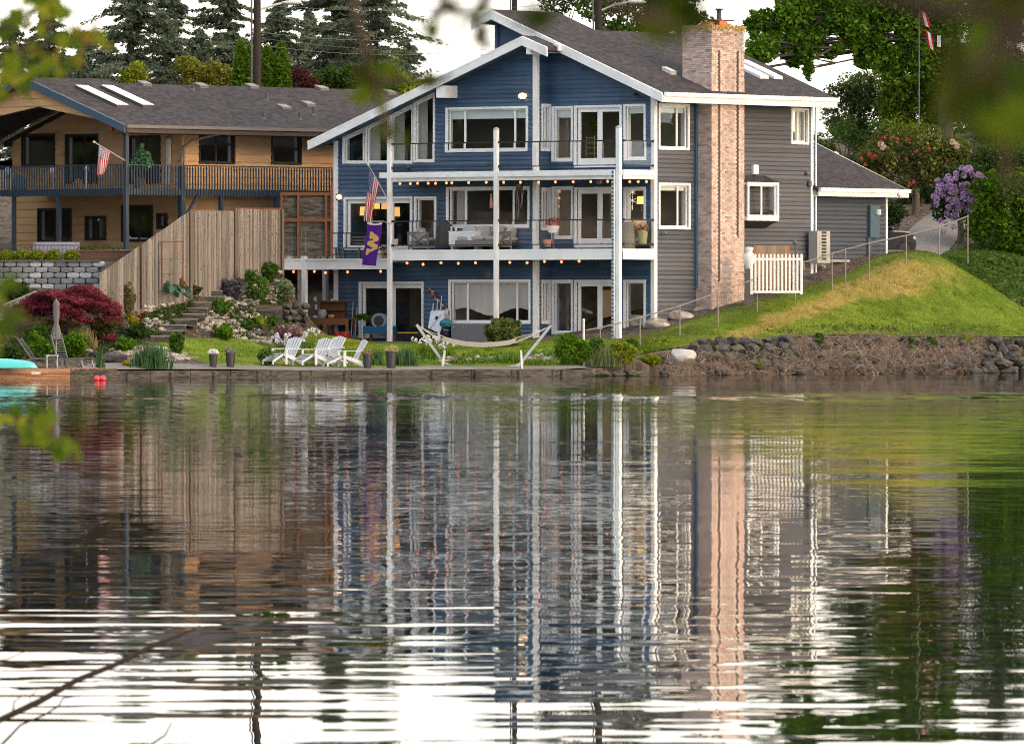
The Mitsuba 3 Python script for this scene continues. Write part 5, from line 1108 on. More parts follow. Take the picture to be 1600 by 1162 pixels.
# ------------------------------------------------------------------ plank fence up the slope
k = thing('plank_fence', 'weathered wooden plank fence climbing the slope between the two houses', 'fence')
path = np.array([at(155, 500, 302.0)[:2], at(222, 480, 304.3)[:2], at(297, 440, 307.2)[:2], at(368, 404, 310.8)[:2], at(444, 396, 314.7)[:2]])
topy = ([155, 218, 296.5, 299, 367, 368, 444], [428, 384.5, 330, 329, 330, 326, 328.5])
seg = np.r_[0, np.cumsum(np.linalg.norm(np.diff(path, axis=0), axis=1))]
def fpt(s): return np.array([np.interp(s, seg, path[:, 0]), np.interp(s, seg, path[:, 1])])
def ftop(c): return ray_plane(xpx(c), np.interp(xpx(c), *topy), [c[0], c[1], 0], [0, 1, 0])[2]
rf = np.random.default_rng(8); s = 0.0
while s < seg[-1] - .1:
    c = fpt(s + .07); d = fpt(s + .14) - fpt(s); d /= np.linalg.norm(d); n_ = np.array([-d[1], d[0]])
    zb = float(ground(*c)) - .05; z0, z1_ = ftop(fpt(s + .004)), ftop(fpt(s + .136)); w = .134; off = rf.uniform(-.008, .008)
    p0 = np.append(c - d * w / 2 + n_ * off, zb); e = np.append(d * w, 0); t = np.append(n_ * .02, 0)
    v = [p0, p0 + e, p0 + e + t, p0 + t]; tz = [z0, z1_, z1_, z0]
    v = v + [np.array([q[0], q[1], zz + rf.uniform(-.008, .008)]) for q, zz in zip(v, tz)]
    put(k, 'plank', M().add(v, [[0, 1, 5, 4], [1, 2, 6, 5], [2, 3, 7, 6], [3, 0, 4, 7], [4, 5, 6, 7]]), 'fence_wood'); s += .143
for px in (222, 298, 368, 441):
    s = np.interp(px, [xpx(q) for q in path], seg); c = fpt(s); z = ftop(c)
    put(k, 'post', M().box([c[0] + .0, c[1] - .09, (z + float(ground(*c))) / 2 - .1], (.11, .11, z - float(ground(*c)) + .25), (0.13, 0.10, 0.08), A4), 'matte')
RUST = (0.15, 0.06, 0.03)
k = thing('rust_trellis', 'narrow rust coloured trellis frame leaning on the plank fence', 'trellis')
Yt = 305.2
for x0, y0, x1, y1 in ((252.5, 452, 252.5, 378), (286, 442, 286, 377.5), (252, 378, 287, 377.5), (253, 405, 286, 404), (253, 428, 286, 427)): put(k, 'bar', M().bar(at(x0, y0, Yt + (x0 - 252) * .018), at(x1, y1, Yt + (x1 - 252) * .018), .05 if y0 not in (405, 428) else .02, col=RUST), 'matte')
k = thing('cedar_screen', 'grey board screen framed in orange cedar behind the side deck', 'fence screen')
Ys = 316.5
for x in (440, 466, 509.5, 518): put(k, 'post', M().bar(at(x, 400, Ys), at(x, 301 if x < 515 else 290, Ys), .09, col=RUST), 'matte')
for y in (303, 344): put(k, 'rail', M().bar(at(438, y, Ys - .01), at(518, y, Ys - .01), .1, .12, RUST), 'matte')
for x in np.arange(443, 518, 5.2): put(k, 'board', M().bar(at(x, 400, Ys + .09), at(x, 304, Ys + .09), .122, .02, up=[0, 1, 0]), 'old_timber')
put(k, 'rail', M().bar(at(366, 326.5, 312.2), at(441, 327, 316), .08, .09, RUST), 'matte')
# low fence at the far left, behind the red maple
k = thing('low_fence', 'low grey plank fence at the far left behind the red maple', 'fence')
pa, pb = at(-30, 560, 296.0), at(56, 500, 301.0)
for i, t in enumerate(np.linspace(0, 1, 34)):
    c = pa + (pb - pa) * t; z = float(ground(c[0], c[1])); zt_ = at(0, np.interp(t, [0, .35, 1], [492, 482, 456]), c[1])[2]
    put(k, 'plank', M().box([c[0], c[1], (z + zt_) / 2], (.135, .02, max(.4, zt_ - z)), (0.27, 0.25, 0.245) * np.array(rf.uniform(.75, 1.15)), math.atan2(*(pb - pa)[[1, 0]])), 'matte')
put(k, 'rail', M().bar([pa[0], pa[1] - .06, at(0, 492, pa[1])[2]], [pb[0], pb[1] - .06, at(0, 456, pb[1])[2]], .09, .05, (.2, .19, .18)), 'matte')
# ------------------------------------------------------------------ steps and rockery
k = thing('garden_steps', 'timber garden steps climbing beside the plank fence', 'steps')
for i, (y, x0, x1) in enumerate(((458.6, 327, 347), (467.4, 313, 351), (476.5, 299, 330), (485.7, 285, 324), (494.5, 273, 320), (503.2, 262, 308), (512, 250, 290), (520.7, 250, 284), (529.5, 236, 271))):
    p = G((x0 + x1) / 2, y + 5); Y = p[1]; w = (x1 - x0) * Y / F; p[2] += .20
    put(k, 'tread', M().box([p[0], Y, p[2] - .12], (w, .55, .24)), 'old_timber')
    put(k, 'tread_top', M().box([p[0], Y - .03, p[2] + .016], (w + .04, .55, .032), (0.24, 0.23, 0.22)), 'matte')
def rock(p, r, seed, col=None, bump=.55, sub=2):
    m = M().ball([0, 0, 0], 1.0, (0.3, 0.3, 0.3), sub, bump, seed); v = m.v[0]
    g = np.random.default_rng(seed)
    for _ in range(5):                                     # flats, as on split stone
        n = g.normal(size=3); n /= np.linalg.norm(n); d = v @ n; lim = g.uniform(.55, .8); v = v - np.outer(np.maximum(d - lim, 0), n)
    a = g.uniform(0, np.pi); R = np.array([[math.cos(a), -math.sin(a), 0], [math.sin(a), math.cos(a), 0], [0, 0, 1]])
    m.v[0] = (v * np.asarray(r)) @ np.eye(3) + np.asarray(p); return m
k = thing('stone_edging', 'low dry stone wall of dark stones behind the lawn beside the steps', 'wall')
ri = np.random.default_rng(15)
for i, x in enumerate(np.linspace(288, 412, 15)):
    for r in range(2):
        Y = 305.4 + (x - 288) * .020; p = at(x + ri.uniform(-3, 3) + 4 * r, 530 - 9 * r + ri.uniform(-1, 1), Y + .15 * r); put(k, 'stone', rock(p, (ri.uniform(.16, .27), .2, ri.uniform(.10, .15)), 300 + 2 * i + r), 'dark_rock', 30)
k = thing('timber_wall', 'grey stacked timber retaining wall above the stone edging', 'wall')
for r in range(4):
    y = 513 - r * 10.5; put(k, 'timber', M().bar(at(376 + (r < 2) * 14, y, 309.8), at(441, y, 310.0), .16, .235), 'old_timber')
k = thing('stone_pillar_wall', 'brown stacked stone retaining wall below the side deck', 'wall')
for r in range(6):
    for c in range(3):
        p = at(444 + c * 14 + (r % 2) * 5, 528 - r * 10, 311.6 + c * .5); put(k, 'stone', rock(p, (.2, .22, .135), 400 + r * 3 + c, bump=.3), 'dark_rock', 30)
# pale river stones on the slope
def pebbles(poly, n, r0, r1, seed, lift=.03):
    g = np.random.default_rng(seed); x0, y0, x1, y1 = poly.bounds; p = g.uniform((x0, y0), (x1, y1), (n * 3, 2)); p = p[shapely.contains_xy(poly, p[:, 0], p[:, 1])][:n]; k = len(p)
    b = trimesh.creation.icosphere(subdivisions=1); V, Fc = np.array(b.vertices), np.array(b.faces)
    R = r0 * (r1 / r0) ** (g.random(k) ** 2); S = np.stack([R * g.uniform(.8, 1.4, k), R * g.uniform(.7, 1.1, k), R * g.uniform(.5, .8, k)], -1)
    v = V[None] * S[:, None] * (1 + .18 * g.normal(size=(k, len(V), 1))) + np.column_stack([p, ground(p[:, 0], p[:, 1]) + lift])[:, None]
    f = Fc[None] + (np.arange(k) * len(V))[:, None, None]
    c = np.array([(0.33, 0.295, 0.25), (0.25, 0.21, 0.17), (0.42, 0.39, 0.35), (0.19, 0.175, 0.17)])[g.integers(0, 4, k)] * g.uniform(.7, 1.15, (k, 1))
    return M().add(v.reshape(-1, 3), f.reshape(-1, 3), np.repeat(c, len(V), 0))
def pp(*q): return big(Polygon([at(x, y, Y)[:2] for x, y, Y in q]).buffer(0))
mp = M()
for poly, n, sd in ((pp((290, 0, 304.8), (420, 0, 306.6), (440, 0, 309.8), (372, 0, 311), (352, 0, 311), (330, 0, 307.5)), 800, 1), (pp((372, 0, 311), (430, 0, 311), (440, 0, 318), (380, 0, 317.5), (345, 0, 312.5)), 420, 2), (pp((205, 0, 302), (255, 0, 303), (312, 0, 310), (300, 0, 311), (262, 0, 307), (215, 0, 304.2)), 340, 3), (pp((170, 0, 294.4), (260, 0, 295.6), (310, 0, 297.2), (280, 0, 299.5), (240, 0, 299), (180, 0, 298)), 420, 4), (pp((690, 0, 301), (850, 0, 302), (900, 0, 303), (880, 0, 304.4), (700, 0, 303.4)), 400, 5)):
    q = pebbles(poly, n, .035, .16, sd); mp.add(*q.mesh(), q.col())
struct('river_stones', mp, 'matte', True, kind='stuff', label='pale river stones spread over the garden slope beside the steps')
for i, (x, y, r, mat, lab) in enumerate(((178, 566, .42, 'dark_rock', 'large grey boulder on the left shore behind the reeds'), (183, 558, .3, 'dark_rock', 'dark flat rock on the left shore left of the reeds'), (136, 553, .24, 'pale_rock', 'pale flat sunlit stone below the red maple'), (358, 468, .13, 'pale_rock', 'white round stone at the head of the steps'), (346, 490, .16, 'pale_rock', 'pale stone in the river stones beside the steps'), (436, 512, .2, 'pale_rock', 'pale stone in front of the timber wall'))):
    p = G(x, y); solo('boulder', lab, 'boulder', rock(p + [0, 0, r * .25], (r, r * .8, r * .6), 500 + i), mat, 30, group=None)
# ------------------------------------------------------------------ bulkhead, dock, patio
def shore_pt(px, off=0.0):
    Y = 300.0
    for _ in range(6): X = (px - 800) * Y / F; Y = float(yshore(X)) + off
    return np.array([X, Y])
k = thing('bulkhead', 'weathered grey timber bulkhead along the shore below the lawn', 'bulkhead')
edges = np.linspace(165, 918, 13)
for i, (x0, x1) in enumerate(zip(edges[:-1], edges[1:])):
    for r in range(2):
        p, q = shore_pt(x0 + .5 + 5 * r * (i > 0), -.12), shore_pt(x1 - .5 + 5 * r * (i < 11), -.12); j = rf.uniform(-.012, .012)
        put(k, 'timber', M().bar([p[0], p[1] + j, -.06 + .21 * r], [q[0], q[1] + j, -.06 + .21 * r], .28, .205), 'old_timber')
for x in np.arange(200, 915, 68): p = shore_pt(x, -.30); put(k, 'pile', M().tube([[p[0], p[1], -1], [p[0], p[1], .22]], .075, 8), 'old_timber')
walk = Polygon([tuple(shore_pt(x, .04)) for x in np.arange(120, 925, 40)] + [tuple(shore_pt(x, 1.35)) for x in np.arange(900, 110, -40)])
struct('shore_path', sheet(walk, .35, .085, 9), 'asphalt', smooth=True)
k = thing('dock', 'orange brown wooden dock at the left shore under the turquoise kayak', 'dock')
dx0, dx1 = -22.5, at(172, 0, 291.5)[0]
for z, h in ((.26, .16), (.08, .17)): put(k, 'fascia_board', M().bar([dx0, 286.0, z], [dx1 - 1.3, 289.6, z], .06, h), 'dock_wood'); put(k, 'fascia_board', M().bar([dx1 - 1.3, 289.62, z], [dx1 + .2, 291.8, z], .06, h), 'old_timber')
n_ = 0
for x in np.arange(dx0, dx1 - .1, .15):
    y0 = np.interp(x, [dx0, dx1 - 1.3, dx1 + .2], [286.0, 289.6, 291.8]) + .04; y1 = max(y0 + 1.2, yshore(x) + 1.6)
    if x > -18.8: put(k, 'plank', M().box([x + .07, (y0 + y1) / 2, .335], (.138, y1 - y0, .035)), 'dock_wood')
    else: n_ += 1
for x in np.arange(-19, dx1, 1.6): y0 = np.interp(x, [dx0, dx1 - 1.3, dx1 + .2], [286.0, 289.6, 291.8]) + .2; put(k, 'pile', M().tube([[x, y0, -1.5], [x, y0, .2]], .1, 8), 'old_timber')
patio = Polygon([H(a, b, 0)[:2] for a, b in ((0.4, BD - 1.0), (aL1 + 0.6, BD - 0.7), (a_L + 1.5, BD - .3), (a_L + 1.5, BL + .1), (a_ret + .1, BL + .1), (a_ret + .1, .1), (0.4, .1))])
struct('patio', M().slab(patio, lambda a, b, d: np.array([a, b, z_patio + d]), -.6, .0), 'asphalt')
# ------------------------------------------------------------------ rocky bank at the right
k = thing('rocky_bank', 'rough bank of dark stacked rocks along the right shore', 'rock bank'); rr_ = np.random.default_rng(33)
def bank_rock(px, py, w, h, mat='dark_rock', off=None):
    off = off if off is not None else np.interp(py, [525, 583], [1.05, -.12]); p = shore_pt(px, off); w, h = w * 1.08, h * 1.08; z = at(px, py, p[1])[2]
    put(k, 'rock', rock([p[0], p[1], z], (w, w * .8, h), int(rr_.integers(1e6)), bump=.5), mat, 30)
for row, (y, x0, x1) in enumerate(((533, 1100, 1245), (544, 1082, 1245), (555, 1096, 1250), (566, 1170, 1262))):
    x = x0 + rr_.uniform(0, 6)
    while x < x1: w = rr_.uniform(.20, .36); bank_rock(x, y + rr_.uniform(-3, 3), w, rr_.uniform(.15, .22)); x += w * 2 * 42 * .92
for row, (y, x0, x1) in enumerate(((534, 1545, 1680), (545, 1520, 1680), (557, 1508, 1680), (568, 1515, 1680), (578, 1530, 1680))):
    x = x0 + rr_.uniform(0, 6)
    while x < x1: w = rr_.uniform(.20, .40); bank_rock(x, y + rr_.uniform(-3, 3), w, rr_.uniform(.15, .25)); x += w * 2 * 41 * .92
x = 1225
while x < 1530: w = rr_.uniform(.2, .5); bank_rock(x, rr_.uniform(570, 582), w, rr_.uniform(.10, .2)); x += w * 2 * 41 * rr_.uniform(.8, 1.25)
x = 1280
while x < 1510: w = rr_.uniform(.15, .3); bank_rock(x, rr_.uniform(552, 568), w, rr_.uniform(.10, .17)); x += w * 2 * 41 * rr_.uniform(1.2, 2.2)
for x in np.arange(1262, 1520, 24): bank_rock(x + rr_.uniform(-8, 8), rr_.uniform(530, 548), rr_.uniform(.1, .22), rr_.uniform(.08, .14))
for x, y, w in ((918, 585, .3), (940, 585, .32), (962, 584, .3), (985, 583, .36), (1003, 584, .3), (1040, 582, .2), (1130, 583, .3), (1385, 580, .3), (1120, 577, .22)): bank_rock(x, y, w, .13, off=-.15)
p = shore_pt(1066, .0); wb = rock([p[0], p[1], at(1066, 556, p[1])[2]], (.50, .42, .38), 778, bump=.14, sub=3); g_ = meshkit.fbm(wb.v[0] * 3, 4, 2)[:, None]; wb.c[0] = np.array([0.50, 0.49, 0.47]) * (.35 + .9 * g_); solo('boulder', 'large white boulder on the bank left of the dark rocks', 'boulder', wb, 'matte', 30)
# dead brush hanging on the bank
mt = M(); gt = np.random.default_rng(44)
def twig(m, px, py, n=1, L_=(.25, .9), off=None, r=.007, col=None, dirs=None):
    for _ in range(n):
        q = off if off is not None else np.interp(py, [520, 584], [1.4, -.1]); p = shore_pt(px, q - (.12 if py < 546 else .34)); p = np.array([p[0], p[1], at(px, py, p[1])[2]])
        d = gt.normal(size=3) * [1, .35, .8]; d /= np.linalg.norm(d); l = gt.uniform(*L_); b = gt.normal(0, .12, 3) * l
        c = (np.array((0.21, 0.155, 0.125)) if gt.random() < .6 else np.array((0.25, 0.205, 0.175))) * gt.uniform(.45, 1.5); m.tube([p - d * l / 2, p + b, p + d * l / 2], [r, r * .9, r * .5], 3, c, False)
for _ in range(1700):
    x = gt.uniform(1240, 1525); y = gt.uniform(522, 582)
    if gt.random() < .85 or y > 560: twig(mt, x, y)
for _ in range(560): twig(mt, gt.uniform(1040, 1240), gt.uniform(552, 585))
for _ in range(60): twig(mt, gt.uniform(1060, 1245), gt.uniform(524, 555), L_=(.3, .8))
for _ in range(160): twig(mt, gt.uniform(1500, 1545), gt.uniform(520, 560))
struct('dead_brush', mt, 'matte', kind='stuff', label='tangled dry brown brush and roots on the right bank')
for i, (pts, r, lab) in enumerate((([(1228, 580), (1226, 560), (1222, 546), (1203, 540)], .02, 'pale bent branch on the dark rocks of the right bank'), ([(1366, 584), (1352, 562), (1333, 534)], .025, 'long pale stick leaning down the right bank, left of two'), ([(1372, 584), (1358, 566), (1342, 545)], .02, 'shorter pale stick leaning down the right bank, right of two'), ([(1482, 572), (1474, 552), (1466, 540)], .022, 'pale stick leaning in the red brown brush near the right rocks'), ([(1096, 566), (1112, 548)], .02, 'short pale stick standing right of the white boulder'))):
    P = []
    for x, y in pts: q = shore_pt(x, np.interp(y, [520, 584], [1.2, -.35])); P.append([q[0], q[1], at(x, y, q[1])[2]])
    solo('driftwood_branch', lab, 'branch', M().tube(P, np.linspace(r, r * .5, len(P)), 6, (0.42, 0.36, 0.29)), 'matte', True)
# ------------------------------------------------------------------ trees
def conifer(label, px, ytop, wpx, Y, seed, cols=None, n=8000, group='conifers behind the houses', name='conifer', gaps=.5, lean=0.0):
    g = np.random.default_rng(seed); X = (px - 800) * Y / F; z0 = float(ground(X, Y)); zt = at(px, ytop, Y)[2]; h = zt - z0; R = wpx * Y / F / 2 * 1.55
    k = thing(name, label, 'tree', group)
    hs = np.linspace(0, 1, 9)
    tr = np.stack([X + lean * hs * h + .05 * np.sin(hs * 9 + seed), np.full(9, Y), z0 + hs * h], -1)
    put(k, 'trunk', M().tube(tr, .011 * h * (1 - hs) + .03, 8, (0.09, 0.075, 0.065)), 'matte', True)
    nb = int(90 + 170 * min(1.5, R / 4)); u = g.random(nb) ** .85; u = .06 + .94 * u; az = g.uniform(0, 2 * np.pi, nb)
    ln = R * (1 - u ** 2.2) ** .7 * g.uniform(.3, 1.2, nb) * (.75 + .5 * np.sin(u * 23 + seed + 2 * np.sin(az))) + .2
    per = max(8, n // nb); t = g.random((nb, per)) ** .75
    droop = g.uniform(.10, .38, nb)[:, None]
    side = g.normal(0, .17, (nb, per)) * (1.15 - t * .6) * ln[:, None] * .8
    bx = np.cos(az)[:, None] * t * ln[:, None] - np.sin(az)[:, None] * side; by = np.sin(az)[:, None] * t * ln[:, None] + np.cos(az)[:, None] * side
    bz = u[:, None] * h + .12 * ln[:, None] * t - droop * ln[:, None] * t ** 2 + g.normal(0, .10, (nb, per))
    p = np.stack([X + lean * u[:, None] * h + bx, Y + by, z0 + bz], -1).reshape(-1, 3); N_ = len(p)
    d = np.stack([np.cos(az)[:, None] + g.normal(0, .6, (nb, per)), np.sin(az)[:, None] + g.normal(0, .6, (nb, per)), g.normal(-.35, .35, (nb, per))], -1).reshape(-1, 3); d /= np.linalg.norm(d, axis=1, keepdims=True)
    s = g.normal(size=(N_, 3)); s = np.cross(d, s); s /= np.linalg.norm(s, axis=1, keepdims=True) + 1e-9
    L_ = g.uniform(.13, .34, N_)[:, None] * (Y / 400); w = L_ * g.uniform(.22, .42, N_)[:, None]
    v = np.stack([p - d * L_ * .4, p + s * w * .5, p + d * L_ * .6 - [0, 0, .06], p - s * w * .5], 1).reshape(-1, 3); i = np.arange(N_) * 4
    f = np.concatenate([np.stack([i, i + 1, i + 2], 1), np.stack([i, i + 2, i + 3], 1)])
    cols = np.asarray(cols or [(0.052, 0.074, 0.050), (0.092, 0.12, 0.078), (0.15, 0.185, 0.12)]); q = np.repeat(g.random(nb), per) * .6 + g.random(N_) * .4
    c = cols[0] * (1 - q[:, None]) + cols[-1] * q[:, None]
    m = M().add(v, f, np.repeat(c, 4, 0))
    b = M()
    for a in range(0, nb, 2): b.tube([[X + lean * u[a] * h, Y, z0 + u[a] * h], [X + lean * u[a] * h + math.cos(az[a]) * ln[a] * .55, Y + math.sin(az[a]) * ln[a] * .55, z0 + u[a] * h + .08 * ln[a]], [X + lean * u[a] * h + math.cos(az[a]) * ln[a] * .95, Y + math.sin(az[a]) * ln[a] * .95, z0 + u[a] * h - .15 * ln[a]]], [.0025 * h, .0015 * h, .01], 3, (0.07, 0.055, 0.045), False)
    put(k, 'branches', b, 'matte', kind='stuff'); put(k, 'crown', m, 'needle'); return k
for a in ((22, 40, 90, 960, 1, 'thin grey conifer at the far left edge behind the hanging leaves'), (74, 10, 120, 940, 2, 'dark conifer at the far left behind the tan house'), (132, 52, 90, 990, 3, 'small dark conifer left of the tall pair'), (208, -60, 165, 930, 4, 'tall dark conifer behind the skylights, left one of a pair'), (264, -10, 130, 950, 5, 'tall dark conifer behind the skylights, right one of a pair'),
          (312, 46, 90, 990, 6, 'short thin conifer left of the utility pole'), (356, -45, 120, 940, 7, 'open dark conifer just left of the utility pole'), (440, -15, 115, 950, 8, 'dark conifer just right of the utility pole'), (522, -90, 150, 920, 9, 'tall conifer with a pale bare trunk right of the utility pole'),
          (590, -60, 185, 910, 10, 'broad dark conifer left of the blue house gable'), (482, 20, 100, 990, 15, 'grey conifer between the pole and the pale trunk'), (634, 62, 90, 960, 11, 'low conifer nearest to the gable edge'), (170, 66, 110, 1010, 13, 'far grey conifer low behind the skylights'), (400, 60, 110, 1010, 14, 'far grey conifer low behind the pole'), (300, 88, 110, 1020, 16, 'lowest far conifer right of the skylights'), (100, 84, 110, 1020, 17, 'lowest far conifer left of the skylights'), (548, 60, 110, 1000, 18, 'far conifer filling the gap before the broad conifer')):
    conifer(a[5], a[0], a[1], a[2], a[3], a[4], n=38000 if a[2] > 115 else 24000)
conifer('large grey green weeping conifer at the right edge', 1560, -60, 190, 352, 21, [(0.02, 0.032, 0.026), (0.05, 0.06, 0.05), (0.13, 0.145, 0.12)], 20000, None)
conifer('dark conifer behind the red and white flags', 1480, -30, 120, 360, 22, [(0.012, 0.02, 0.012), (0.03, 0.045, 0.028), (0.05, 0.065, 0.04)], 12000, None)

def broadleaf(name, label, px, base_y, Y, clumps, size, cols, per, seed, cat='tree', group=None, trunk=.16, tcol=(0.09, 0.07, 0.055), shell=.25, z_base=None, leafmat='leaf', elong=1.7):
    """clumps: (px, py, rx_px, ry_px) of the leaf masses; limbs reach from the trunk into each"""
    size *= .66; g = np.random.default_rng(seed); k = thing(name, label, cat, group); X = (px - 800) * Y / F; z0 = float(ground(X, Y)); s = Y / F
    m, b = M(), M(); top = at(px, base_y, Y)[2]
    fork = np.array([X, Y, max(z0 + .3, top)])
    put(k, 'trunk', M().tube([[X, Y, z0 - .2], [X + .05, Y, (z0 + fork[2]) / 2], fork], [trunk, trunk * .85, trunk * .7], 9, tcol), 'matte', True)
    for i, (cx, cy, rx, ry) in enumerate(clumps):
        c = at(cx, cy, Y); c[1] += g.uniform(-.5, .5) * rx * s; rx, ry = rx * s, ry * s
        mid = (fork + c) / 2 + g.normal(0, .12, 3) * rx
        if i % 3 == 0 or len(clumps) < 40: b.tube([fork, mid, c, c + [0, 0, ry * .5]], [trunk * .2, trunk * .12, trunk * .06, .008], 5, tcol, False)
        for _ in range(4): e = c + g.normal(0, .5, 3) * [rx, rx, ry]; b.tube([mid * .4 + c * .6, e], [trunk * .16, .008], 3, tcol, False)
        n = int(7.0 * per * rx * ry / .25)
        t = g.uniform(.6, 1.3); cc = np.asarray(cols) * t
        leaf_cloud(m, c, (rx, rx * .8, ry), n, size, cc, seed * 100 + i, shell=shell, elong=elong)
        for _ in range(6):                                     # outlying sprays make the edge uneven
            d = g.normal(size=3); d /= np.linalg.norm(d); leaf_cloud(m, c + d * [rx, rx * .8, ry] * g.uniform(.85, 1.2), max(.12, .30 * min(rx, ry)), max(6, n // 28), size, cc, int(g.integers(1e6)), shell=.0, elong=elong)
    put(k, 'limbs', b, 'matte', kind='stuff'); put(k, 'crown', m, leafmat); return k
def scatter(px0, px1, py0, py1, n, r0, r1, seed, test=None):
    g = np.random.default_rng(seed); out = []
    while len(out) < n:
        x, y = g.uniform(px0, px1), g.uniform(py0, py1)
        if test is None or test(x, y): r = g.uniform(r0, r1); out.append((x, y, r * g.uniform(.9, 1.4), r))
    return out
YGR = [(0.13, 0.17, 0.015), (0.22, 0.26, 0.02), (0.32, 0.34, 0.04)]
broadleaf('bright_tree', 'round yellow green tree top behind the skylights', 214, 150, 352, scatter(196, 232, 110, 128, 5, 12, 16, 1), .13, YGR, 60, 101)
broadleaf('bright_tree', 'wide olive yellow tree behind the tan house roof left of the utility pole', 318, 150, 356, scatter(280, 358, 96, 130, 12, 13, 18, 2), .13, [(0.11, 0.13, 0.02), (0.20, 0.21, 0.03), (0.28, 0.27, 0.05)], 55, 102)
broadleaf('bright_tree', 'fresh green tree behind the eave of the blue house, leftmost of three', 535, 160, 340, scatter(510, 560, 112, 140, 7, 13, 18, 3), .14, GREENS, 55, 103)
broadleaf('bright_tree', 'fresh green tree behind the eave of the blue house, middle of three', 592, 160, 338, scatter(566, 618, 106, 140, 8, 13, 18, 4), .14, [(0.06, 0.12, 0.012), (0.12, 0.2, 0.02), (0.2, 0.27, 0.03)], 55, 104)
broadleaf('bright_tree', 'fresh green tree behind the eave of the blue house, rightmost of three', 642, 160, 342, scatter(624, 660, 118, 145, 5, 12, 15, 5), .14, YELG, 55, 105)
broadleaf('plum_tree', 'dark red purple plum tree right of the clipped cypresses', 452, 160, 350, scatter(415, 492, 112, 140, 9, 11, 16, 6), .12, [(0.05, 0.015, 0.018), (0.10, 0.03, 0.035), (0.16, 0.06, 0.06)], 60, 106)
for i, (x, y0, w) in enumerate(((376, 70, 19), (391, 78, 14), (418, 78, 22), (440, 74, 24))):
    Y = 346; k = thing('cypress', ['narrow bright green cypress just left of the utility pole, left one', 'narrow bright green cypress just left of the utility pole, right one', 'bright green clipped cypress just right of the utility pole, left one', 'bright green clipped cypress just right of the utility pole, right one'][i], 'tree', 'cypresses beside the utility pole')
    p0, p1 = at(x, 175, Y), at(x, y0, Y); hh = p1[2] - p0[2]; r = w * Y / F / 2 * 1.35; m = M()
    for j, t in enumerate(np.linspace(0, .97, 12)): leaf_cloud(m, p0 + [0, 0, hh * t], (r * (1.05 - t ** 3 * .85),) * 2 + (hh * .1,), 360, .10, [(0.04, 0.10, 0.01), (0.09, 0.17, 0.015), (0.14, 0.23, 0.025)], 700 + i * 20 + j, shell=.7, elong=2.6)
    put(k, 'foliage', m, 'leaf'); gz = float(ground(p0[0], Y)); put(k, 'trunk', M().tube([[p0[0], Y, gz], [p0[0], Y, p1[2] - .5]], [.12, .03], 6, (.1, .07, .05)), 'matte')
DKB = [(0.035, 0.075, 0.018), (0.075, 0.14, 0.032), (0.12, 0.20, 0.05)]
broadleaf('poplar', 'dark green tree behind the roof ridge of the blue house', 985, 120, 372, scatter(925, 1085, -40, 62, 24, 18, 28, 7), .19, DKB, 26, 107, trunk=.3)
broadleaf('poplar', 'grey green thin tree behind the high ridge, left of the street lamp pole', 878, 80, 376, scatter(850, 912, -40, 45, 8, 15, 22, 8), .17, [(0.03, 0.05, 0.03), (0.06, 0.085, 0.05), (0.09, 0.12, 0.07)], 16, 108, trunk=.2)
MPL = [(0.034, 0.085, 0.008), (0.085, 0.18, 0.015), (0.16, 0.28, 0.03)]
def in_maple(x, y):
    lo = np.interp(x, [1160, 1180, 1240, 1280, 1330, 1400, 1460], [95, 78, 92, 74, 88, 106, 130]); return y < lo
broadleaf('big_maple', 'large fresh green maple with spreading crown right of the chimney', 1476, 60, 344, scatter(1180, 1480, -110, 125, 95, 14, 27, 9, in_maple) + scatter(1190, 1450, 10, 100, 34, 10, 20, 29, in_maple) + [(1262, 108, 9, 16), (1185, 92, 14, 9), (1172, 82, 10, 7), (1240, 96, 14, 10), (1296, 84, 12, 10), (1350, 96, 16, 12), (1176, 40, 16, 14), (1170, 110, 6, 8)], .19, MPL, 75, 109, trunk=.36, tcol=(0.06, 0.052, 0.047))
def in_mid(x, y): return y > np.interp(x, [1270, 1300, 1340, 1380, 1420, 1460], [175, 135, 120, 100, 92, 90])
broadleaf('wild_tree', 'olive green scrubby tree with bare grey stems behind the garage', 1345, 215, 352, scatter(1290, 1400, 118, 220, 52, 13, 20, 10, in_mid), .12, [(0.065, 0.105, 0.03), (0.13, 0.185, 0.055), (0.21, 0.27, 0.09)], 40, 110, tcol=(0.16, 0.14, 0.12))
broadleaf('wild_tree', 'bright green tree behind the red rhododendron', 1425, 215, 350, scatter(1385, 1470, 88, 222, 46, 15, 22, 11), .14, [(0.075, 0.15, 0.02), (0.15, 0.25, 0.03), (0.23, 0.33, 0.05)], 44, 111)
broadleaf('wild_tree', 'dark shaded trees at the right edge below the conifer', 1540, 250, 349, scatter(1465, 1640, 100, 280, 52, 18, 26, 12), .17, DKB, 26, 112)
broadleaf('dark_shrub', 'dark green scrub low behind the garage roof', 1318, 250, 346, scatter(1272, 1372, 190, 262, 14, 12, 18, 13), .12, DKB, 40, 113, cat='shrub')
def in_rh(x, y): return ((x - 1428) / 84) ** 2 + ((y - 262) / 62) ** 2 < 1 and y < 305
RHC = [(0.06, 0.085, 0.02), (0.12, 0.15, 0.035), (0.22, 0.235, 0.075)]
k = broadleaf('rhododendron', 'large rhododendron with scattered red blooms behind the garage', 1430, 290, 337, scatter(1345, 1510, 205, 302, 46, 13, 19, 14, in_rh), .13, RHC, 42, 114, cat='shrub', shell=.5)
mm = M(); g_ = np.random.default_rng(5)
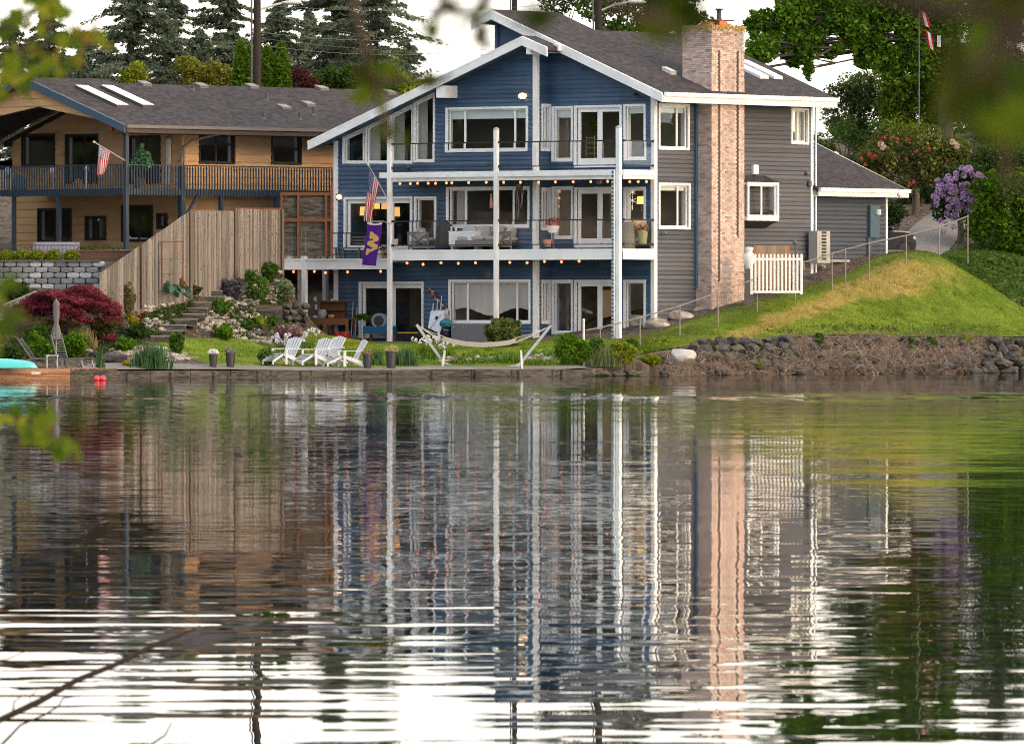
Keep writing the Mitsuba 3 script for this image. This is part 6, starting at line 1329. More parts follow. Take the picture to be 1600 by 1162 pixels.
for x, y in [(1382, 214), (1392, 217), (1402, 219), (1376, 222), (1362, 245), (1352, 258), (1346, 248), (1416, 249), (1428, 285), (1358, 242)] + [(g_.uniform(1360, 1500), g_.uniform(215, 290)) for _ in range(8)]: leaf_cloud(mm, at(x, y, 335.6), .085, 34, .06, [(0.34, 0.05, 0.05), (0.46, 0.13, 0.11)], int(x * 7 + y), shell=.4, elong=1.1)
for x, y in [(1376, 226), (1380, 230), (1495, 228), (1488, 222)]: leaf_cloud(mm, at(x, y, 335.6), .13, 60, .08, [(0.6, 0.45, 0.4), (0.7, 0.55, 0.5)], int(x * 7 + y), shell=.4, elong=1.1)
put(k, 'blossom', mm, 'leaf', kind='stuff')
broadleaf('laurel_shrub', 'bright yellow green shrub top above the red rhododendron', 1430, 230, 340, scatter(1395, 1465, 198, 222, 9, 11, 15, 15), .12, YELG, 44, 115, cat='shrub')
k = broadleaf('rhododendron', 'rhododendron covered in purple blooms beside the driveway', 1500, 345, 331, scatter(1466, 1545, 268, 350, 22, 12, 17, 16, lambda x, y: ((x - 1505) / 44) ** 2 + ((y - 312) / 52) ** 2 < 1), .12, DARKG, 36, 116, cat='shrub', shell=.5)
mm = M()
for x, y, r, _ in scatter(1458, 1545, 262, 342, 85, 1, 2, 17, lambda x, y: ((x - 1502) / 44) ** 2 + ((y - 302) / 42) ** 2 < 1): leaf_cloud(mm, at(x, y, 329.8 + .6 * g_.random()), .125, 70, .06, [(0.30, 0.17, 0.40), (0.45, 0.30, 0.52), (0.56, 0.42, 0.60)], int(x * 9 + y), shell=.5, elong=1.1)
for x, y in ((1478, 350), (1474, 362), (1470, 345), (1490, 355)): leaf_cloud(mm, at(x, y, 329.6), .11, 50, .06, [(0.30, 0.13, 0.42), (0.46, 0.25, 0.56)], int(x * 9 + y), shell=.5, elong=1.1)
put(k, 'blossom', mm, 'leaf', kind='stuff')
LAU = [(0.04, 0.11, 0.008), (0.08, 0.18, 0.012), (0.14, 0.26, 0.02)]
broadleaf('laurel_hedge', 'tall glossy bright green laurel hedge at the right edge', 1585, 395, 329, scatter(1515, 1650, 275, 395, 40, 16, 24, 18, lambda x, y: x > np.interp(y, [270, 300, 340, 400], [1560, 1520, 1506, 1530])), .15, LAU, 34, 117, cat='hedge', elong=2.0)
broadleaf('dark_shrub', 'dark shrub at the end of the garage beside the parked car', 1398, 350, 331, scatter(1386, 1412, 312, 348, 7, 9, 13, 19), .11, DARKG, 60, 118, cat='shrub')
broadleaf('dark_shrub', 'dark shrubs between the red rhododendron and the laurel hedge', 1555, 290, 340, scatter(1500, 1640, 232, 285, 14, 14, 20, 20), .13, DKB, 44, 119, cat='shrub')
broadleaf('dark_shrub', 'dark scrub on the bank above the driveway', 1440, 320, 342, scatter(1402, 1475, 288, 318, 9, 10, 15, 24), .12, DARKG, 44, 120, cat='shrub')
# ivy on the right-hand slope
iv = big(Polygon([at(x, y, Y)[:2] for x, y, Y in ((1462, 405, 326), (1470, 421, 325.4), (1500, 442, 325), (1535, 458, 324.7), (1600, 486, 323.6), (1680, 500, 323.2), (1690, 400, 334), (1560, 385, 333), (1480, 385, 328.5))]).buffer(0))
g_ = np.random.default_rng(61); x0, y0, x1, y1 = iv.bounds; p = g_.uniform((x0, y0), (x1, y1), (60000, 2)); p = p[shapely.contains_xy(iv, p[:, 0], p[:, 1])][:26000]; n = len(p)
hz = meshkit.fbm(np.column_stack([p * .8, p[:, 0] * 0]), 3, 6); dist = shapely.distance(iv.exterior, shapely.points(p)); kp = g_.random(n) < np.clip(.25 + dist / .9, 0, 1); p, hz, dist = p[kp], hz[kp], dist[kp]; n = len(p); P = np.column_stack([p, ground(p[:, 0], p[:, 1]) + .04 + .6 * hz * g_.random(n) ** .4 * np.clip(dist / 1.6, .06, 1)])
t = g_.normal(size=(n, 3)); t[:, 2] *= .4; t /= np.linalg.norm(t, axis=1, keepdims=True); b = np.cross(t, g_.normal(size=(n, 3)) + [0, 0, 1.5]); b /= np.linalg.norm(b, axis=1, keepdims=True); s = g_.uniform(.07, .15, n)[:, None]
v = np.stack([P - t * s, P + b * s * .6, P + t * s, P - b * s * .6], 1).reshape(-1, 3); i = np.arange(n) * 4
q = np.clip(.7 * g_.random(n) + .9 * (meshkit.fbm(np.column_stack([p * .5, p[:, 0] * 0 + 3]), 3, 9) - .3), 0, 1)[:, None]
mi2 = M().add(v, np.concatenate([np.stack([i, i + 1, i + 2], 1), np.stack([i, i + 2, i + 3], 1)]), np.repeat(np.array([0.03, 0.075, 0.014]) * (1 - q) + np.array([0.13, 0.21, 0.045]) * q, 4, 0))
struct('ivy', mi2, 'leaf', kind='stuff', label='dark green ivy covering the slope below the laurel hedge')
# off to both sides, out of the picture, the shore goes on wooded
for nm, x0, x1 in (('left', -130, -33), ('right', 34, 130)):
    m = M(); g_ = np.random.default_rng(71 if nm == 'left' else 72)
    for j in range(110):
        c = np.array([g_.uniform(x0, x1), 0, 0]); c[1] = float(yshore(c[0])) + g_.uniform(*((4, 75) if nm == 'left' else (18, 60))); c[2] = float(ground(c[0], c[1])) + g_.uniform(1, 14); leaf_cloud(m, c, (g_.uniform(3, 5), 4, g_.uniform(3, 5)), 520, 1.1, DKB, 900 + j, shell=.3)
    struct('wood', m, 'leaf', kind='stuff', label=f'wooded shore outside the picture to the {nm}')
# ------------------------------------------------------------------ shrubs and flowers of the gardens
def shrub(label, px, py, w, h, cols, seed, n=500, size=.07, name='shrub', fl=None, group=None, fn=60, Yoff=0.0, elong=2.0, shell=.45):
    p = G(px, py); s = p[1] / F; rx, rz = w * s / 2, h * s / 2
    k = thing(name, label, 'shrub' if name != 'flower_clump' else 'flowers', group); m = M(); g = np.random.default_rng(seed)
    leaf_cloud(m, p + [0, 0, rz * .9], (rx * .9, rx * .8, rz * .95), n, size, cols, seed, shell=shell, elong=elong)
    for _ in range(14):
        d = g.normal(size=3); d[2] = abs(d[2]); d /= np.linalg.norm(d); leaf_cloud(m, p + [0, 0, rz * .8] + d * [rx * .85, rx * .75, rz * 1.05] * g.uniform(.75, 1.15), np.array([rx, rx, rz]) * g.uniform(.14, .42, 3), n // 12, size * g.uniform(.7, 1.5), np.asarray(cols) * g.uniform(.7, 1.4), seed + 7 + _, shell=.0, elong=elong)
    put(k, 'foliage', m, 'leaf'); put(k, 'stem', M().tube([p - [0, 0, .1], p + [0, 0, rz]], [.03, .012], 5, (.09, .07, .05)), 'matte')
    if fl is not None: put(k, 'blossom', leaf_cloud(M(), p + [0, 0, rz], (rx, rx * .8, rz * 1.05), fn, .05, fl, seed + 50, shell=.85, elong=1.2), 'leaf', kind='stuff')
    return k
OLV = [(0.04, 0.05, 0.025), (0.07, 0.085, 0.04), (0.10, 0.11, 0.06)]; GRY = [(0.08, 0.08, 0.085), (0.13, 0.12, 0.14), (0.17, 0.15, 0.19)]; CUSH = [(0.05, 0.12, 0.02), (0.09, 0.18, 0.03), (0.13, 0.24, 0.05)]
for i, q in enumerate((('dark green mound right of the hosta against the fence', 322, 450, 34, 20, DARKG), ('olive mound beside the top of the hosta', 300, 462, 30, 18, OLV), ('small olive mound below the flat part of the fence', 348, 432, 24, 15, OLV), ('grey lavender bush at the head of the steps', 366, 468, 40, 34, GRY), ('large green bush left of the side deck', 397, 470, 56, 44, CUSH[:2] + [(0.07, 0.14, 0.03)]), ('bright green cushion plant right of the steps', 341, 492, 44, 24, CUSH),
    ('yellow green shrub high on the slope', 404, 422, 18, 16, YELG), ('green grassy shrub high on the slope beside the deck', 420, 440, 30, 34, GREENS), ('pale variegated bush under the side deck corner', 446, 470, 36, 32, [(0.10, 0.15, 0.07), (0.18, 0.23, 0.12), (0.30, 0.34, 0.22)]), ('yellow shrub at the foot of the fence', 205, 510, 20, 18, [(0.2, 0.2, 0.02), (0.35, 0.3, 0.03)]), ('pale green hellebore at the foot of the fence', 191, 522, 26, 22, [(0.08, 0.13, 0.07), (0.2, 0.26, 0.17)]),
    ('dark green shrub left of the steps', 216, 531, 34, 26, DARKG), ('bright green bush in front of the dark shrub', 196, 550, 30, 22, LAU), ('leafy green plant right of the tall reeds', 276, 554, 24, 36, GREENS), ('green fern in front of the stone edging', 351, 533, 26, 26, LAU), ('small green shrub on the stone edging', 386, 516, 22, 18, GREENS), ('yellow green shrub below the timber wall', 405, 510, 20, 16, YELG), ('dark green shrub at the end of the timber wall', 424, 512, 18, 18, GREENS),
    ('low grassy plant left of the lawn chairs', 416, 572, 26, 30, CUSH), ('bright green bush right of the hammock', 893, 572, 62, 50, LAU), ('grey green shrub behind the white fence post', 930, 565, 30, 40, CUSH), ('yellow green bush at the end of the bulkhead', 972, 572, 52, 38, YELG), ('low yellow grass clump left of the white boulder', 1018, 572, 34, 20, YELG), ('low green shrub behind the yellow green bush', 985, 553, 26, 24, GREENS), ('spiky green shrub at the corner of the grey wall', 1078, 478, 36, 34, CUSH), ('dark green shrub beside the grey wall', 1045, 488, 40, 24, DARKG),
    ('green shrub behind the left deck lounger', 58, 562, 50, 40, LAU), ('green shrub behind the umbrella foot', 116, 560, 44, 44, LAU), ('dark shrub at the far left shore', 14, 572, 50, 36, DARKG), ('green tuft on the right bank, leftmost', 1168, 575, 60, 12, YELG), ('green tuft high on the right bank', 1280, 542, 16, 22, GREENS), ('green tuft in the brush of the right bank', 1422, 548, 14, 24, GREENS), ('low green tuft in the brush of the right bank', 1326, 566, 26, 14, GREENS), ('broad green tuft near the right rock wall', 1452, 545, 24, 18, GREENS), ('pale green tuft at the top of the right bank', 1510, 538, 22, 16, YELG), ('shrub at the far left of the slope below the block wall', 20, 470, 60, 30, DARKG), ('brown green vine on the rust trellis', 272, 462, 34, 44, [(0.12, 0.08, 0.03), (0.2, 0.14, 0.05)]), ('green climber on the cedar screen', 478, 402, 30, 84, DARKG), ('thin climber at the foot of the plank fence', 200, 492, 24, 44, [(0.12, 0.10, 0.05), (0.2, 0.19, 0.09)]))):
    shrub(q[0], q[1], q[2], q[3], q[4], q[5], 1000 + 60 * i, n=int(180 + q[3] * q[4] * .35), size=.065)
shrub('mound of dusty pink heather left of the lawn chairs', 450, 549, 54, 42, [(0.05, 0.045, 0.03), (0.16, 0.07, 0.085), (0.26, 0.12, 0.15)], 4001, 900, .05, fl=PF, fn=160)
shrub('red flowering plant on the slope at the fence', 224, 500, 14, 12, DARKG, 4002, 100, .05, fl=RF, fn=80, name='flower_clump')
shrub('yellow flowers at the shore left of the reeds', 198, 575, 14, 12, YELG, 4003, 60, .05, fl=[(0.6, 0.4, 0.02), (0.7, 0.5, 0.03)], fn=120, name='flower_clump')
k = shrub('round rose bush with a few pale blooms behind the hammock', 788, 543, 62, 44, [(0.05, 0.085, 0.02), (0.11, 0.15, 0.035), (0.17, 0.17, 0.06)], 4004, 1500, .085, fl=[(0.6, 0.25, 0.15), (0.65, 0.45, 0.35)], fn=26)
# reeds, irises, tall grass
def sword(label, px, py, w, h, n, cols, seed, fl=None, nf=0, name='reed_clump', cat='reeds', fcol=WF):
    p = G(px, py); s = p[1] / F; g = np.random.default_rng(seed); k = thing(name, label, cat); m = M(); W_, H_ = w * s, h * s
    for _ in range(n):
        u_ = np.clip(g.normal(0, .26), -.6, .6); b = p + [u_ * W_, g.uniform(-.5, .5) * W_ * .6, 0]; hh = H_ * g.uniform(.45, 1.1) * (1 - .9 * u_ ** 2); l = g.normal(0, .16, 2) * hh; a = g.uniform(0, np.pi); sd = np.array([math.cos(a), math.sin(a), 0]) * g.uniform(.012, .022)
        q = [b - sd, b + sd, b + [l[0] * .35, l[1] * .35, hh * .6] + sd * .8, b + [l[0] * .35, l[1] * .35, hh * .6] - sd * .8, b + [l[0], l[1], hh]]
        c = np.asarray(cols[int(g.integers(len(cols)))]) * g.uniform(.75, 1.2); m.add(q, [[0, 1, 2], [0, 2, 3], [3, 2, 4]], c)
    put(k, 'leaves', m, 'leaf', kind='stuff')
    if nf:
        m = M(); st = M()
        for _ in range(nf):
            b = p + [g.uniform(-.5, .5) * W_, g.uniform(-.3, .3) * W_, 0]; t = b + [g.normal(0, .05), 0, H_ * g.uniform(.9, 1.35)]; st.tube([b, t], .008, 3, (0.06, 0.12, 0.03), False)
            leaf_cloud(m, t, (.055, .055, .075), 16, .07, fcol, int(g.integers(1e6)), shell=.5, elong=1.2)
        put(k, 'flower_stalk', st, 'matte', kind='stuff'); put(k, 'blossom', m, 'leaf', kind='stuff')
    return k
BLU = [(0.05, 0.11, 0.05), (0.08, 0.16, 0.07), (0.11, 0.2, 0.08)]; FRS = [(0.09, 0.17, 0.02), (0.14, 0.24, 0.03), (0.2, 0.3, 0.05)]
sword('tall clump of blue green reeds at the left shore', 236, 577, 54, 46, 420, BLU, 1); sword('thin reeds beside the left deck loungers', 157, 578, 14, 36, 60, BLU, 2)
sword('white irises behind the lawn chairs at the left', 452, 562, 60, 30, 160, FRS, 3, nf=22, name='iris_clump', cat='irises', fcol=[(0.72, 0.70, 0.74), (0.6, 0.52, 0.66)]); sword('green iris leaves behind the middle lawn chairs', 520, 562, 60, 22, 240, FRS, 4, name='iris_clump', cat='irises')
sword('white irises behind the left end of the hammock', 668, 560, 44, 26, 260, FRS, 5, nf=13, name='iris_clump', cat='irises'); sword('grass clump between the two dark planters', 590, 572, 20, 30, 140, BLU, 6); sword('grass clump right of the second dark planter', 634, 573, 36, 34, 240, BLU, 7)
sword('white iris beside the left hammock post', 700, 562, 22, 22, 60, FRS, 8, nf=6, name='iris_clump', cat='irises'); sword('low green leaves under the hammock', 800, 568, 46, 20, 160, FRS, 9); sword('tall grass at the right end of the bulkhead', 948, 575, 40, 36, 260, [(0.10, 0.15, 0.06), (0.17, 0.22, 0.08), (0.26, 0.27, 0.11)], 10); sword('low grass clump right of the hammock stand', 840, 572, 60, 16, 200, FRS, 11)
sword('tan dry ornamental grass below the red maple', 132, 545, 34, 34, 200, [(0.22, 0.17, 0.07), (0.3, 0.24, 0.11)], 12); sword('white irises in front of the potting bench', 484, 548, 34, 26, 60, FRS, 13, nf=9, name='iris_clump', cat='irises')
gc = M(); g_ = np.random.default_rng(91)
for poly, n, cols in ((pp((-60, 0, 292.5), (165, 0, 295), (230, 0, 300), (215, 0, 303), (150, 0, 303.6), (-60, 0, 303)), 9000, OLV + DARKG), (pp((190, 0, 302), (232, 0, 304), (300, 0, 307), (372, 0, 311), (444, 0, 315), (430, 0, 312), (330, 0, 309), (240, 0, 302)), 9000, OLV + GREENS), (pp((330, 0, 304.6), (445, 0, 308), (455, 0, 316), (380, 0, 316), (345, 0, 311)), 9000, DARKG + OLV + GREENS), (pp((640, 0, 299.9), (905, 0, 302), (935, 0, 305), (640, 0, 303)), 3200, GREENS + FRS), (pp((900, 0, 301.2), (1045, 0, 304.4), (1045, 0, 307), (900, 0, 305)), 3200, FRS + YELG), (pp((1180, 0, 308), (1560, 0, 317.6), (1560, 0, 319.2), (1180, 0, 309.6)), 2600, FRS + OLV)):
    x0, y0, x1, y1 = poly.bounds; p = g_.uniform((x0, y0), (x1, y1), (n * 4, 2)); p = p[shapely.contains_xy(poly, p[:, 0], p[:, 1])]
    p = p[meshkit.fbm(np.column_stack([p * 1.1, p[:, 0] * 0]), 3, 4) + g_.normal(0, .06, len(p)) > .44][:n]; k_ = len(p); P = np.column_stack([p, ground(p[:, 0], p[:, 1]) + .02 + .16 * g_.random(k_) ** 2])
    t = g_.normal(size=(k_, 3)); t[:, 2] = abs(t[:, 2]) * .8; t /= np.linalg.norm(t, axis=1, keepdims=True); b = np.cross(t, g_.normal(size=(k_, 3))); b /= np.linalg.norm(b, axis=1, keepdims=True); sz = g_.uniform(.05, .13, k_)[:, None]
    i = np.arange(k_) * 4; gc.add(np.stack([P - t * sz * .3, P + b * sz * .3, P + t * sz, P - b * sz * .3], 1).reshape(-1, 3), np.concatenate([np.stack([i, i + 1, i + 2], 1), np.stack([i, i + 2, i + 3], 1)]), np.repeat(np.asarray(cols)[g_.integers(0, len(cols), k_)] * g_.uniform(.7, 1.25, (k_, 1)), 4, 0))
struct('ground_cover', gc, 'leaf', kind='stuff', label='low leafy ground cover over the garden beds')
# hosta with large leaves
p = G(266, 476) + [0, -.3, .22]; k = thing('hosta', 'large blue green hosta with broad leaves beside the steps', 'plant'); g_ = np.random.default_rng(3)
for i in range(54):
    a = g_.uniform(0, 2 * np.pi); r = g_.uniform(.08, .72); e = .50 - r * .42 + g_.uniform(-.14, .12); c = p + [r * math.cos(a), r * math.sin(a) * .8, e]; o = np.array([math.cos(a + g_.normal(0, .5)), math.sin(a + g_.normal(0, .5)), g_.uniform(-.7, .35)]); o /= np.linalg.norm(o); sd = np.cross(o, [g_.normal(0, .35), g_.normal(0, .35), 1.0]); sd /= np.linalg.norm(sd); up = np.cross(o, sd) * -1; l = g_.uniform(.24, .36); w = l * .36
    pts = [c - o * l * .5, c - o * l * .15 + sd * w + up * .03, c + o * l * .2 + sd * w * .8 + up * .02, c + o * l * .55 - [0, 0, .04], c + o * l * .2 - sd * w * .8 + up * .02, c - o * l * .15 - sd * w + up * .03, c - up * .02]
    put(k, 'leaf', M().add(pts, [[6, 0, 1], [6, 1, 2], [6, 2, 3], [6, 3, 4], [6, 4, 5], [6, 5, 0]], np.array([(0.05, 0.13, 0.08), (0.09, 0.20, 0.12), (0.14, 0.27, 0.16)][int(g_.integers(3))])), 'leaf', False)
# the red japanese maple
p = at(106, 548, 298.2); p[2] = float(ground(p[0], p[1])); k = thing('red_maple', 'spreading dark red japanese maple above the left shore', 'tree'); s = 298.2 / F; g_ = np.random.default_rng(17); m, b = M(), M(); top = p + [0, 0, 1.0]
put(k, 'trunk', M().tube([p - [0, 0, .2], p + [.05, 0, .5], top], [.12, .1, .07], 8, (0.07, 0.055, 0.05)), 'matte', True)
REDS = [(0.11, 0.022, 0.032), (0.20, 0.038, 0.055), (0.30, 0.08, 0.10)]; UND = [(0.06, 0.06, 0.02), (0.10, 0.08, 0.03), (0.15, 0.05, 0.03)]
for i in range(120):
    x = g_.uniform(-1, 1); ytop = 450 + 30 * abs(x) ** 2.6 - 8 * math.exp(-((x - .35) / .2) ** 2) + 5 * math.exp(-((x + .1) / .15) ** 2); yy = ytop + g_.random() ** 1.7 * 58 + 5; d = g_.uniform(-.9, .9) * math.sqrt(max(.05, 1 - x * x))
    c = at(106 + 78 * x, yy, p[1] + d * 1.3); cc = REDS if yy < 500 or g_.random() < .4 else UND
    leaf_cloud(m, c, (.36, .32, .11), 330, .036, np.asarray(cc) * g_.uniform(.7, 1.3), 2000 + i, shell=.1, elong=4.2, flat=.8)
    if i % 2: b.tube([top, (top + c) / 2 + [0, 0, .15], c], [.04, .02, .005], 4, (0.07, 0.05, 0.05), False)
put(k, 'limbs', b, 'matte', kind='stuff'); put(k, 'crown', m, 'leaf')
shrub('dark green shrub under the red maple at the left', 66, 548, 60, 44, DARKG, 5001, 900, .07); shrub('olive green shrub under the red maple at the right', 160, 535, 46, 34, [(0.03, 0.045, 0.015), (0.08, 0.10, 0.03), (0.12, 0.15, 0.05)], 5002, 700, .07)
# ------------------------------------------------------------------ poles, wires, lamps
def pole(label, px, Y, r, lamp, seed):
    X = (px - 800) * Y / F; z0 = float(ground(X, Y)); zt = at(px, -170, Y)[2]; k = thing('utility_pole', label, 'utility pole', 'wooden utility poles')
    put(k, 'shaft', M().tube([[X, Y, z0], [X, Y, (z0 + zt) / 2], [X, Y, zt]], [r, r * .92, r * .8], 10, (0.034, 0.029, 0.026)), 'matte', True)
    put(k, 'conduit', M().tube([[X - r - .05, Y - .05, z0], [X - r - .05, Y - .05, zt - 1]], .035, 6, (0.12, 0.115, 0.11)), 'paint')
    if lamp:
        a = [at(px + 2, lamp[0][1], Y), at(*lamp[0], Y), at(*lamp[1], Y), at(*lamp[2], Y)]; al = put(k, 'lamp_arm', M().tube(a, .045, 8, (0.55, 0.54, 0.5)), 'paint', True)
        e = np.asarray(a[-1]); put(al, 'lamp_head', M().ball(e + [.25, 0, -.02], (.42, .16, .09), (0.5, 0.5, 0.48), 2), 'paint', True)
    put(k, 'crossarm', M().bar([X - 1.2, Y, zt - .6], [X + 1.2, Y, zt - .6], .12), 'bark')
    return np.array([X, Y, zt])
pole('thick dark utility pole with a street lamp arm behind the tan house', 402, 338, .17, ((410, 14), (430, 8), (446, 4)), 1)
pole('utility pole with a street lamp arm behind the ridge of the blue house', 935, 352, .17, ((942, 16), (960, 8), (985, 3)), 2)
pole('plain utility pole showing above the high ridge of the blue house', 804, 380, .13, None, 3)
for i, (a, b, Y0, Y1) in enumerate((((402, 60), (1000, 88), 338, 350), ((402, 26), (960, 92), 338, 350), ((402, 8), (900, 4), 338, 352), ((760, 54), (402, 50), 345, 338), ((760, 78), (402, 70), 345, 338), ((935, -10), (860, 40), 352, 356), ((1200, 18), (1640, 12), 348, 344), ((1200, 46), (1640, 52), 348, 344), ((1180, 60), (1640, 56), 349, 345))):
    t = np.linspace(0, 1, 12); P = at(*a, Y0) * (1 - t[:, None]) + at(*b, Y1) * t[:, None]; P[:, 2] -= .5 * 4 * t * (1 - t) * (.6 if i < 6 else .2)
    solo('power_line', ['lowest pale wire crossing the conifers', 'sagging wire slanting down across the conifers', 'high wire from the left pole toward the ridge', 'thin wire from the roof gap to the left pole, upper', 'thin wire from the roof gap to the left pole, lower', 'short wire slanting behind the right street lamp', 'upper wire crossing the big maple', 'lowest wire crossing the big maple', 'middle wire crossing the big maple'][i], 'wire', M().tube(P, .007, 5, (0.12, 0.12, 0.12), False), 'paint')
Y = 338.5; X = (1436 - 800) * Y / F; k = thing('flagpole', 'thin flagpole with red and white flags in front of the trees', 'flagpole')
put(k, 'shaft', M().tube([[X, Y, float(ground(X, Y))], [X, Y, at(1436, -20, Y)[2]]], [.035, .025], 8, (0.08, 0.08, 0.08)), 'paint', True)
for i, (x0, y0, x1, y1, lab) in enumerate(((1437, 15, 1452, 44, 'upper'), (1446, 46, 1459, 80, 'lower'))):
    kk = thing('small_flag', f'{lab} red and white flag hanging on the thin flagpole', 'flag')
    def SQ(u, v): p = at(x0 + (x1 - x0) * (u * .75 + v * .35), y0 + (y1 - y0) * (v * .8 + u * .25), Y - .1); p[1] += .12 * math.sin(u * 5 + v * 2); return p
    for u0, u1, c in ((0, .30, (0.42, 0.02, 0.03)), (.30, .72, (0.7, 0.68, 0.68)), (.72, 1, (0.42, 0.02, 0.03))): put(kk, 'stripe', M().add(*cloth(SQ, u0, u1, 0, 1, 5, 8, c)), 'leaf', True)
solo('small_flag', 'small white pennant right of the two red and white flags', 'flag', M().add(*cloth(lambda u, v: at(1464 + 6 * u, 56 + 18 * v, Y) + [0, .06 * math.sin(u * 4 + v * 3), 0], 0, 1, 0, 1, 4, 6, (0.7, 0.7, 0.72))), 'leaf', True)
p = at(1305.5, 243, 338); k = thing('globe_lamp', 'white round globe lamp on a post behind the garage roof', 'lamp'); put(k, 'globe', M().ball(p, .15, (0.8, 0.8, 0.78), 3), 'gloss', True); put(k, 'post', M().tube([[p[0], p[1], float(ground(p[0], p[1]))], p - [0, 0, .1]], .04, 8, (0.15, 0.15, 0.15)), 'paint')
# ------------------------------------------------------------------ beside the grey wall
def hbx(m, a0, a1, b0, b1, z0, z1, c): return H.box(m, a0, a1, b0, b1, z0, z1, c)
b, z = H.at_a(1282, 386, -0.45); k = thing('heat_pump', 'tall grey heat pump unit with slotted grille beside the garage wall', 'heat pump')
zb, zt = H.at_a(1282, 411, -.45)[1], H.at_a(1282, 361, -.45)[1]; GR = (0.36, 0.355, 0.33)
m = M(); hbx(m, -.6, -.2, b - .42, b + .42, zb, zt, GR); put(k, 'cabinet', m, 'paint'); m = M()
for z in np.arange(zb + .12, zt - .1, .125): hbx(m, -.615, -.598, b - .14, b + .16, z, z + .085, (0.03, 0.03, 0.03))
put(k, 'grille', m, 'paint'); m = M(); hbx(m, -.62, -.605, b - .3, b - .25, zb + .1, zt - .1, GR); put(k, 'trim', m, 'paint')
solo('stepping_stone', 'pale flat paving stone lying beside the heat pump', 'stone', M().box(G(1306, 410) + [0, 0, .06], (.9, .6, .1), (0.40, 0.38, 0.34), .5), 'matte')
solo('boulder', 'small pale stone on the soil below the heat pump', 'boulder', rock(G(1285, 421) + [0, 0, .08], (.14, .12, .11), 951), 'pale_rock', 30)
# picket gate in front of the chimney base
Yg = 312.6; k = thing('picket_gate', 'white picket gate standing on the slope right of the chimney', 'gate'); GW2 = (0.76, 0.76, 0.74)
for x in (1174.5, 1252.5): put(k, 'post', M().bar(at(x, 460, Yg), at(x, 397, Yg), .1, .1, GW2), 'paint')
for x in np.arange(1180.5, 1249, 5.95):
    p, q = at(x, 456, Yg - .06), at(x, 398, Yg - .06); w = .072
    v = [p + [-w / 2, 0, 0], p + [w / 2, 0, 0], q + [w / 2, 0, 0], q + [0, 0, .05], q + [-w / 2, 0, 0]]; v = v + [u + np.array([0, .025, 0]) for u in v]
    put(k, 'picket', M().add(v, [[0, 1, 2], [0, 2, 4], [4, 2, 3], [5, 7, 6], [5, 9, 7], [9, 8, 7], [0, 5, 6], [0, 6, 1], [1, 6, 7], [1, 7, 2], [2, 7, 8], [2, 8, 3], [3, 8, 9], [3, 9, 4], [4, 9, 5], [4, 5, 0]], GW2), 'paint')
for y in (405, 456): put(k, 'rail', M().bar(at(1173, y, Yg - .03), at(1254, y, Yg - .03), .05, .09, GW2), 'paint')
put(k, 'latch', M().bar(at(1255, 408, Yg), at(1257, 421, Yg), .05, col=(0.4, 0.22, 0.08)), 'matte')
k = thing('board_screen', 'low cedar board screen standing behind the white picket gate', 'fence screen')
for i, x in enumerate(np.arange(1180, 1237, 4.4)): put(k, 'board', M().bar(at(x, 452, 315.0), at(x, 383.5, 315.0), .1, .02, up=[0, 1, 0], col=(0.34, 0.14, 0.065) if i in (0, 12) else np.array((0.28, 0.20, 0.14)) * rf.uniform(.8, 1.2)), 'matte')
p = at(1170.5, 421, 313.9); k = thing('white_urn', 'tall white urn between the chimney and the picket gate', 'urn')
put(k, 'body', M().lathe(p, [(0, 0), (.16, .02), (.13, .1), (.2, .3), (.22, .5), (.15, .62), (.10, .66), (.14, .72), (.17, .8), (.1, .84), (0, .84)], 16, (0.72, 0.73, 0.74)), 'paint', True); put(k, 'pedestal', M().box([p[0], p[1], (p[2] + float(ground(p[0], p[1]))) / 2 - .1], (.3, .3, p[2] - float(ground(p[0], p[1])) + .2), (0.12, 0.11, 0.1)), 'matte')
solo('garden_tap', 'dark garden tap post with hose head behind the picket gate', 'tap', M().tube([at(1243, 440, 315.5), at(1243, 384, 315.5)], .03, 6, (0.05, 0.08, 0.12)).ball(at(1242, 379, 315.5), (.09, .07, .09), (0.1, 0.1, 0.1), 1), 'paint')
# stones at the foot of the grey wall
for i, (x, y, w) in enumerate(((1030, 512, .5), (1062, 500, .5), (1098, 492, .4), (1128, 486, .45), (1150, 478, .4))):
    p = H(-.25 - .1 * (i % 2), H.at_a(x, y, -.3)[0], 0); p[2] = at(x, y - 6, p[1])[2]; solo('foundation_stone', ['squared stone at the foot of the grey wall, leftmost', 'squared stone at the foot of the grey wall, second from the left', 'squared stone at the foot of the chimney, left', 'squared stone at the foot of the chimney, middle', 'squared stone right below the chimney corner'][i], 'stone', rock(p, (w, .3, .26), 970 + i, bump=.25), 'pale_rock', 30)
# chain-link fence
k = thing('chain_link_fence', 'chain link fence with a pipe top rail climbing the right hand slope', 'fence'); STEEL = (0.19, 0.18, 0.17)
pts_ = [(912, 576, 500, 301.2), (938, 562, 512, 302.6), (1000, 547, 496, 304.6), (1062, 528, 478, 307.3), (1122, 512, 457, 310.0), (1183, 488, 434, 312.8), (1242, 468, 414, 315.4), (1300, 450, 396.5, 317.6), (1321, 441, 390, 318.4), (1358, 425, 380, 319.8), (1416, 406, 368, 321.6), (1467, 391, 355, 323.6), (1512, 380, 338, 326.0)]
tops = []
for i, (x, yb, yt, Y) in enumerate(pts_):
    q, t = at(x, yb, Y), at(x, yt, Y); q[2] = min(q[2], float(ground(q[0], q[1]))) - .1; tops.append(t)
    put(k, 'post', M().tube([q, t], .042 if i == 0 else .026, 8, (0.62, 0.62, 0.6) if i == 0 else STEEL).ball(t, .055 if i == 0 else .038, (0.6, 0.6, 0.58) if i == 0 else STEEL, 1), 'paint')
tops[0] = at(915, 516, 301.3)
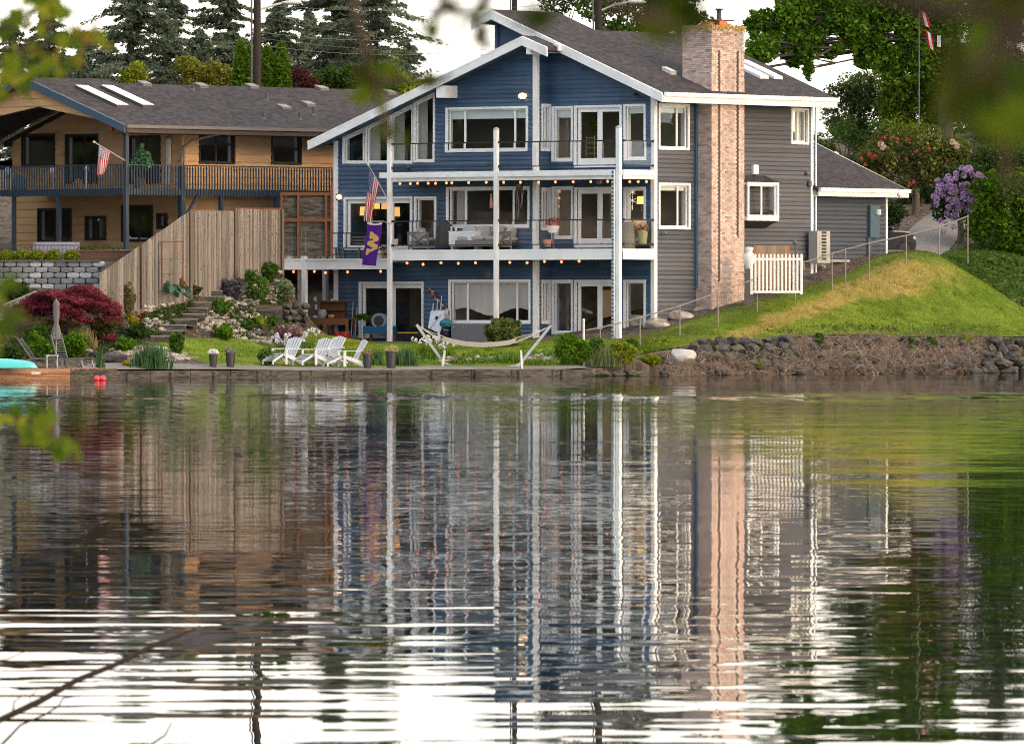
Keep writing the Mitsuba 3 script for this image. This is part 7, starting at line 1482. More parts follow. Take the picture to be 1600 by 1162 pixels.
put(k, 'top_rail', M().tube(tops, .024, 8, (0.17, 0.155, 0.145)), 'paint', True)
m = M(); Tt = np.array(tops); sg = np.r_[0, np.cumsum(np.linalg.norm(np.diff(Tt, axis=0), axis=1))]; itp = lambda s: np.array([np.interp(s, sg, Tt[:, c]) for c in range(3)])
for s in np.arange(0, sg[-1] - 1.2, .075):
    for sgn in (1, -1):
        a, b_ = (s, s + 1.15) if sgn > 0 else (s + 1.15, s); p, q = itp(a), itp(b_); q = q.copy(); q[2] = max(q[2] - 1.25, float(ground(q[0], q[1])) + .02); m.tube([p, q], .0009, 3, (0.16, 0.155, 0.15), False)
put(k, 'mesh', m, 'paint', kind='stuff')
# the parked car, its nose hidden by the garage
Yc = 326.4; k = thing('parked_car', 'dark blue black car parked on the driveway behind the garage', 'car'); CB = (0.008, 0.010, 0.014); zc = at(1410, 402, Yc)[2]
def cp(x, y, dz=0): return np.array([at(x, 400, Yc)[0], Yc + y, zc + dz])
prof = np.array([(1300, .25), (1300, .75), (1318, .95), (1345, 1.45), (1362, 1.55), (1384, 1.22), (1392, 1.02), (1420, .94), (1427, .82), (1430, .5), (1428, .22)])
poly = Polygon([((x - 1300) * Yc / F, z) for x, z in prof]).buffer(-.05).buffer(.05); low = poly.intersection(sbox(-1, 0, 9, .98)); up = poly.intersection(sbox(-1, .96, 9, 2)); o = at(1300, 400, Yc)[0]
fc = lambda s, z, d: np.array([o + s, Yc + d, zc + z])
put(k, 'body', M().slab(low, fc, -.9, .9, CB), 'paint'); put(k, 'cabin', M().slab(up.buffer(-.03), fc, -.75, .75, (0.02, 0.03, 0.035)), 'gloss')
put(k, 'hood', M().hexa(cp(1394, -.86, .99), cp(1421, -.86, .93) - cp(1394, -.86, .99), [0, 1.72, 0], [0, 0, .06], (0.42, 0.37, 0.34)), 'gloss'); put(k, 'windscreen', M().hexa(cp(1364, -.76, 1.46), cp(1388, -.76, 1.08) - cp(1364, -.76, 1.46), [0, 1.5, 0], [.03, 0, .04], (0.10, 0.16, 0.17)), 'gloss')
for x in (1328, 1412):
    w = put(k, 'wheel', M().lathe([0, 0, 0], [(0, -.1), (.33, -.1), (.34, 0), (.33, .1), (0, .1)], 20, (0.02, 0.02, 0.02)), 'matte'); scene[w]['to_world'] = T().translate(cp(x, -.84, .33).tolist()).rotate([1, 0, 0], 90); r_ = put(w, 'rim', M().lathe([0, 0, 0], [(0, .11), (.2, .105), (.2, .09)], 16, (0.06, 0.06, 0.065)), 'metal'); scene[r_]['to_world'] = scene[w]['to_world']
put(k, 'mirror', M().ball(cp(1391, -1.0, 1.12), (.12, .08, .09), CB, 2), 'gloss', True); put(k, 'headlight', M().ball(cp(1426, -.8, .74), (.08, .14, .09), (0.4, 0.4, 0.4), 2), 'gloss', True)
# ------------------------------------------------------------------ lawn furniture
WP = (0.50, 0.52, 0.56)
def adirondack(label, px, Y, az, foot=True, group='white lawn chairs on the bulkhead'):
    k = thing('lawn_chair', label, 'chair', group); X = (px - 800) * Y / F; z0 = float(ground(X, Y)) + .09; f = np.array([math.cos(az), math.sin(az), 0]); s = np.array([-f[1], f[0], 0]); o = np.array([X, Y, z0])
    P = lambda a, b, z: o + f * a + s * b + np.array([0, 0, z])
    for i in range(6): b = -.27 + i * .108; put(k, 'back_slat', M().bar(P(-.12, b * .9, .24), P(-.50, b * 1.1, .98 - .03 * abs(i - 2.5)), .085, .02, WP, up=f), 'paint')
    for i in range(5): a = .36 - i * .11; put(k, 'seat_slat', M().bar(P(a, -.29, .39 - .13 * i / 5), P(a, .29, .39 - .13 * i / 5), .095, .02, WP), 'paint')
    for b in (-.33, .33):
        put(k, 'arm', M().bar(P(.42, b, .56), P(-.36, b, .56), .13, .025, WP), 'paint'); put(k, 'front_leg', M().bar(P(.36, b, 0), P(.36, b, .55), .03, .1, WP, up=f), 'paint'); put(k, 'side_rail', M().bar(P(.42, b * .9, .36), P(-.62, b * .9, .03), .03, .12, WP), 'paint')
    put(k, 'back_support', M().bar(P(-.33, -.33, .54), P(-.33, .33, .54), .06, .03, WP), 'paint')
    if foot:
        for i in range(5): a = .50 + i * .115; put(k, 'foot_slat', M().bar(P(a, -.27, .36 - .055 * i), P(a, .27, .36 - .055 * i), .1, .02, WP), 'paint')
        for b in (-.24, .24): put(k, 'foot_rail', M().bar(P(.45, b, .34), P(1.0, b, .1), .03, .07, WP), 'paint'); put(k, 'foot_leg', M().bar(P(.97, b, 0), P(.97, b, .12), .03, .06, WP, up=f), 'paint')
adirondack('white slatted lawn chair, leftmost on the bulkhead', 447, 297.2, math.radians(230)); adirondack('white slatted lawn chair, second from the left', 494, 297.6, math.radians(228)); adirondack('white slatted lawn chair, third from the left', 515, 298.6, math.radians(226)); adirondack('white slatted lawn chair seen from its side, rightmost', 549, 297.6, math.radians(200))
def planter(label, px, pyb, pyt, w, seed, fill):
    Y = 300.0
    for _ in range(5): X = (px - 800) * Y / F; Y = float(yshore(X)) + .55
    zb = float(ground(X, Y)) + .09; h = (pyb - pyt) * Y / F; r = w * Y / F / 2; k = thing('tall_planter', label, 'planter', 'dark tapered planters along the bulkhead'); DKG = (0.04, 0.038, 0.04)
    put(k, 'pot', M().lathe([X, Y, zb], [(0, 0), (r * .72, 0), (r, h * .97), (r, h), (r * .86, h), (r * .8, h * .9), (0, h * .88)], 18, DKG), 'paint', 40)
    rib = M()
    for i in range(18): t = i * 2 * math.pi / 18; rib.bar([X + r * .735 * math.cos(t), Y + r * .735 * math.sin(t), zb + .01], [X + r * 1.01 * math.cos(t), Y + r * 1.01 * math.sin(t), zb + h * .96], .02, .02, DKG)
    put(k, 'rib', rib, 'paint', kind='stuff')
    if fill is not None: put(k, 'flowers', leaf_cloud(M(), [X, Y, zb + h + .06], (r * 1.3, r * 1.2, r * .75), 200, .06, fill, seed, elong=1.3), 'leaf')
planter('dark planter filled with white flowers, leftmost', 333, 579.5, 560, 13, 1, WF); planter('plain dark planter, second from the left', 360, 579.5, 557, 15, 2, [(0.2, 0.2, 0.18), (0.3, 0.3, 0.25)]); planter('dark planter beside the rightmost lawn chair', 574, 580, 558, 14, 3, [(0.3, 0.2, 0.1), (0.35, 0.28, 0.16)]); planter('dark planter with dry straw heads, rightmost', 611, 580, 554, 17, 4, [(0.4, 0.33, 0.16), (0.5, 0.42, 0.22)])
# hammock on its arched stand
k = thing('hammock_stand', 'pale arched wooden hammock stand at the water edge', 'hammock stand'); Yh = 299.9; WD = (0.36, 0.365, 0.38); fr = put(k, 'arch', M().tube([at(690, 566, Yh), at(705, 572, Yh), at(730, 575, Yh), at(755, 576, Yh), at(785, 575.5, Yh), at(805, 572, Yh), at(818, 566, Yh)], .055, 8, WD), 'paint', True)
for xa, ya, xb, yb in ((651, 507, 697, 572), (861, 508, 809, 573)): put(k, 'arm', M().bar(at(xa, ya, Yh), at(xb, yb, Yh), .1, .13, WD, up=[0, 1, 0]), 'paint')
for x in (691, 816):
    put(k, 'foot', M().bar(at(x, 577, Yh) + [0, -.7, 0], at(x, 577, Yh) + [0, .7, 0], .09, .09, (0.42, 0.4, 0.38)), 'paint')
    for sgn in (-1, 1): put(k, 'strut', M().bar(at(x, 577, Yh) + [0, sgn * .6, 0], at(x + (4 if x < 750 else -2), 548, Yh), .07, .07, (0.5, 0.49, 0.47)), 'paint')
k = thing('hammock', 'cream cloth hammock slung between the arms of the stand', 'hammock')
cx = np.array([(692, 531), (705, 535), (725, 539), (750, 541), (775, 540), (795, 537.5), (806, 534)])
rows_ = []
for v_ in np.linspace(-1, 1, 7): rows_.append([at(x, y + 1.5 - 7.5 * abs(v_) ** 2, Yh) + [0, v_ * .42 * (1 - .25 * abs((x - 750) / 60)), 0] for x, y in cx])
V = np.array(rows_).reshape(-1, 3); i, j = np.meshgrid(np.arange(6), np.arange(6), indexing='ij'); q = np.stack([i * 7 + j, i * 7 + j + 1, (i + 1) * 7 + j + 1, (i + 1) * 7 + j], -1).reshape(-1, 4)
put(k, 'cloth', M().add(V, q, (0.62, 0.56, 0.49)), 'leaf', True); m = M()
for e, tip in ((0, at(653, 509, Yh)), (6, at(859, 510, Yh))):
    for r_ in rows_: m.tube([r_[e], (np.asarray(r_[e]) + tip) / 2 - [0, 0, .04], tip], .008, 4, (0.62, 0.58, 0.5), False)
put(k, 'cord', m, 'matte', kind='stuff'); put(k, 'spreader_bar', M().bar(rows_[0][0], rows_[-1][0], .04, col=(0.4, 0.3, 0.2)).bar(rows_[0][6], rows_[-1][6], .04, col=(0.4, 0.3, 0.2)), 'matte')
# ------------------------------------------------------------------ under the decks
def gb(px, b): return H(H.at_b(px, 500, b)[0], b, z_patio)
bq = BD + .55; a0, a1 = H.at_b(543, 500, bq)[0], H.at_b(487, 500, bq)[0]; CED = (0.22, 0.10, 0.045)
k = thing('potting_bench', 'orange cedar potting bench with hutch shelves under the side deck', 'bench'); m = M(); hbx(m, a0, a1, bq, bq + .55, z_patio + .82, z_patio + .87, CED); put(k, 'tabletop', m, 'matte'); m = M(); hbx(m, a0 + .02, a1 - .02, bq + .02, bq + .05, z_patio + .62, z_patio + .82, CED); put(k, 'apron', m, 'matte')
for a in (a0 + .02, (a0 + a1) / 2 + .2, a1 - .1):
    for b_ in (bq + .01, bq + .46): m = M(); hbx(m, a, a + .09, b_, b_ + .09, z_patio, z_patio + .82, np.array(CED) * 1.15); put(k, 'leg', m, 'matte')
m = M(); hbx(m, a0 + .55, a1, bq + .5, bq + .54, z_patio + .87, z_patio + 1.55, np.array(CED) * .7); put(k, 'back_board', m, 'matte')
for z in (1.18, 1.5): m = M(); hbx(m, a0 + .5, a1, bq + .32, bq + .5, z_patio + z, z_patio + z + .03, CED); put(k, 'shelf', m, 'matte')
for i, (px, zz, c, r, h, lab) in enumerate(((490, 1.53, (0.6, 0.56, 0.45), .07, .17, 'cream jar on the top shelf of the potting bench'), (491, 1.21, (0.6, 0.56, 0.42), .05, .2, 'cream bottle on the lower shelf of the potting bench'), (516, 1.53, (0.5, 0.48, 0.42), .06, .1, 'pale cup at the right end of the top shelf'), (505, .88, (0.30, 0.33, 0.34), .17, .33, 'grey metal watering can on the potting bench'), (495, .88, (0.65, 0.66, 0.67), .13, .09, 'white folded cloth on the potting bench'), (519, .88, (0.4, 0.26, 0.15), .12, .14, 'small clay bowl on the potting bench'))):
    solo('bench_item', lab, lab.split()[1] if lab.split()[1] in ('jar', 'bottle', 'cup') else 'can' if 'can' in lab else 'cloth' if 'cloth' in lab else 'bowl', M().lathe(H(H.at_b(px, 500, bq + .3)[0], bq + (.4 if zz > 1 else .25), z_patio + zz), [(0, 0), (r, 0), (r * 1.1, h * .6), (r * .8, h), (r * .6, h), (0, h * .9)], 12, c), 'paint', True)
for i, px in enumerate((529, 539)): solo('red_bucket', ['red bucket under the potting bench, left one', 'red bucket under the potting bench, right one'][i], 'bucket', M().lathe(gb(px, bq - .1), [(0, .01), (.15, .0), (.19, .34), (.2, .34), (.2, .37), (.17, .37), (.14, .05), (0, .05)], 16, (0.50, 0.04, 0.02)), 'paint', 40, group='red buckets under the potting bench')
for i, px in enumerate((551, 557)): solo('garden_tool', ['long handled garden tool leaning on the wall, left one', 'long handled garden tool leaning on the wall, right one'][i], 'tool', M().tube([gb(px - 3, BL - .5), gb(px + 1, BL - .12) + [0, 0, 1.5 - .2 * i]], .016, 6, (0.4, 0.38, 0.36)).box(gb(px - 3, BL - .5) + [0, 0, .1], (.3, .05, .25), (0.05, 0.05, 0.06)), 'paint')
bq = BD + .5; a0, a1 = H.at_b(607, 515, bq)[0], H.at_b(566, 515, bq)[0]; k = thing('blue_cart', 'blue metal cart on wooden legs carrying a grill drum', 'cart'); m = M(); hbx(m, a0, a1, bq, bq + .5, z_patio + .28, z_patio + .58, (0.02, 0.11, 0.20)); put(k, 'tray', m, 'paint')
for a in (a0 + .03, a1 - .1):
    for b_ in (bq, bq + .42): m = M(); hbx(m, a, a + .07, b_, b_ + .07, z_patio, z_patio + .28, (0.30, 0.17, 0.09)); put(k, 'leg', m, 'matte')
m = M(); hbx(m, a1 - .03, a1, bq - .03, bq, z_patio, z_patio + .85, (0.5, 0.5, 0.5)); put(k, 'handle', m, 'paint')
c0, c1 = H((a0 + a1) / 2 - .12, bq + .05, z_patio + .78), H((a0 + a1) / 2 + .25, bq + .7, z_patio + .78); solo('grill_drum', 'blue grey round drum with dark open end lying on the blue cart', 'drum', M().tube([c0, c0 * .98 + c1 * .02, c1 * .98 + c0 * .02, c1], [.26, .29, .29, .26], 18, (0.16, 0.20, 0.25)).tube([c0 + (c0 - c1) * .012, c0], [.19, .2], 16, (0.01, 0.01, 0.012)), 'paint')
solo('potted_plant', 'green plant on top of the blue cart at its left end', 'plant', leaf_cloud(leaf_cloud(M(), gb(565, bq + .1) + [0, 0, .92], (.26, .15, .12), 120, .09, LAU, 3), gb(573, bq + .1) + [0, 0, .88], (.16, .12, .08), 60, .08, LAU, 4), 'leaf')
bq = BD + .7; a0, a1 = H.at_b(652, 522, bq)[0], H.at_b(618, 522, bq)[0]; k = thing('low_table', 'low black table with a yellow board on it', 'table'); m = M(); hbx(m, a0, a1, bq, bq + .5, z_patio + .05, z_patio + .30, (0.015, 0.015, 0.018)); put(k, 'frame', m, 'paint'); m = M(); hbx(m, a0 - .02, a1 - .1, bq, bq + .4, z_patio + .30, z_patio + .35, (0.5, 0.36, 0.02)); put(k, 'yellow_board', m, 'paint')
def board(label, px, b, w, h, lean, hole, col, c=0.0):
    k = thing('cornhole_board', label, 'game board'); o = gb(px, b); n_ = -H.eb; up = np.array([0, 0, 1.0]) * math.cos(lean) + H.eb * math.sin(lean); ea = H.ea * math.cos(.06) + up * c
    poly = sbox(-w / 2, 0, w / 2, h).difference(Point(0, h * .76).buffer(.085)) if hole else sbox(-w / 2, 0, w / 2, h)
    put(k, 'panel', M().slab(poly, lambda s, t, d: o + ea * s + up * t + n_ * d, -.04, .0, col), 'paint'); put(k, 'leg', M().bar(o + up * h * .9 + ea * w * .4, o + H.eb * (h * .7) + ea * w * .4, .05, col=col).bar(o + up * h * .9 - ea * w * .4, o + H.eb * (h * .7) - ea * w * .4, .05, col=col), 'paint')
    if hole: put(k, 'hole_back', M().slab(Point(0, h * .76).buffer(.1), lambda s, t, d: o + ea * s + up * t + n_ * d, -.055, -.045, (0.02, 0.025, 0.05)), 'matte')
    return k, o, ea, up
k, o, ea, up = board('white cornhole board with a dark hole leaning under the deck', 676, BD + .25, .66, 1.2, .25, True, (0.62, 0.66, 0.72)); put(k, 'stripe', M().bar(o + up * .42 + ea * .28 - H.eb * .02, o + up * 1.05 - ea * .22 - H.eb * .02, .03, .01, (0.3, 0.3, 0.34)), 'paint')
board('second white board leaning behind the cornhole board', 684, BD + .55, .6, 1.22, .2, False, (0.52, 0.52, 0.54))
for i, (px, h_) in enumerate(((672, 1.45), (679, 1.62), (685, 1.72))): solo('white_paddle', ['short white paddle end sticking up behind the cornhole board', 'middle white paddle end sticking up behind the cornhole board', 'tallest white paddle end sticking up behind the cornhole board'][i], 'paddle', M().bar(gb(px, BD + .62), gb(px + 5, BD + .7) + [0, 0, h_], .10, .03, (0.52, 0.48, 0.45)), 'paint')
m = M(); ra = np.random.default_rng(6)
for i in range(26): t = i / 25; p = hb(669 + 31 * t, 452 + 38 * t ** 1.3, BL - .15) + ra.normal(0, .03, 3); m.ball(p, ra.uniform(.03, .07, 3), [(0.35, 0.04, 0.03), (0.4, 0.3, 0.1), (0.05, 0.06, 0.12), (0.4, 0.36, 0.33)][i % 4], 1)
solo('pennant_rope', 'rope of red and dark pennants hanging on the wall above the cornhole board', 'garland', m, 'matte')
m = M().ball(gb(697, BD + .5) + [0, 0, .35], (.22, .2, .36), (0.02, 0.022, 0.03), 3, .3, 2).ball(gb(697, BD + .42) + [0, 0, .68], (.24, .2, .18), (0.01, 0.16, 0.20), 3, .3, 5); solo('gear_bag', 'black and teal gear bag right of the cornhole board', 'bag', m.bar(gb(692, BD + .28) + [0, 0, .66], gb(703, BD + .28) + [0, 0, .58], .05, .02, (0.06, 0.4, 0.16)).bar(gb(694, BD + .27) + [0, 0, .44], gb(700, BD + .27) + [0, 0, .42], .06, .02, (0.35, 0.42, 0.45)), 'paint', True)
m = M().ball(gb(668, BD + .1) + [0, 0, .24], (.36, .25, .24), (0.018, 0.017, 0.02), 3, .3, 9); solo('dark_sack', 'dark lumpy sack at the foot of the cornhole board', 'sack', m, 'matte', True)
bq = BD + .3; a0, a1 = H.at_b(762, 515, bq)[0], H.at_b(705, 515, bq)[0]; k = thing('deck_box', 'large grey storage box under the big ground floor window', 'storage box'); m = M(); hbx(m, a0, a1, bq, bq + .65, z_patio, z_patio + .62, (0.15, 0.15, 0.16)); put(k, 'body', m, 'paint'); m = M(); hbx(m, a0 - .02, a1 + .02, bq - .02, bq + .67, z_patio + .62, z_patio + .68, (0.17, 0.17, 0.18)); put(k, 'lid', m, 'paint')
for px in (709, 724): m = M(); a = H.at_b(px, 515, bq)[0]; hbx(m, a - .03, a + .03, bq - .02, bq - .002, z_patio + .5, z_patio + .6, (0.4, 0.4, 0.4)); put(k, 'latch', m, 'metal')
m = M().lathe(hb(764, 429, BL - .05), [(0, -.16), (.16, -.1), (.18, .1), (0, .18)], 14, (0.10, 0.09, 0.10), 1, .35); solo('wall_basket', 'dim round basket on the dark wall above the big ground floor window', 'basket', m, 'matte', True)
# window display inside the big ground-floor window: a pale pleated shade
put(house, 'window_shade', M().add(*cloth(lambda u, v: hb(704 + 122 * u, 440 + (47 - 6 * math.sin(u * 9)) * v, BL + .24) + H.eb * .03 * math.sin(u * 70), 0, 1, 0, 1, 60, 4, (0.52, 0.49, 0.46))), 'matte', True)
m = M().ball(hb(873, 478, .8), (.14, .12, .30), (0.5, 0.48, 0.44), 2).tube([hb(905, 470, .7), hb(909, 483, .6), hb(926, 489, .6)], [.09, .08, .05], 8, (0.5, 0.48, 0.45)); solo('white_statue', 'pale statue with a stretched arm behind the ground floor door glass', 'statue', m, 'matte', True)
k = thing('bar_chair', 'slim brass chair inside the upper french doors', 'chair'); m = M()
for x in (917, 930, 944): m.tube([hb(x, 248, .7), hb(x, 212 if x < 940 else 224, .7)], .014, 5, (0.45, 0.34, 0.16))
for y in (216, 224, 231, 240): m.tube([hb(917, y, .7), hb(944 if y > 220 else 930, y, .7)], .012, 5, (0.45, 0.34, 0.16))
put(k, 'frame', m, 'paint'); solo('house_plant', 'green plant hanging inside the upper french doors', 'plant', leaf_cloud(M(), hb(931, 193, 1.2), (.3, .25, .35), 160, .1, LAU, 12, shell=.1), 'leaf'); solo('house_plant', 'green palm inside the left deck window', 'plant', leaf_cloud(M(), hb(557, 345, .5), (.3, .3, .5), 200, .12, LAU, 13, shell=.1), 'leaf')
# ------------------------------------------------------------------ left shore
def lounger(label, px, Y, az, back_ang, group='dark slatted deck loungers'):
    k = thing('deck_lounger', label, 'lounger', group); X = (px - 800) * Y / F; o = np.array([X, Y, .36]); f = np.array([math.cos(az), math.sin(az), 0]); s = np.array([-f[1], f[0], 0]); C = (0.10, 0.115, 0.125); P = lambda a, b, z: o + f * a + s * b + np.array([0, 0, z])
    for i in range(9): t = .08 + i * .088; put(k, 'back_slat', M().bar(P(-t * math.cos(back_ang), -.27, .34 + t * math.sin(back_ang)), P(-t * math.cos(back_ang), .27, .34 + t * math.sin(back_ang)), .072, .018, C, up=[0, 0, 1]), 'paint')
    for b in (-.29, .29): put(k, 'side_rail', M().bar(P(-.86 * math.cos(back_ang), b, .34 + .86 * math.sin(back_ang)), P(0, b, .33), .04, .05, C), 'paint'); put(k, 'side_rail', M().bar(P(0, b, .33), P(1.15, b, .33), .05, .06, C), 'paint')
    for i in range(11): put(k, 'seat_slat', M().bar(P(.05 + i * .1, -.27, .35), P(.05 + i * .1, .27, .35), .075, .018, C), 'paint')
    for a in (-.05, 1.05):
        for b in (-.29, .29): put(k, 'leg', M().bar(P(a, b, .33), P(a + (.12 if a > 0 else -.12), b, 0), .05, .04, (0.2, 0.21, 0.22)), 'paint')
lounger('dark slatted deck lounger with raised back, right one', 97, 291.4, math.radians(-35), 1.25); lounger('dark slatted deck lounger reclined, left one', 52, 291.6, math.radians(-10), .95)
p = at(82, 560, 291.2); k = thing('side_table', 'small glass topped white table between the deck loungers', 'table'); put(k, 'tabletop', M().box([p[0], p[1], .80], (.42, .4, .03), (0.5, 0.52, 0.52)), 'gloss')
for sx in (-.18, .18):
    for sy in (-.17, .17): put(k, 'leg', M().box([p[0] + sx, p[1] + sy, .57], (.025, .025, .44), (0.5, 0.52, 0.52)), 'paint')
p = at(88, 530, 292.6); k = thing('closed_umbrella', 'grey closed patio umbrella standing behind the deck loungers', 'umbrella'); n = 24; a = np.arange(n) * 2 * np.pi / n; rows_ = []; zt, zb = at(88, 469, 292.6)[2], at(88, 529, 292.6)[2]
for t, r in ((0, .05), (.03, .09), (.14, .115), (.15, .10), (.32, .11), (.5, .09), (.60, .075), (.72, .12), (.86, .165), (1.0, .19)): rr2 = r * (1 + (.0 if t < .14 else .16) * np.sin(a * 8)); rows_.append(np.stack([p[0] + rr2 * np.cos(a), p[1] + rr2 * np.sin(a), np.full(n, zt + (zb - zt) * t) + .02 * np.cos(a * 8) * (t > .9)], -1))
i, j = np.meshgrid(np.arange(9), np.arange(n), indexing='ij'); put(k, 'canopy', M().add(np.vstack(rows_), np.stack([i * n + j, (i + 1) * n + j, (i + 1) * n + (j + 1) % n, i * n + (j + 1) % n], -1).reshape(-1, 4), (0.135, 0.13, 0.135)), 'matte', True); put(k, 'pole', M().tube([[p[0], p[1], .3], [p[0], p[1], zt + .06]], .025, 8, (0.2, 0.2, 0.2)).lathe([p[0], p[1], .34], [(.25, 0), (.25, .05), (.05, .1)], 12, (0.1, 0.1, 0.1)), 'paint')
# turquoise kayak upside down on the dock
Yk = 288.2; c = at(-18, 574, Yk); k = thing('kayak', 'turquoise kayak lying upside down on the wooden dock', 'kayak'); x1 = at(60, 574, Yk)[0]; x0 = x1 - 3.3; tt = np.linspace(0, 1, 22); n = 14; V = []
for t in tt:
    w = .36 * math.sin(math.pi * min(max(t, .0), 1)) ** .5 * (1 if t < .5 else 1) + .01; h = .34 * math.sin(math.pi * t) ** .32 + .01
    for q in np.linspace(0, math.pi, n): V.append([x0 + (x1 - x0) * t, Yk + w * math.cos(q), .37 + h * math.sin(q) ** .8])
i, j = np.meshgrid(np.arange(21), np.arange(n - 1), indexing='ij'); put(k, 'hull', M().add(V, np.stack([i * n + j, i * n + j + 1, (i + 1) * n + j + 1, (i + 1) * n + j], -1).reshape(-1, 4), (0.06, 0.50, 0.50)), 'gloss', True)
put(k, 'gunwale', M().tube([[x0 + (x1 - x0) * t, Yk - .37 * math.sin(math.pi * t) ** .5 - .015, .375] for t in tt], .022, 6, (0.05, 0.12, 0.13)), 'paint')
solo('dock_cushion', 'cream foam bumper on the edge of the dock below the kayak', 'bumper', M().box(at(56, 582.5, 287.2), (.3, .14, .09), (0.6, 0.55, 0.42)), 'paint')
for i, x in enumerate((151.5, 160.5)): p = at(x, 596, 280.5); k = thing('buoy', ['red round buoy floating off the dock, left one of the pair', 'red round buoy floating off the dock, right one of the pair'][i], 'buoy', 'red buoys'); put(k, 'float', M().ball([p[0], p[1], .07], .115, (0.62, 0.02, 0.035), 3), 'gloss', True); put(k, 'eye', M().tube([[p[0], p[1], .17], [p[0], p[1], .23]], .025, 6, (0.08, 0.04, 0.05)), 'paint')
# ------------------------------------------------------------------ leaves hanging in front of the lens on the near bank
def leaf_mesh(seed):
    g = np.random.default_rng(seed); lob = [(0, 0), (.10, .03), (.34, -.02), (.30, .14), (.52, .36), (.30, .38), (.22, .46), (.12, .62), (0, 1.0), (-.12, .62), (-.22, .46), (-.30, .38), (-.52, .36), (-.30, .14), (-.34, -.02), (-.10, .03)]
    v = [(x, y, -.22 * abs(x) + .12 * math.sin(y * 2.5) + g.normal(0, .02)) for x, y in lob] + [(0, .35, .05)]; n = len(lob); return np.array(v), np.array([[n, i, (i + 1) % n] for i in range(n)])
LV = []
for i in range(6):
    v, f = leaf_mesh(i); c = np.array([(0.07, 0.11, 0.010), (0.12, 0.16, 0.012), (0.18, 0.20, 0.018), (0.05, 0.085, 0.010), (0.15, 0.125, 0.018), (0.095, 0.14, 0.015)][i]); LV.append(mikit.ply((v, f), 'leaf', color=np.tile(c, (len(v), 1))))
def spray(label, d, twigs, leaves, size, seed, stuff=False, dark=1.0, tw=.004, kind_name='overhanging_branch'):
    """twigs: lists of pixels at distance d; leaves: boxes (x0, y0, x1, y1, n) filled with leaves near the twigs"""
    g = np.random.default_rng(seed); k = thing(kind_name, label, 'branch'); m = M()
    for tws in twigs: P = np.array([at(x, y, d) for x, y in tws]); m.tube(P, np.linspace(tw * 2, tw, len(P)), 6, (0.05, 0.035, 0.022))
    put(k, 'twig', m, 'matte', True); allm = M()
    for (x0, y0, x1, y1, n) in leaves:
        for _ in range(n):
            p = at(g.uniform(x0, x1), g.uniform(y0, y1), d * g.uniform(.93, 1.07)); s = size * g.uniform(.6, 1.2); i = int(g.integers(6)); tr = T().translate(p.tolist()).rotate([0, 0, 1], float(g.uniform(0, 360))).rotate([1, 0, 0], float(g.uniform(60, 150))).rotate([0, 0, 1], float(g.uniform(-60, 60))).scale(float(s))
            if stuff: v, f = leaf_mesh(i); w = np.array(tr.matrix); allm.add(v @ w[:3, :3].T + w[:3, 3], f, np.array([(0.05, 0.085, 0.008), (0.08, 0.115, 0.010), (0.035, 0.06, 0.008), (0.055, 0.06, 0.012), (0.10, 0.135, 0.010), (0.045, 0.075, 0.01)][i]) * dark)
            else: scene[numbered(k + '__leaf')] = {**LV[i], 'to_world': tr}
    if stuff: put(k, 'leaves', allm, 'leaf', kind='stuff')
spray('leafy yellow green branch hanging in at the top left corner', 21, [[(-60, 118), (20, 95), (80, 66), (150, 70)], [(-50, 50), (20, 42), (60, 15), (70, -40)], [(-60, 140), (10, 128), (45, 150)], [(20, 95), (62, 50), (100, 35)], [(-40, 90), (40, 112), (90, 108)]], [(0, 85, 90, 125, 26), (0, 120, 48, 158, 12), (18, 18, 76, 66, 14), (75, 22, 112, 44, 6), (84, 52, 128, 76, 9), (126, 58, 170, 80, 8), (30, 0, 80, 14, 7), (0, 45, 16, 80, 5), (80, 95, 118, 125, 6)], .058, 1)
spray('leafy branch hanging low over the water at the left edge', 21, [[(-60, 690), (20, 672), (70, 690), (118, 722)], [(-40, 650), (20, 656), (55, 655)]], [(8, 640, 62, 662, 10), (20, 660, 80, 690, 18), (55, 680, 100, 715, 13), (95, 700, 122, 724, 5), (0, 655, 24, 668, 3)], .058, 2)
spray('blurred yellow green leaves at the left edge in front of the red maple', 13, [[(-80, 470), (0, 480), (30, 500)], [(-60, 520), (10, 505), (50, 508)]], [(-14, 446, 14, 475, 4), (-14, 480, 6, 530, 4), (14, 500, 50, 510, 3), (-14, 535, 2, 556, 2)], .046, 3)
spray('blurred olive leaves hanging in front of the eave of the blue house', 12, [[(520, -120), (560, 40), (590, 150), (610, 230)], [(590, 130), (650, 125)]], [(540, 122, 675, 140, 9), (555, 150, 600, 180, 5), (580, 205, 640, 232, 3)], .058, 4, True, .8)
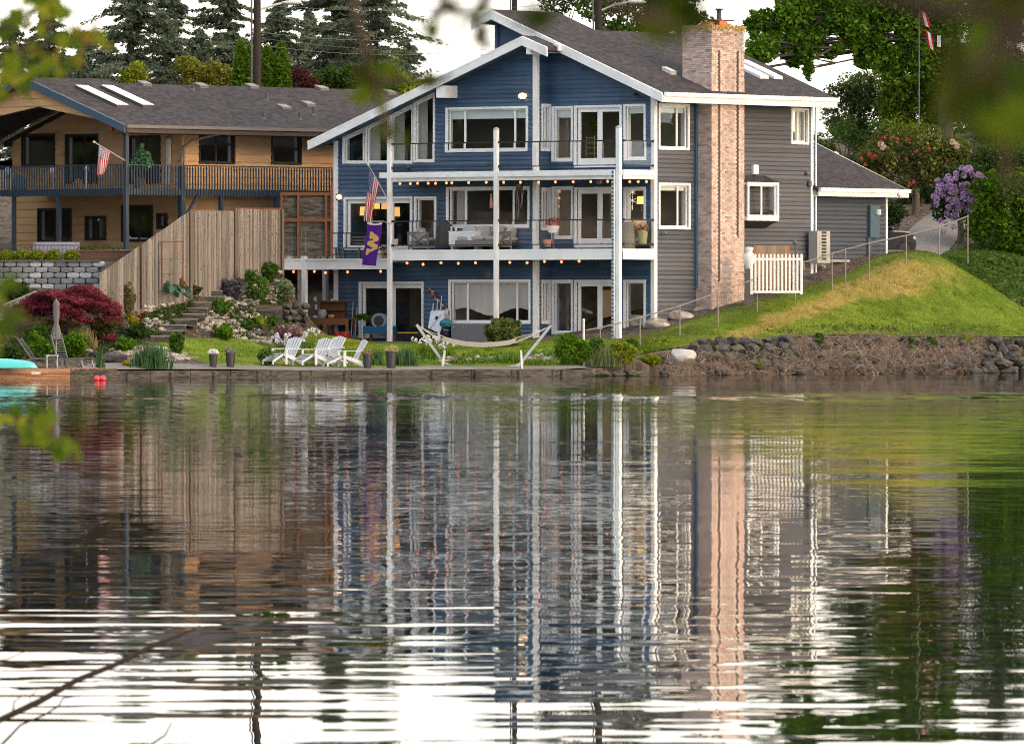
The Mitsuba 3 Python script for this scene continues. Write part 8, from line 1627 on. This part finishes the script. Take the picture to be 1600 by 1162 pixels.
spray('bare twigs and small blurred leaves at the top centre', 11, [[(700, -80), (690, 15), (672, 22)], [(690, 10), (742, 25), (752, 60)], [(790, -60), (742, 22), (760, 70)]], [(668, 14, 700, 28, 3), (715, 18, 756, 60, 7), (735, 60, 765, 80, 4), (684, 50, 690, 58, 1)], .035, 5, True, .7)
spray('blurred green leaves hanging over the roof of the blue house', 7.5, [[(880, -160), (960, 10), (1060, 45)], [(1000, -120), (1030, 40)]], [(1035, -12, 1085, 48, 11), (1030, 48, 1060, 70, 3), (830, 38, 860, 54, 2)], .058, 6, True, .55)
spray('large dark blurred leaves filling the top right corner', 6.4, [[(1750, -60), (1600, 30), (1450, 20), (1340, -10)], [(1720, 120), (1600, 170), (1530, 215)], [(1680, -150), (1560, 60), (1500, 150)], [(1600, 30), (1560, 200), (1580, 300)], [(1650, -80), (1540, 100), (1470, 190)], [(1560, -60), (1520, 20), (1400, -5), (1330, -20)], [(1640, 90), (1580, 140), (1500, 150)]], [(1340, -55, 1500, 4, 17), (1515, -50, 1640, 60, 20), (1500, 75, 1560, 225, 10), (1560, 150, 1660, 260, 14), (1465, 175, 1500, 215, 1)], .058, 7, True, 1.05, tw=.004)
# fallen branch over the near water
k = thing('fallen_branch', 'dark bare branch slanting over the water at the lower left', 'branch'); m = M(); D0 = 44
main = [(-60, 1150), (0, 1124), (60, 1096), (120, 1062), (180, 1038), (240, 1008), (285, 990), (312, 978)]
m.tube([at(x, y, D0 + i * .15) for i, (x, y) in enumerate(main)], np.array([9, 8, 8.5, 7.5, 7, 5.5, 4.5, 3.2]) * D0 / F / 1.6, 8, (0.02, 0.014, 0.012)); put(k, 'limb', m, 'matte', True)
for tws, r in ((((-20, 1185), (15, 1150), (32, 1132), (70, 1116), (92, 1102), (98, 1090), (125, 1086)), 2.2), (((232, 1165), (258, 1148), (268, 1128)), 1.8), (((20, 1110), (22, 1096), (34, 1086)), 1.5), (((48, 1100), (46, 1088), (58, 1078)), 1.3), (((-30, 1035), (10, 1030), (38, 1018)), 1.4)): put(k, 'twig', M().tube([at(x, y, D0) for x, y in tws], np.linspace(r, r * .5, len(tws)) * D0 / F, 5, (0.03, 0.02, 0.016)), 'matte', True)
